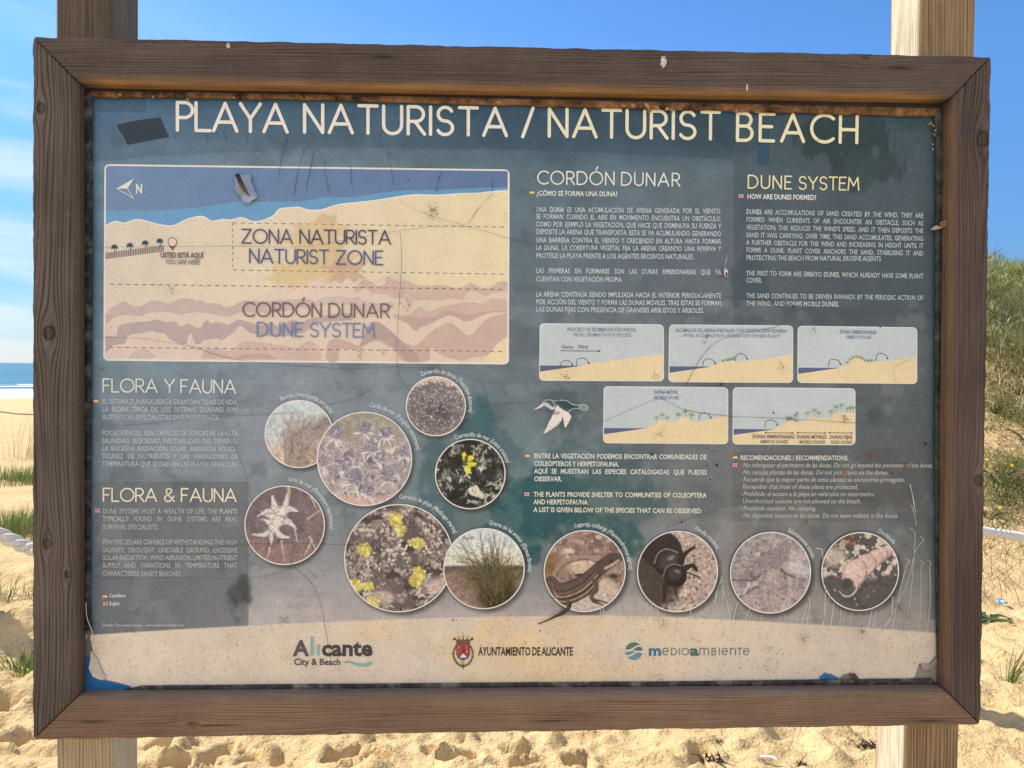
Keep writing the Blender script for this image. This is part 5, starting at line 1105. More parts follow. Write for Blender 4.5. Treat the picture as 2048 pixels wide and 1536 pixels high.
for k in range(30):                                            # collar of links round the shield
    a_ = 2 * math.pi * k / 30; sh.disc(cx + 19.5 * math.cos(a_) * (1 - .08 * abs(math.sin(a_))), cy + 3 + 24 * math.sin(a_), 2.5, (92, 78, 52) if k % 2 else (120, 102, 66), 8); sh.z -= 0.00001
sh.poly(G7([(1196, 168), (1276, 168), (1280, 250), (1268, 275), (1236, 290), (1204, 275), (1192, 250)]), DK)
sh.poly(G7([(1200, 184), (1272, 184), (1274, 250), (1262, 268), (1236, 280), (1210, 268), (1198, 250)]), CR)
sh.poly(G7([(1200, 262), (1272, 262), (1262, 276), (1236, 284), (1210, 276)]), (70, 76, 104)); sh.poly(G7([(1218, 264), (1238, 244), (1256, 264), (1256, 272), (1218, 272)]), (206, 198, 190))
sh.poly(G7([(1226, 246), (1228, 205), (1236, 190), (1246, 205), (1248, 246)]), (112, 60, 52))
for x, ch in ((1200, 'A'), (1254, 'L')): text_line(sh, ch, G7([(x, 212)])[0], None, 4.5, (206, 170, 160))
for x, ch in ((1200, 'L'), (1254, 'A')): text_line(sh, ch, G7([(x, 240)])[0], None, 4.5, (206, 170, 160))
sh.poly(G7([(1190, 178), (1196, 158), (1276, 158), (1282, 178)]), (104, 88, 70))
for k, x in enumerate((1180, 1206, 1236, 1266, 1294)):
    h = (152, 144, 134, 144, 152)[k]; sh.stroke(G7([(1236 + (x - 1236) * .62, 164), (x - 6 * np.sign(x - 1236), 156), (x, h + 4)]), 2.2, DK); sh.disc(*G7([(x, h)])[0], 2.6, GO if k in (1, 2, 3) else DK, 10)
sh.stroke(G7([(1236, 300), (1235, 320), (1234, 342)]), 2.2, DK); sh.disc(*G7([(1235, 303)])[0], 3.4, GO, 8); sh.disc(*G7([(1235, 330)])[0], 2.6, (96, 84, 66), 8)
sh.build('town_crest')
sh = Sheet(0.0005); text_line(sh, 'AYUNTAMIENTO DE ALICANTE', G7([(1333, 258)])[0], G7([(1938, 258)])[0], 16.4, (58, 48, 50), fit=True, wt='b', sp0=.2); sh.build('town_hall_lettering')
sh = Sheet(0.0005); cx, cy = G8([(298, 200)])[0]
a_ = np.radians(np.linspace(180, 360, 26)); sh.poly([(cx + 17.6 * math.cos(t_), cy + 17.6 * math.sin(t_)) for t_ in a_], (84, 110, 92)); a_ = np.radians(np.linspace(0, 180, 26)); sh.poly([(cx + 17.6 * math.cos(t_), cy + 17.6 * math.sin(t_)) for t_ in a_], (104, 132, 152))
for dx, dy in ((0, -5.5), (0, 5.5)):
    sh.stroke([(cx - 18 + dx, cy + 3 + dy), (cx - 9, cy + 3.6 + dy), (cx, cy - 1 + dy), (cx + 8, cy - 5 + dy), (cx + 18, cy - 3.6 + dy)], 3.2, (208, 192, 174), smooth=6)
sh.stroke([(cx - 17.5, cy + 1.2), (cx - 9, cy - 1), (cx, cy - 1.5), (cx + 9, cy + 1), (cx + 17.5, cy - 1)], 2.2, (208, 192, 174), smooth=6)
def mword(s, a, b, cap, sw, c): head_word(sh, s, G8([a])[0], G8([b])[0], cap, sw, c)
text_line(sh, 'm', G8([(378, 223)])[0], G8([(450, 223)])[0], 20.5, (52, 112, 140), wt='x', fit=True)
mword('e', (455, 223), (498, 223), 15.6, 1.9, (92, 116, 112)); mword('DIO', (503, 223), (603, 223), 15.6, 1.9, (100, 118, 116))
text_line(sh, 'a', G8([(608, 223)])[0], G8([(655, 223)])[0], 20.5, (62, 104, 84), wt='x', fit=True)
mword('m', (660, 223), (718, 223), 15.6, 1.9, (104, 112, 104)); mword('BI', (727, 223), (773, 223), 15.6, 1.9, (104, 112, 104)); mword('e', (783, 223), (824, 223), 15.6, 1.9, (104, 112, 104)); mword('n', (830, 223), (866, 223), 15.6, 1.9, (104, 112, 104)); mword('T', (868, 223), (901, 223), 15.6, 1.9, (104, 112, 104)); mword('e', (902, 223), (942, 223), 15.6, 1.9, (104, 112, 104))
sh.build('environment_logo')

# ------------------------------------------------------------------ wear: cracks, scratches, spots, droppings
sh = Sheet(0.0045); CK = (78, 80, 84); r3 = random.Random(12)
def crack(pts, w_=0.85, c=CK):
    p = spline(np.array(pts, float), 6); p[:, 1] += np.array([r3.uniform(-.5, .5) for _ in p]); sh.stroke(p, w_, c, caps=False, taper=[r3.uniform(.25, 1.3) for _ in range(max(4, len(p) // 3))]); sh.z -= 0.000017
for q in ([(188, 495), (330, 494), (460, 493), (600, 494), (700, 480), (800, 462), (920, 453), (1020, 478), (1072, 488), (1150, 499), (1300, 504), (1440, 502)], [(188, 675), (280, 677), (380, 692), (470, 718), (620, 733), (700, 738)], [(187, 851), (260, 850), (350, 840), (440, 832), (530, 829), (600, 824)], [(440, 834), (470, 890), (494, 950), (510, 1010), (560, 1085)],
          [(188, 1155), (290, 1156), (370, 1154), (500, 1155), (570, 1140), (583, 1130)], [(390, 1110), (430, 1095), (480, 1088), (570, 1085), (700, 1089), (760, 1090)], [(583, 1127), (590, 1090), (592, 1075)], [(583, 1128), (620, 1160), (640, 1200), (652, 1255), (664, 1330)], [(701, 738), (760, 735), (800, 734), (900, 742), (960, 765), (977, 800)], [(800, 462), (804, 520), (797, 640), (795, 735), (806, 765), (822, 782)],
          [(757, 740), (745, 775), (700, 800), (640, 812)], [(935, 812), (1000, 808), (1075, 803), (1120, 800)], [(1175, 808), (1198, 830), (1206, 842), (1300, 802), (1330, 800), (1370, 820), (1460, 832), (1560, 836), (1700, 845), (1870, 852)], [(1095, 870), (1115, 848), (1130, 842), (1206, 842)], [(1095, 895), (1112, 876), (1135, 850)], [(1270, 520), (1290, 545), (1330, 570), (1390, 587), (1460, 592), (1585, 612), (1640, 622), (1720, 625), (1850, 620)],
          [(1582, 618), (1560, 650), (1430, 685), (1370, 770)], [(1440, 1012), (1500, 1005), (1600, 998), (1680, 994), (1760, 990), (1850, 992)], [(1330, 1055), (1400, 1028), (1440, 1013)], [(1787, 765), (1785, 740), (1800, 725), (1825, 718)], [(1770, 860), (1780, 820), (1786, 770)], [(797, 398), (820, 415), (870, 435), (930, 452)], [(985, 390), (960, 415), (935, 450)]): crack(q)
for q in ([(575, 280), (566, 310), (558, 360)], [(610, 300), (598, 340), (590, 390)], [(650, 318), (652, 350), (660, 388)], [(775, 290), (780, 320), (788, 370)], [(704, 335), (703, 355), (706, 378)], [(985, 360), (985, 375), (985, 382)], [(885, 345), (878, 360), (872, 385)], [(630, 300), (622, 340), (612, 385)]): crack(q, 1.2, (48, 58, 70))
crack([(1817, 968), (1822, 990), (1828, 1025)], 1.6, (206, 204, 198)); crack([(1820, 1010), (1826, 1030), (1830, 1050)], 1.0, (186, 184, 178)); crack([(1452, 515), (1449, 528), (1447, 542)], 1.2, (206, 200, 192))
sh.build('surface_cracks', M_TXT)
sh = Sheet(0.0052); BR = np.random.default_rng(21)
def speck(x, y, s, c):
    n = 6; a_ = np.linspace(0, 2 * math.pi, n, endpoint=False) + BR.random() * 6; rr = s * BR.uniform(.4, 1.2, n); st = BR.uniform(.35, 1); th = BR.uniform(0, 3.14)
    X, Y = rr * np.cos(a_), rr * np.sin(a_) * st; sh.poly(np.stack([x + X * math.cos(th) - Y * math.sin(th), y + X * math.sin(th) + Y * math.cos(th)], 1), c); sh.z -= 0.0000199
for k in range(900):
    y = BR.uniform(300, 1370); speck(BR.uniform(195, 1865), y, BR.uniform(.5, 1.3), (72, 58, 50))
for k in range(750): speck(BR.uniform(190, 1865), BR.uniform(1090, 1368), BR.uniform(.5, 1.3), (92, 70, 54) if BR.random() < .7 else (120, 96, 78))
for (x, y, n_, s_, c) in [(345, 580, 34, 9, (96, 76, 62)), (208, 740, 40, 12, (66, 70, 76)), (815, 612, 22, 7, (110, 78, 62)), (782, 612, 20, 6, (110, 78, 62)), (720, 710, 26, 8, (120, 88, 66)), (765, 705, 18, 6, (120, 88, 66)), (1131, 753, 22, 6, (112, 80, 54)), (1310, 752, 18, 6, (124, 90, 62)), (1319, 867, 26, 8, (122, 88, 58)), (1561, 733, 30, 8, (118, 78, 52)), (1410, 682, 20, 6, (80, 70, 64)), (1625, 660, 14, 4, (104, 74, 64)),
      (1688, 836, 40, 5, (92, 58, 40)), (1590, 829, 26, 4, (98, 62, 44)), (1575, 836, 20, 5, (104, 74, 56)), (1743, 911, 50, 7, (128, 84, 54)), (1812, 928, 50, 6, (112, 78, 56)), (1688, 947, 40, 5, (150, 82, 52)), (1610, 1046, 26, 5, (112, 78, 50)), (1793, 1011, 26, 6, (116, 84, 60)), (1605, 1275, 36, 8, (104, 72, 50)), (1722, 1262, 26, 6, (84, 64, 50)), (1327, 1245, 26, 8, (110, 82, 58)), (1310, 1355, 40, 12, (132, 104, 78)),
      (1796, 1213, 40, 7, (108, 78, 50)), (1530, 1330, 26, 12, (124, 96, 76)), (1814, 1232, 20, 7, (86, 70, 56)), (680, 770, 26, 8, (84, 76, 66)), (780, 775, 20, 9, (88, 86, 84)), (495, 803, 18, 7, (88, 84, 82)), (1070, 420, 22, 8, (104, 84, 78)), (1160, 1010, 22, 8, (78, 74, 60)), (866, 420, 40, 10, (110, 84, 62)), (1535, 1300, 20, 14, (130, 100, 80)), (1875, 1215, 40, 7, (96, 58, 38)), (905, 1240, 10, 6, (90, 74, 62)), (868, 425, 26, 8, (60, 48, 44))]:
    for k in range(n_): speck(x + BR.normal() * s_ * .7, y + BR.normal() * s_ * .7, BR.uniform(.5, 1.7), np.array(c) + BR.uniform(-16, 16))
for x, y, s_ in [(1350, 501, 3), (1585, 613, 4), (1862, 632, 3), (1673, 465, 3), (1757, 655, 2.6), (1780, 945, 3), (1848, 887, 4), (1432, 930, 3.4), (1426, 901, 3), (1302, 907, 4), (1418, 958, 2.6), (1362, 1043, 3), (1412, 930, 2.4), (1237, 1319, 2.4), (1477, 1333, 2.4), (1550, 1333, 2.2), (1080, 1259, 2.4), (1385, 1277, 2), (1755, 1246, 2.4), (878, 357, 2.4), (735, 358, 2.4), (818, 362, 2.6), (1439, 768, 4), (1545, 825, 3)]:
    speck(x, y, s_, (40, 38, 40))
ob = sh.build('dirt_speckles'); ob['kind'] = 'stuff'
sh = Sheet(0.0054)
for cx_, cy_2, rx_, ry_ in [(1290, 216, 30, 8), (1262, 212, 14, 5), (1355, 216, 20, 9), (1338, 222, 10, 5), (1000, 205, 16, 4), (945, 204, 10, 4), (472, 198, 6, 5), (375, 200, 6, 8), (1470, 224, 10, 5), (1512, 226, 9, 5), (240, 194, 8, 4), (1868, 262, 8, 22), (1864, 300, 6, 16), (1858, 250, 7, 8), (308, 196, 5, 5)]:
    for k in range(3): speck(cx_ + BR.normal() * rx_ * .45, cy_2 + BR.normal() * ry_ * .4, rx_ * .45 if rx_ < ry_ * 3 else ry_ * 1.1, np.array((146, 108, 76)) + BR.uniform(-26, 22))
ob = sh.build('rust_flakes', M_ART); ob['kind'] = 'stuff'
# the burnt hole in the map and its blistered rim
sh = Sheet(0.0056)
sh.poly(R4([(1365, 190), (1400, 185), (1440, 195), (1490, 185), (1512, 200), (1505, 240), (1525, 290), (1540, 340), (1568, 375), (1560, 410), (1520, 430), (1490, 462), (1440, 455), (1420, 430), (1415, 395), (1375, 360), (1352, 325), (1365, 290), (1355, 240)]), (122, 135, 158))
sh.poly(R4([(1430, 390), (1500, 400), (1540, 385), (1550, 405), (1500, 440), (1470, 450), (1430, 430)]), (150, 156, 170)); sh.poly(R4([(1352, 325), (1390, 300), (1420, 330), (1440, 370), (1400, 370)]), (140, 124, 114))
sh.poly(R4([(1370, 200), (1400, 195), (1430, 240), (1460, 300), (1480, 350), (1500, 390), (1470, 375), (1430, 340), (1400, 290), (1380, 250)]), (96, 74, 66)); sh.poly(R4([(1362, 190), (1385, 178), (1410, 195), (1420, 240), (1440, 290), (1410, 270), (1385, 230), (1368, 215)]), (30, 24, 24))
for q in ([(1400, 210), (1440, 290), (1490, 380)], [(1410, 230), (1430, 300), (1440, 350)], [(1390, 220), (1400, 270), (1420, 310)]): sh.stroke(R4(q), 1.2, (48, 38, 36), smooth=4)
ob = sh.build('burnt_blister', M_ART); ob['label'] = 'burnt and blistered spot in the blue sea of the map'
# small white and dark peel beside the Spanish text
sh = Sheet(0.0056); sh.poly([(1446, 540), (1450, 538), (1454, 543), (1453, 552), (1450, 556), (1446, 550)], (198, 188, 178)); sh.poly([(1449, 545), (1453, 546), (1452, 553), (1449, 554)], (44, 34, 32)); sh.build('paint_chip', M_ART)
# scratched fallen ghost streaks under the title
sh = Sheet(0.00036); rg = random.Random(8)
for x in (410, 450, 492, 536, 570, 625, 650, 690, 724, 760, 800, 815, 848, 862, 940, 966, 1010):
    y0 = 262 + (x - 352) * .0175; 
    for k in range(2): sh.stroke([(x + rg.uniform(-3, 3), y0), (x + rg.uniform(0, 5), y0 + 12), (x + rg.uniform(2, 8), y0 + rg.uniform(18, 28))], rg.uniform(3, 6), (92, 112, 126), taper=[1, .8, .15])
ob = sh.build('rain_streaks', print_mat('faint_streaks', 0.98)); ob['kind'] = 'stuff'

# ------------------------------------------------------------------ board edging, screw, droppings on the wood
def edge_mat(name, a, b, c_, sc=40):
    t = NT(name); o = t.obj(); n = t.noise(o, sc, 6, 0.7); n2 = t.noise(o, sc * 4, 4, 0.7)
    c = t.ramp(n, [(0.34, lin(a)), (0.5, lin(b)), (0.66, lin(c_))]); c = t.mix(0.6, c, t.ramp(n2, [(0.3, 0.45), (0.65, 1.15)]), 'MULTIPLY')
    return t.set(c, 0.7, 0.3, t.bump(n2, 0.6, 0.002))
def strip(name, inner, outer, mat, d0, seed, jag=1.6, d1=PD + 0.004):
    """edging strip between two pixel polylines; the inner edge is ragged"""
    r = np.random.default_rng(seed); a, b = np.array(inner, float), np.array(outer, float)
    def res(p, n):
        s_ = np.r_[0, np.cumsum(np.linalg.norm(np.diff(p, axis=0), axis=1))]; t_ = np.linspace(0, s_[-1], n); return np.stack([np.interp(t_, s_, p[:, 0]), np.interp(t_, s_, p[:, 1])], 1)
    n = 220; a, b = res(a, n), res(b, n); d = (b - a) / np.linalg.norm(b - a, axis=1)[:, None]
    jg = (fbm(n, 1, 7, 4, seed)[:, 0] - .5) * 2 * jag; a = a + d * jg[:, None]
    mids = [a, a + (b - a) * .12, a + (b - a) * .45, a + (b - a) * .8, b]; dep = [d1, d0 + .0006, d0, d0 + .0006, d0 + .002]
    Vv = np.stack([P3(m[:, 0], m[:, 1], dd) for m, dd in zip(mids, dep)], 1); Vv = Vv + N * ((fbm(n, 5, 9, 3, seed + 3) - .5) * .0016)[..., None]
    idx = np.arange(n * 5).reshape(n, 5); F = np.stack([idx[:-1, :-1], idx[:-1, 1:], idx[1:, 1:], idx[1:, :-1]], -1).reshape(-1, 4)
    return mesh_np(name, Vv.reshape(-1, 3), F, mat, sign, origin=ROOT)
e_dark = edge_mat('black_rubber_edging', (16, 17, 20), (42, 44, 48), (86, 88, 90)); e_rust = edge_mat('flaking_brown_edging', (46, 34, 28), (120, 86, 58), (150, 116, 84), 26); e_teal = edge_mat('peeling_teal_edging', (24, 30, 32), (52, 62, 62), (92, 84, 74))
e_low = edge_mat('dirty_sill_edging', (40, 38, 40), (70, 64, 62), (128, 122, 116), 22)
ob = strip('edge_strip', [(186, 190), (187, 500), (184, 900), (182, 1200), (186, 1262)], [(168, 190), (170, 500), (169, 900), (168, 1200), (166, 1262)], e_dark, PD - 0.006, 2, 0.8); ob['label'] = 'black rubber edging strip down the left side of the board'
ob = strip('edge_strip', [(180, 196), (500, 199), (1000, 212), (1400, 223), (1700, 231), (1866, 234)], [(168, 182), (500, 186), (1000, 197), (1400, 206), (1700, 213), (1884, 217)], e_rust, PD - 0.005, 4, 3.0); ob['label'] = 'flaking brown edging strip along the top of the board'
ob = strip('edge_strip', [(1866, 226), (1870, 320), (1868, 600), (1868, 900), (1871, 1200), (1872, 1300)], [(1886, 216), (1888, 320), (1884, 600), (1882, 900), (1881, 1200), (1879, 1360)], e_teal, PD - 0.005, 6, 1.6); ob['label'] = 'peeling dark teal edging strip down the right side of the board'
ob = strip('edge_strip', [(290, 1370), (600, 1367), (1000, 1364), (1400, 1361), (1860, 1355)], [(230, 1383), (600, 1381), (1000, 1377), (1400, 1374), (1874, 1368)], e_low, PD - 0.004, 9, 0.7); ob['label'] = 'dirty pale edging strip along the bottom of the board'
# torn flaps of print with a curl
def flap(name, pts, lifts, c, label=None):
    q = np.array(pts, float); p = uv3(uv(q[:, 0], q[:, 1]), np.array(lifts) * 0.001 + 0.0008); n = len(q); cc = np.vstack([p.mean(0)[None] + N * 0.0006, p])
    ob = mesh_np(name, cc, [[0, 1 + (i + 1) % n, 1 + i] for i in range(n)], M_ART, panel, col=np.broadcast_to(alb(c), (n + 1, 3)), origin=ROOT)
    if label: ob['label'] = label
    return ob
flap('torn_flap', [(182, 1300), (196, 1316), (204, 1338), (214, 1356), (206, 1358), (190, 1350), (181, 1334), (183, 1316)], [1, 2, 2, 1, 5, 6, 5, 3], (176, 164, 150), 'curling torn edge of print in the lower left corner')
flap('torn_flap', [(1696, 1349), (1706, 1343), (1713, 1352), (1718, 1372), (1712, 1372), (1708, 1358), (1700, 1352)], [1, 4, 5, 1, 1, 5, 3], (70, 60, 54), 'dark curled flake of print at the foot of the board')
flap('torn_flap', [(1838, 1326), (1856, 1331), (1872, 1312), (1876, 1322), (1860, 1338), (1842, 1336)], [4, 2, 1, 1, 2, 5], (150, 138, 126), 'grey torn flake in the lower right corner')
def blob3(name, px, py, rx, ry, h, mat, seed, d=0.0, label=None, outl=None):
    r = np.random.default_rng(seed); n, m = 18, 5; Vv = []; pc = P3(px, py, d)
    rr = 1 + (r.random(n) - .5) * .55
    for k in range(m):
        t_ = (k + 1) / m; a_ = np.linspace(0, 2 * math.pi, n, endpoint=False)
        Vv.append(pc + (np.cos(a_) * rx * rr * t_ * PXM)[:, None] * U + (np.sin(a_) * ry * rr * t_ * PXM)[:, None] * V + N * (h * (1 - t_ ** 2) + .0001) )
    Vv = np.vstack([pc[None] + N * h] + Vv); F = [[0, 1 + j, 1 + (j + 1) % n] for j in range(n)]
    for k in range(m - 1): F += [[1 + k * n + j, 1 + (k + 1) * n + j, 1 + (k + 1) * n + (j + 1) % n, 1 + k * n + (j + 1) % n] for j in range(n)]
    ob = mesh_np(name, Vv, F, mat, sign, smooth=True, origin=ROOT)
    if label: ob['label'] = label
    return ob
t = NT('chalky_white'); n = t.noise(t.obj(), 300, 3); m_white = t.set(t.ramp(n, [(0.3, lin((150, 142, 134))), (0.6, lin((232, 226, 220)))]), .8, .2)
blob3('bird_dropping', 1327, 124, 6, 11, .003, m_white, 1); blob3('bird_dropping', 456, 91, 4, 5, .003, m_white, 2); blob3('bird_dropping', 1494, 175, 2.2, 7, .0015, m_white, 3)
# loose screw and bent tab on the right-hand side
t = NT('rusty_screw_metal'); n = t.noise(t.obj(), 500, 3); m_rust = t.set(t.ramp(n, [(0.35, lin((48, 34, 26))), (0.6, lin((150, 112, 78)))]), .55, .5); t.b.inputs['Metallic'].default_value = 0.35
pc = P3(1884, 448, 0.006); Vv, F = [], []; n = 24
for k, (rad, h) in enumerate([(0.0, .0012), (1.2, .0008), (1.4, .0024), (4.4, .0030), (5.6, .0020), (5.9, 0), (3.0, -.0015), (2.4, -.02)]):
    a_ = np.linspace(0, 2 * math.pi, n, endpoint=False); Vv.append(pc + (np.cos(a_) * rad * PXM)[:, None] * U + (np.sin(a_) * rad * PXM)[:, None] * V + N * h)
Vv = np.vstack(Vv)
for k in range(7): F += [[k * n + j, (k + 1) * n + j, (k + 1) * n + (j + 1) % n, k * n + (j + 1) % n] for j in range(n)]
ob = mesh_np('screw', Vv, F, m_rust, sign, smooth=True, origin=ROOT); ob['label'] = 'rusty screw at the right edge of the board'
t = NT('dull_bent_metal'); m_tab = t.set(lin((176, 172, 172)), .5, .4)
q = np.array([(1858, 460), (1864, 454), (1873, 450), (1879, 445), (1884, 447), (1882, 454), (1874, 459), (1866, 461)], float); lf = [3, 6, 9, 13, 14, 13, 8, 4]
a = uv3(uv(q[:, 0], q[:, 1]), np.array(lf) * .001 + .001); b = a - N * .0008; n = len(q)
mesh_np('metal_tab', np.vstack([a, b]), [list(range(n))[::-1], list(range(n, 2 * n))] + [[i, (i + 1) % n, (i + 1) % n + n, i + n] for i in range(n)], m_tab, sign, origin=ROOT)
t = NT('thin_wire'); m_wire = t.set(lin((200, 190, 180)), .3, .5); t.b.inputs['Metallic'].default_value = .8
def tube(name, pts, rad, mat, parent=None, seg=8, origin=None, col=None):
    p = np.asarray(pts, float); n = len(p); d = np.gradient(p, axis=0); d /= np.linalg.norm(d, axis=1)[:, None] + 1e-12
    up = np.array([0.13, 0.21, 0.97]); e1 = np.cross(d, up); e1 /= np.linalg.norm(e1, axis=1)[:, None]; e2 = np.cross(d, e1)
    rad = np.broadcast_to(rad, (n,)); a_ = np.linspace(0, 2 * math.pi, seg, endpoint=False)
    Vv = p[:, None] + rad[:, None, None] * (np.cos(a_)[None, :, None] * e1[:, None] + np.sin(a_)[None, :, None] * e2[:, None])
    idx = np.arange(n * seg).reshape(n, seg); nx = np.roll(idx, -1, 1)
    F = np.stack([idx[:-1], idx[1:], nx[1:], nx[:-1]], -1).reshape(-1, 4)
    return Vv.reshape(-1, 3), F
wp = spline(np.array([(172, 1205), (174, 1235), (184, 1262), (189, 1285), (193, 1310)], float), 8)
Vv, F = tube('', P3(wp[:, 0], wp[:, 1], PD - .009), .0007, None); mesh_np('loose_wire', Vv, F, m_wire, sign, origin=ROOT)

# ------------------------------------------------------------------ terrain
PITS = []
_pr = np.random.default_rng(40)
def pit(x, y, r, d): PITS.append((x, y, r, d))
for px_, py_, r_, d_ in [(930, 1512, .05, .05), (1020, 1502, .03, .03), (865, 1500, .03, .025), (1380, 1530, .05, .03), (700, 1515, .06, .04), (745, 1520, .05, .04), (1060, 1528, .06, .04), (1145, 1525, .055, .04), (310, 1500, .05, .03), (40, 1480, .07, .04), (10, 1400, .07, .05), (520, 1520, .05, .035), (420, 1500, .05, .04), (350, 1525, .05, .045)]:
    g = ground(px_, py_); pit(g[0], g[1], r_ * 1.1, d_ * 1.7)
for k in range(520):
    y = _pr.uniform(1.5, 14) ; pit(_pr.uniform(-.75, .75) * y + _pr.uniform(-1, 1), y, _pr.uniform(.04, .11), _pr.uniform(.008, .035))
PITS = np.array(PITS)
def noise2(x, y, s, seed):
    """value noise at arbitrary points"""
    r = np.random.default_rng(seed); g = r.random((256, 256)); X, Y = x / s + 1000.3, y / s + 1000.7
    xi, yi = np.floor(X).astype(int), np.floor(Y).astype(int); fx, fy = X - xi, Y - yi; fx, fy = fx * fx * (3 - 2 * fx), fy * fy * (3 - 2 * fy)
    G = lambda a, b: g[b % 256, a % 256]
    return (G(xi, yi) * (1 - fx) + G(xi + 1, yi) * fx) * (1 - fy) + (G(xi, yi + 1) * (1 - fx) + G(xi + 1, yi + 1) * fx) * fy
SEA_Z = -1.5
def terrain(x, y, fine=True):
    x, y = np.asarray(x, float), np.asarray(y, float)
    d = -0.6 * x + 0.8 * y
    z = -1.45 * sstep(12, 78, d) - 4.0 * sstep(76, 170, d)
    yy = y + 0.35 * (x - 4.5)
    dn = 2.8 * sstep(6.9, 13.0, yy) * sstep(1.0, 4.6, x - 0.04 * np.maximum(y - 12, 0)) * sstep(60, 30, y)
    dn = dn * (1 + 0.12 * (noise2(x, y, 2.2, 3) - .5) ) + 1.2 * sstep(10, 40, x) * sstep(70, 40, y)
    z = z + dn
    near = sstep(40, 8, np.hypot(x, y))
    z = z + near * ((noise2(x, y, 1.7, 5) - .5) * .10 + (noise2(x, y, .55, 6) - .5) * .05)
    if fine:
        wx, wy = x + (noise2(x, y, .11, 21) - .5) * .12 + (noise2(x, y, .04, 22) - .5) * .04, y + (noise2(x, y, .11, 23) - .5) * .12 + (noise2(x, y, .04, 24) - .5) * .04
        nr = sstep(16, 5, np.hypot(x, y))
        z = z + nr * ((noise2(x, y, .16, 7) - .5) * .036 + (np.maximum(noise2(x, y, .075, 8), .58) - .58) * .10 + (np.maximum(noise2(x, y, .035, 9), .5) - .5) * .035)
        m = (np.hypot(x, y) < 15); xs_, ys_ = wx[m], wy[m]; acc = np.zeros(xs_.shape)
        for X, Y, r_, dp in PITS:
            s_ = (np.abs(xs_ - X) < r_ * 2.6) & (np.abs(ys_ - Y) < r_ * 2.6)
            if s_.any():
                q2 = ((xs_[s_] - X) ** 2 + (ys_[s_] - Y) ** 2) / r_ ** 2
                acc[s_] += -dp * np.exp(-q2 ** 1.5) + dp * .35 * np.exp(-((np.sqrt(q2) - 1.45) / .35) ** 2)
        z[m] = z[m] + acc
    # slumped bank left of the board
    bx = ground(np.float64(-30), np.float64(1275)); d2 = ((x - bx[0]) / .55) ** 2 + ((y - bx[1]) / .22) ** 2
    z = z + .16 * np.exp(-d2)
    return z
def axis(segs):
    out = []
    for a, b, s0, s1 in segs:
        x = a; n = 0
        L_ = b - a; k = int(round(2 * L_ / (s0 + s1))); t_ = np.linspace(0, 1, k + 1)[:-1]
        st = s0 + (s1 - s0) * t_; c = np.cumsum(st); c = np.r_[0, c[:-1]]; out += (a + c / (c[-1] + st[-1]) * L_).tolist()
    return np.array(out + [segs[-1][1]])
ax_ = axis([(-4000, -400, 500, 200), (-400, -60, 60, 10), (-60, -9, 6, .5), (-9, -3.6, .3, .05), (-3.6, -1.4, .03, .022), (-1.4, 1.0, .018, .018), (1.0, 3.4, .022, .03), (3.4, 9, .05, .2), (9, 60, .3, 6), (60, 400, 10, 60), (400, 4000, 200, 500)])
ay_ = axis([(-60, -4, 10, .6), (-4, 2.3, .5, .08), (2.3, 2.75, .04, .016), (2.75, 3.6, .016, .018), (3.6, 6, .02, .05), (6, 12, .05, .12), (12, 40, .2, 1.2), (40, 130, 1.5, 6), (130, 800, 10, 120), (800, 6000, 300, 900)])
TX, TY = np.meshgrid(ax_, ay_); TZ = terrain(TX, TY)
idx = np.arange(TX.size).reshape(TX.shape); F = np.stack([idx[:-1, :-1], idx[:-1, 1:], idx[1:, 1:], idx[1:, :-1]], -1).reshape(-1, 4)
t = NT('beach_sand'); o = t.pos(); n1 = t.noise(o, 2.2, 5, .6); n2 = t.noise(o, 60, 4, .65); n3 = t.noise(o, 350, 2, .6); n4 = t.noise(o, 14, 4, .6)
c = t.ramp(n1, [(0.3, (.56, .395, .195)), (0.7, (.67, .485, .25))]); c = t.mix(.5, c, t.ramp(n3, [(0.3, .72), (.6, 1.08)]), 'MULTIPLY')
c = t.mix(t.ramp(n2, [(0.70, 0.0), (0.76, .55)]), c, (.22, .14, .08))
m_sand = t.set(c, .9, .15, t.bump(n4, .7, .045, t.bump(n2, .8, .016)))
sand = mesh_np('sand', np.stack([TX, TY, TZ], -1).reshape(-1, 3), F, m_sand, smooth=True); tag(sand, 'pale golden trampled beach sand with footprints', 'sand', kind='structure')

# sea
t = NT('sea_water'); o = t.pos()
mpn = t.n('ShaderNodeMapping'); mpn.inputs['Scale'].default_value = (.22, .75, 1); mpn.inputs['Rotation'].default_value = (0, 0, .64); t.l(o, mpn.inputs[0])
w1 = t.noise(mpn.outputs[0], .9, 6, .65); w2 = t.noise(mpn.outputs[0], .05, 4, .6)
cs = t.ramp(w2, [(0.35, (.010, .10, .17)), (0.65, (.03, .19, .25))])
m_sea = t.set(cs, .35, .12, t.bump(w1, .45, .5)); 
def quad(name, pts, mat, **k): return mesh_np(name, np.array(pts, float), [list(range(len(pts)))], mat, **k)
sx_ = axis([(-9000, -200, 900, 60), (-200, 400, 10, 60), (400, 9000, 100, 900)]); sy_ = axis([(20, 300, 5, 15), (300, 14000, 60, 1200)])
SX, SY = np.meshgrid(sx_, sy_); idx = np.arange(SX.size).reshape(SX.shape); F = np.stack([idx[:-1, :-1], idx[:-1, 1:], idx[1:, 1:], idx[1:, :-1]], -1).reshape(-1, 4)
sea = mesh_np('sea', np.stack([SX, SY, np.full_like(SX, SEA_Z)], -1).reshape(-1, 3), F, m_sea); tag(sea, 'turquoise blue sea beyond the beach', 'sea', kind='structure')
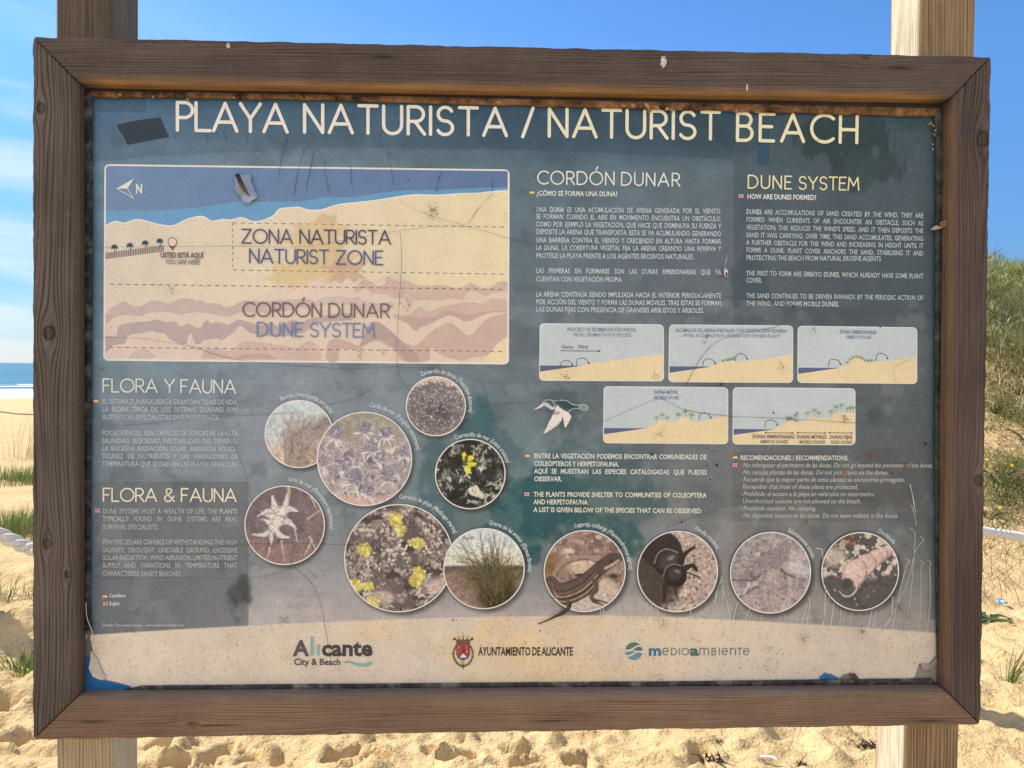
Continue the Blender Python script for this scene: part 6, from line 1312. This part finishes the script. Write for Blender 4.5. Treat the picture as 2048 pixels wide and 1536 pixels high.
# breaking foam lines along the shore
t = NT('sea_foam'); o = t.pos(); n = t.noise(o, 1.2, 5, .7); m_foam = t.set(t.ramp(n, [(.3, (.55, .66, .70)), (.6, (.82, .85, .85))]), .8, .2)
mpf = t.n('ShaderNodeMapping'); mpf.inputs['Scale'].default_value = (.35, 1.0, 1); mpf.inputs['Rotation'].default_value = (0, 0, -.64); t.l(o, mpf.inputs[0]); nf = t.noise(mpf.outputs[0], .35, 5, .65)
trf = t.n('ShaderNodeBsdfTransparent'); mxf = t.n('ShaderNodeMixShader'); t.l(t.ramp(nf, [(.40, 1.0), (.48, 0.0)]), mxf.inputs[0]); t.l(t.b.outputs[0], mxf.inputs[1]); t.l(trf.outputs[0], mxf.inputs[2]); t.l(mxf.outputs[0], t.out.inputs[0])
dirx, diry = np.array([.8, .6]), np.array([-.6, .8])
fr = np.random.default_rng(3); FV, FF = [], []; base_n = 0
for d0, wd_, h_ in ((116, 2.6, .25), (127, 1.8, .2), (143, 1.6, .15)):
    s_ = np.linspace(-260, 160, 500); wv = (noise2(s_, np.full_like(s_, d0), 9, 11) - .5) * 5; ww = wd_ * np.clip(noise2(s_, np.full_like(s_, d0 + 3), 6, 12) * 1.8 - (-.1 if d0 < 110 else .6), .02, 1)
    for j, (f_, hh) in enumerate(((-.5, .02), (-.15, h_), (.2, h_ * .8), (.5, .02))):
        q = s_[:, None] * dirx + (d0 + wv + f_ * ww)[:, None] * diry; FV.append(np.c_[q, SEA_Z + .03 + hh * np.clip(ww / wd_, .05, 1)])
    id_ = base_n + np.arange(4 * 500).reshape(4, 500); FF.append(np.stack([id_[:-1, :-1], id_[:-1, 1:], id_[1:, 1:], id_[1:, :-1]], -1).reshape(-1, 4)); base_n += 2000
s_ = np.linspace(-260, 160, 700); dd = np.linspace(0, 1, 26); S2, D2 = np.meshgrid(s_, dd)      # broad churned wash on the shore
lo_ = 78.5 + (noise2(s_, s_ * 0, 7, 31) - .5) * 3; hi_ = 107 + (noise2(s_, s_ * 0, 11, 32) - .5) * 10; dist_ = lo_[None] + (hi_ - lo_)[None] * D2
zz = SEA_Z + .04 + .30 * noise2(S2, dist_ * 1.4, 4, 33) * np.sin(np.pi * D2) ; q = S2[..., None] * dirx + dist_[..., None] * diry
FV.append(np.concatenate([q, zz[..., None]], -1).reshape(-1, 3)); id_ = base_n + np.arange(S2.size).reshape(S2.shape); FF.append(np.stack([id_[:-1, :-1], id_[:-1, 1:], id_[1:, 1:], id_[1:, :-1]], -1).reshape(-1, 4))
foam = mesh_np('sea_foam', np.vstack(FV), np.vstack(FF), m_foam, smooth=True); tag(foam, 'white foam of small waves breaking on the shore', 'sea foam', kind='structure')

# ------------------------------------------------------------------ plants
t = NT('leaf_blades'); c = t.attr('col'); tr = t.n('ShaderNodeBsdfTranslucent'); t.l(c, tr.inputs[0]); mx = t.n('ShaderNodeMixShader'); mx.inputs[0].default_value = .3
t.set(c, .65, .3); t.l(t.b.outputs[0], mx.inputs[1]); t.l(tr.outputs[0], mx.inputs[2]); t.l(mx.outputs[0], t.out.inputs[0]); m_leaf = t.m
def blades(name, B, H, lean, w, col, curve=.5, seg=4, origin=(0, 0, 0), rs=0, parent=None):
    """many tapered curved blades in one mesh: bases B, heights H, lean vectors, widths, colours"""
    r = np.random.default_rng(rs); n = len(B); B, H, lean, w, col = [np.asarray(v, float) for v in (B, H, lean, w, col)]
    ang = r.uniform(0, math.pi, n); sd = np.stack([np.cos(ang), np.sin(ang), np.zeros(n)], 1)
    t_ = np.linspace(0, 1, seg + 1); cx = B[:, None] + lean[:, None] * (t_[None, :, None] ** (1 + curve)) * H[:, None, None] + np.array([0, 0, 1.]) * (t_[None, :, None] - .18 * curve * t_[None, :, None] ** 3) * H[:, None, None]
    ww = w[:, None] * np.clip(1 - t_[None] ** 1.6, .06, 1) / 2
    L_ = cx - sd[:, None] * ww[..., None]; R_ = cx + sd[:, None] * ww[..., None]
    Vv = np.stack([L_, R_], 2).reshape(n, -1, 3); k = 2 * (seg + 1); off = (np.arange(n) * k)[:, None, None]
    f = np.array([[2 * j, 2 * j + 1, 2 * j + 3, 2 * j + 2] for j in range(seg)])[None]
    F = (off + f).reshape(-1, 4); C = np.repeat(col[:, None], k, 1).reshape(-1, 3)
    return mesh_np(name, Vv.reshape(-1, 3), F, m_leaf, parent, col=C, origin=origin)
def pickc(r, n, cols): c = np.array(cols, float); return c[r.integers(0, len(c), n)] * r.uniform(.75, 1.25, (n, 1))
GREEN = [(.12, .20, .04), (.16, .25, .06), (.08, .15, .03), (.21, .28, .08)]; DRY = [(.36, .27, .14), (.28, .21, .11), (.45, .36, .21), (.20, .15, .08)]
OLIVE = [(.20, .22, .08), (.27, .29, .12), (.15, .18, .06), (.34, .34, .16), (.23, .26, .07)]
def gpt(px, py, it=6):
    z = 0.0
    for _ in range(it): g = ground(np.float64(px), np.float64(py), z); z = float(terrain(np.array([g[0]]), np.array([g[1]]), False)[0])
    g[2] = z; return g
def clump(px, py, n, h, rad, w, cols, label, name='grass_clump', cat='grass clump', group=None, seed=0, lean=.5, at=None, wind=(.12, 0)):
    c = np.array(at) if at is not None else gpt(px, py); r = np.random.default_rng(seed); a = r.uniform(0, 6.28, n); q = rad * np.sqrt(r.random(n))
    B = np.stack([q * np.cos(a), q * np.sin(a), np.zeros(n)], 1); B[:, 2] = terrain(c[0] + B[:, 0], c[1] + B[:, 1], False) - c[2] - .015
    ln = np.stack([np.cos(a), np.sin(a), np.zeros(n)], 1) * (q / rad * lean * r.uniform(.3, 1.4, n))[:, None] + np.array([wind[0], wind[1], 0]) + r.normal(0, .12, (n, 3)) * (1, 1, 0)
    ob = blades(name, B, h * r.uniform(.45, 1.1, n), ln, w * r.uniform(.6, 1.2, n), pickc(r, n, cols), rs=seed); ob.location = c
    return tag(ob, label, cat, group)
LG_ = 'grass clumps on the sand left of the board'
clump(30, 1068, 1500, .24, .50, .008, GREEN + OLIVE, 'lush green grass clump just above the rope left of the board', group=LG_, seed=1, lean=.7)
clump(28, 962, 1000, .24, .62, .010, OLIVE + OLIVE + GREEN, 'dull green grass clump farther up the beach, below the dry stalks', group=LG_, seed=2)
clump(48, 918, 70, 1.05, .4, .007, DRY, 'tall thin dry grass stalks standing before the sea', name='dry_grass', cat='dry grass', group=LG_, seed=3, lean=.4)
clump(2, 1200, 40, .20, .08, .005, GREEN + DRY, 'sparse upright tuft at the left edge under the rope', group=LG_, seed=4)
clump(54, 1193, 36, .18, .08, .005, GREEN + OLIVE, 'sparse thin tuft close beside the left frame member', group=LG_, seed=5)
clump(44, 1288, 150, .10, .13, .008, GREEN, 'low green tuft above the shaded sand bank at left', group=LG_, seed=6, lean=1.0)
tb = ground(np.float64(-125), np.float64(1290)); clump(0, 0, 1100, .26, .20, .010, GREEN, 'dense grass tussock added out of frame at the left to shade the sand bank', group=LG_, seed=7, at=(tb[0], tb[1], float(terrain(tb[:1], tb[1:2], False)[0])), wind=(.02, 0))  # unseen tussock, added for its shadow on the sand
# shrubs on the dune at right
SG = 'shrubs on the dune bank right of the board'
def shrub(x, y, h, rad, n, cols, label, seed, name='dune_shrub', flowers=0, w=.010, lean=.7, wind=(-.18, 0)):
    z = float(terrain(np.array([x]), np.array([y]), False)[0]); r = np.random.default_rng(seed); root = empty(name, (x, y, z)); tag(root, label, 'shrub', SG)
    n = int(n * 1.9); a = r.uniform(0, 6.28, n); q = rad * np.sqrt(r.random(n)); up = r.random(n) ** .6 * h * .80
    B = np.stack([q * np.cos(a), q * np.sin(a), up * np.sqrt(np.clip(1 - (q / rad) ** 2 * .8, 0, 1))], 1); B[:, 2] += terrain(x + B[:, 0], y + B[:, 1], False) - z - .03
    ln = np.stack([np.cos(a), np.sin(a), np.zeros(n)], 1) * (q / rad * lean * r.uniform(.2, 1.5, n))[:, None] + np.array([wind[0], wind[1], 0]) + r.normal(0, .75, (n, 3)) * (1, 1, 0)
    patch = noise2(B[:, 0] + x * 3, B[:, 2] * 1.3 + B[:, 1], .16, seed); tone = (.48 + 1.0 * patch)[:, None]
    blades('foliage', B, h * r.uniform(.10, .34, n), ln, w * r.uniform(.5, 1.1, n), pickc(r, n, cols) * tone, rs=seed, parent=root, curve=.9)
    sv = []; sf = []; o_ = 0
    for k in range(14):
        a = r.uniform(0, 6.28); e = np.array([math.cos(a) * rad * .7, math.sin(a) * rad * .7, h * r.uniform(.45, .8)]); p = spline(np.array([(0, 0, -.05), e * (.35, .35, .5), e]), 4)
        v, f = tube('', p, np.linspace(.012, .003, len(p)), None, seg=5); sv.append(v); sf.append(f + o_); o_ += len(v)
    t_ = M_STEM; mesh_np('stems', np.vstack(sv), np.vstack(sf), t_, root)
    for k in range(flowers):
        a = r.uniform(0, 6.28); q = rad * r.uniform(.1, .9); flower(root, (math.cos(a) * q, math.sin(a) * q, h * r.uniform(.75, 1.02)), r, (.75, .52, .02))
    return root
t = NT('woody_stem'); n = t.noise(t.obj(), 40, 3); M_STEM = t.set(t.ramp(n, [(.3, (.10, .07, .04)), (.7, (.22, .16, .10))]), .8, .2)
PET = {}
def flower(root, at, r, c, s=.022):
    key = tuple(c)
    if key not in PET: tt = NT('petals'); PET[key] = tt.set(c, .6, .3)
    Vv, F = [np.zeros(3)], []; n = 7
    for k in range(n):
        a0, a1 = 2 * math.pi * (k + .08) / n, 2 * math.pi * (k + .92) / n; am = (a0 + a1) / 2; i = len(Vv)
        Vv += [np.array([math.cos(a0) * s * .55, math.sin(a0) * s * .55, .004]), np.array([math.cos(am) * s, math.sin(am) * s, .010]), np.array([math.cos(a1) * s * .55, math.sin(a1) * s * .55, .004])]; F.append([0, i, i + 1, i + 2])
    ob = mesh_np('flower', np.array(Vv), F, PET[key], root); ob.location = at; ob.rotation_euler = (r.uniform(.5, 1.3), r.uniform(-.4, .4), r.uniform(-.8, .8)); return ob
shrub_spots = []
def dpt(px, py):
    """first hit of a pixel ray on the terrain"""
    d = ray(np.float64(px), np.float64(py)); ts = np.linspace(2, 40, 3000); p = EYEP + ts[:, None] * d; zt = terrain(p[:, 0], p[:, 1], False); k = np.argmax(p[:, 2] < zt); return p[k]
GREY = [(.20, .19, .14), (.30, .28, .21), (.14, .14, .09)]; FEATH = [(.34, .37, .13), (.44, .46, .20), (.26, .30, .10), (.54, .54, .28), (.18, .21, .08)]
for i, (px_, py_, h, rad, n, cols, label, fl) in enumerate([
    (2006, 585, .52, .75, 2600, FEATH, 'tall feathery green shrub on the crest of the dune beside the frame', 0),
    (2070, 585, .58, .8, 2400, FEATH, 'pale green shrub on the crest at the right edge of view', 0),
    (2000, 650, .46, .7, 2200, FEATH + GREY, 'dense grey green shrub below the crest shrub', 0),
    (2060, 670, .44, .7, 2000, FEATH + GREY, 'bushy grey green shrub at the right edge, level with the yellow flowers', 0),
    (1985, 725, .26, .4, 500, OLIVE + DRY, 'low shrub carrying small yellow flowers beside the frame', 3),
    (2040, 790, .24, .4, 420, DRY + GREY, 'half dry brownish shrub in the middle of the bank', 0),
    (1990, 826, .24, .3, 380, GREEN + OLIVE, 'small green shrub with a pink flower low on the bank', 0),
    (2050, 880, .18, .35, 300, DRY + GREY, 'straw coloured low shrub right of the board', 0),
    (2000, 968, .26, .40, 800, GREEN + OLIVE, 'bright green weedy shrub dotted with yellow flowers near the dune foot', 5),
    (2052, 985, .24, .4, 600, OLIVE + GREEN, 'low olive shrub at the dune foot by the right edge', 1),
    (1978, 1035, .16, .3, 320, OLIVE + GREEN, 'small mixed weed shrub just above the white rope', 1),
    (2130, 600, .6, .9, 1500, FEATH, 'rounded green shrub on the dune out to the right', 0)]):
    p = dpt(px_, py_); ob = shrub(p[0], p[1], h, rad, n, cols, label, 60 + i, flowers=fl)
    if i == 6: flower(ob, (.05, -.2, .3), random.Random(1), (.62, .22, .5))
for i in range(12):
    x = 2.6 + (i % 6) * 1.25 + (i // 6) * .5; y = 9.5 + (i // 6) * 2.2 - .25 * (x - 4.5) + (i * 7 % 5) * .2
    shrub(x, y, .55 + .04 * (i % 5), .7, 700, FEATH if i % 2 else OLIVE + GREEN, 'green shrub on the dune bank hidden behind the board', 90 + i)
# dry weeds over the bank and debris: nobody could count these
r = np.random.default_rng(77); n = 44000
bx, by = 2.0 + 13 * r.random(n) ** 1.35, r.uniform(4.0, 15, n); yy = by + .35 * (bx - 4.5); k = (yy > 7.1 + r.normal(0, .3, n)) & (bx > 2.2); bx, by = bx[k], by[k]
B = np.stack([bx, by, terrain(bx, by, False) - .02], 1); n = len(B); pt = noise2(bx, by, .5, 90)
cols = np.where((pt > .66)[:, None], pickc(r, n, OLIVE + GREEN), pickc(r, n, DRY + GREY + [(.52, .44, .30), (.08, .065, .04), (.14, .11, .07)]))
gc = blades('dune_weeds', B, r.uniform(.04, .20, n), r.normal(0, 1.5, (n, 3)) * (1, 1, 0), r.uniform(.006, .022, n), cols, rs=78, curve=.8); tag(gc, 'dry straw and weeds covering the dune bank', 'weeds', kind='stuff')
r = np.random.default_rng(79); n = 260
px_, py_ = r.uniform(1940, 2140, n), r.uniform(1085, 1210, n); P_ = ground(px_, py_); P_[:, 2] = terrain(P_[:, 0], P_[:, 1], False)
tw = blades('dry_twigs', P_, r.uniform(.08, .30, n), r.normal(0, 1.1, (n, 3)) * (1, 1, 0), r.uniform(.003, .007, n), pickc(r, n, [(.20, .14, .08), (.30, .22, .13), (.14, .10, .06)]), rs=80, curve=.2); tag(tw, 'thin dead twigs scattered on the sand below the rope', 'twigs', kind='stuff')
# broad leaved plant
def leaf_plant(px, py, n, L_, wd_, cols, label, name, cat, seed):
    c = gpt(px, py); r = np.random.default_rng(seed); root = empty(name, c); tag(root, label, cat)
    for k in range(n):
        a = 2 * math.pi * k / n + r.uniform(-.3, .3); ln = L_ * r.uniform(.6, 1.1); m = 9; t_ = np.linspace(0, 1, m); w_ = wd_ * np.sin(np.clip(t_, .04, 1) * math.pi * .96) ** .7 * (1 + .25 * np.sin(t_ * 40 + k)) * (.35 + .65 * t_)
        rise = r.uniform(.15, .6); x = t_ * ln; z = rise * x - rise * 1.1 * x ** 2 / ln + .01
        ctr = np.stack([x, np.zeros(m), z], 1); Vv = np.vstack([ctr + np.stack([np.zeros(m), w_ / 2, .18 * w_], 1), ctr, ctr + np.stack([np.zeros(m), -w_ / 2, .18 * w_], 1)])
        ca, sa = math.cos(a), math.sin(a); Vv = np.stack([Vv[:, 0] * ca - Vv[:, 1] * sa, Vv[:, 0] * sa + Vv[:, 1] * ca, Vv[:, 2]], 1)
        F = [[j, j + 1, m + j + 1, m + j] for j in range(m - 1)] + [[m + j, m + j + 1, 2 * m + j + 1, 2 * m + j] for j in range(m - 1)]
        mesh_np('leaf', Vv, F, m_leaf, root, col=np.broadcast_to(pickc(r, 1, cols), (3 * m, 3)), smooth=True)
    return root
leaf_plant(1976, 1242, 11, .17, .07, [(.05, .09, .025), (.08, .13, .03), (.12, .16, .05)], 'dark green broad leaved plant on the sand right of the frame', 'leafy_plant', 'plant', 5)
clump(2010, 1365, 26, .34, .05, .006, GREEN + OLIVE, 'thin straggly green plant on bare sand at lower right', name='straggly_plant', cat='plant', seed=9, lean=1.6, wind=(0, 0))
clump(2046, 1415, 10, .26, .04, .006, DRY, 'dry bent grass stem at the right edge above the shadow', name='dry_grass', cat='dry grass', seed=10, lean=1.2)
# litter and debris
t = NT('blue_plastic'); m_blue = t.set((.05, .30, .60), .35, .5); t = NT('white_plastic'); m_wp = t.set((.75, .76, .78), .4, .5)
g = gpt(2003, 1209); root = empty('plastic_wrapper', g); tag(root, 'small blue and white plastic wrapper lying beside the leafy plant', 'wrapper')
def crumple(name, L_, W_, h, mat, seed, parent, loc=(0, 0, 0), rz=0):
    r = np.random.default_rng(seed); n = 8; x, y = np.meshgrid(np.linspace(-L_ / 2, L_ / 2, n), np.linspace(-W_ / 2, W_ / 2, n)); z = r.random((n, n)) * h + .004 + h * .8 * np.cos(x / L_ * 2.4)
    idx = np.arange(n * n).reshape(n, n); F = np.stack([idx[:-1, :-1], idx[:-1, 1:], idx[1:, 1:], idx[1:, :-1]], -1).reshape(-1, 4)
    ob = mesh_np(name, np.stack([x + r.normal(0, L_ * .02, (n, n)), y, z], -1).reshape(-1, 3), F, mat, parent); ob.location = loc; ob.rotation_euler = (.35, 0, rz); return ob
crumple('wrapper_body', .055, .05, .02, m_blue, 1, root); crumple('wrapper_label', .03, .02, .012, m_wp, 2, root, (.0, -.012, .012))
g = gpt(1536, 1522); Vv, F = tube('', spline(np.array([(-.028, .006, .012), (-.01, .002, .016), (.012, -.002, .016), (.03, -.012, .012)]), 4), .006, None, seg=8); ob = mesh_np('litter_stick', Vv, F, m_wp, smooth=True); ob.location = g; tag(ob, 'short white stick lying on the sand under the board', 'stick')
def debris(px, py, s, seed, label, n=26, cols=((.03, .022, .018), (.06, .045, .03), (.10, .07, .045))):
    c = gpt(px, py); r = np.random.default_rng(seed); a = r.uniform(0, 6.28, n); q = s * np.sqrt(r.random(n)); B = np.stack([q * np.cos(a), q * np.sin(a) * .6, r.uniform(0, s * .3, n)], 1)
    ob = blades('seaweed_scrap', B, s * r.uniform(.4, .9, n), r.normal(0, 1.2, (n, 3)) * (1, 1, .0), s * r.uniform(.12, .4, n), pickc(r, n, cols), rs=seed); ob.location = c; return tag(ob, label, 'seaweed', 'dark seaweed scraps on the sand')
debris(1738, 1503, .055, 1, 'largest dark seaweed scrap close to the lit face of the right post', 46)
debris(1422, 1524, .05, 2, 'dark seaweed scrap under the board, left of the white stick', 30)
debris(1600, 1534, .03, 3, 'small dark seaweed scrap right of the white stick', 20)
debris(1432, 1486, .025, 4, 'tiny dark seaweed scrap just under the frame', 14)

# ------------------------------------------------------------------ ropes and the fence stake behind the board
t = NT('white_rope_fibre'); o = t.obj(); n = t.noise(o, 320, 4, .7); m_rope = t.set(t.ramp(n, [(.3, (.46, .44, .40)), (.65, (.76, .74, .70))]), .85, .2, t.bump(n, .6, .002))
def rope(p, label, rad=.0125, twist=.075, group='white ropes tied to the board posts', mat=None, seg=10):
    p = np.asarray(p, float); s_ = np.r_[0, np.cumsum(np.linalg.norm(np.diff(p, axis=0), axis=1))]; n = int(s_[-1] / (twist / 12)); t_ = np.linspace(0, s_[-1], n)
    q = np.stack([np.interp(t_, s_, p[:, k]) for k in range(3)], 1); d = np.gradient(q, axis=0); d /= np.linalg.norm(d, axis=1)[:, None]
    e1 = np.cross(d, (0, 0, 1.)); e1 /= np.linalg.norm(e1, axis=1)[:, None]; e2 = np.cross(e1, d); VV, FF_ = [], []; o_ = 0
    for k in range(3):
        ph = 2 * math.pi * (t_ / twist + k / 3); c = q + (np.cos(ph)[:, None] * e1 + np.sin(ph)[:, None] * e2) * rad * .52; v, f = tube('', c, rad * .56, None, seg=seg); VV.append(v); FF_.append(f + o_); o_ += len(v)
    org = p[0]; ob = mesh_np('rope', np.vstack(VV), np.vstack(FF_), mat or m_rope, smooth=True, origin=org); ob.location = org; return tag(ob, label, 'rope', group)
def at(px, py, dist): r_ = ray(np.float64(px), np.float64(py)); return EYEP + r_ * dist
a0, a1 = at(0, 1069, 1.44), at(62, 1097, 1.44); st = (a1 - a0) / np.linalg.norm(a1 - a0)
lp = at(165, 1130, 1.40); far = a0 - st * 1.3 + np.array([0, .1, -.02])
rope(spline(np.array([lp, a1, a0, a0 - st * .5 + (0, .02, .01), far]), 8), 'white twisted rope running left from the left post, beside the grass')
b0, b1 = at(1966, 1063, 1.95), at(2048, 1075.5, 2.12)
rp_ = at(1870, 1052, 1.42); bd = (b1 - b0) / np.linalg.norm(b1 - b0)
stake2 = b1 + bd * 1.2 + np.array([0, .1, -.02])
rope(spline(np.array([rp_, b0, b1, stake2]), 10), 'white twisted rope running right from the right post, in front of the dune')
t = NT('grey_rope'); m_gr = t.set(lin((158, 146, 134)), .8, .2)
f0, f1 = at(-40, 818, 22), at(62, 829, 22); f2 = at(300, 838, 24)
rope(spline(np.array([f0 + (f0 - f1), f0, at(20, 826, 22), f1, f2]), 8), 'thin grey rope sagging across the far beach before the sea', rad=.022, twist=.3, group='far beach ropes', mat=m_gr, seg=6)
def stake(loc, h, r_, label, seed, group='round fence stakes of the rope barrier'):
    z0 = float(terrain(np.array([loc[0]]), np.array([loc[1]]), False)[0]); n, m = 26, 18; z = np.linspace(-.3, h, n); a_ = np.linspace(0, 2 * math.pi, m, endpoint=False); rr = r_ * (1 + (fbm(n, m, 5, 3, seed) - .5) * .06); rr[-1] *= .86
    Vv = np.stack([rr * np.cos(a_), rr * np.sin(a_), np.broadcast_to(z[:, None], (n, m))], -1).reshape(-1, 3); idx = np.arange(n * m).reshape(n, m); nx = np.roll(idx, -1, 1)
    F = np.stack([idx[:-1], nx[:-1], nx[1:], idx[1:]], -1).reshape(-1, 4).tolist() + [idx[-1].tolist()]
    l = np.broadcast_to(z[:, None], (n, m)); ob = mesh_np('fence_stake', Vv, F, p_r, attrs=dict(gg=np.broadcast_to(a_ * r_, (n, m)), gl=l, edge=l * 0, knot=l * 0)); ob.location = (loc[0], loc[1], z0); return tag(ob, label, 'stake', group)
sg = ground(np.float64(1905), np.float64(1436)); stake(sg, 1.0, .055, 'round wooden stake behind the right post, casting the long shadow on the sand', 1)
stake((-3.45, 4.66), .95, .07, 'round wooden stake added out of view at the left to cast a shadow on the sand beside the frame', 5)  # unseen stake, added for the shadow it throws into view
stake(stake2, stake2[2] + .12, .05, 'round wooden stake holding the far end of the right rope', 2)
stake(far, far[2] + .12, .05, 'round wooden stake holding the far end of the left rope', 3)
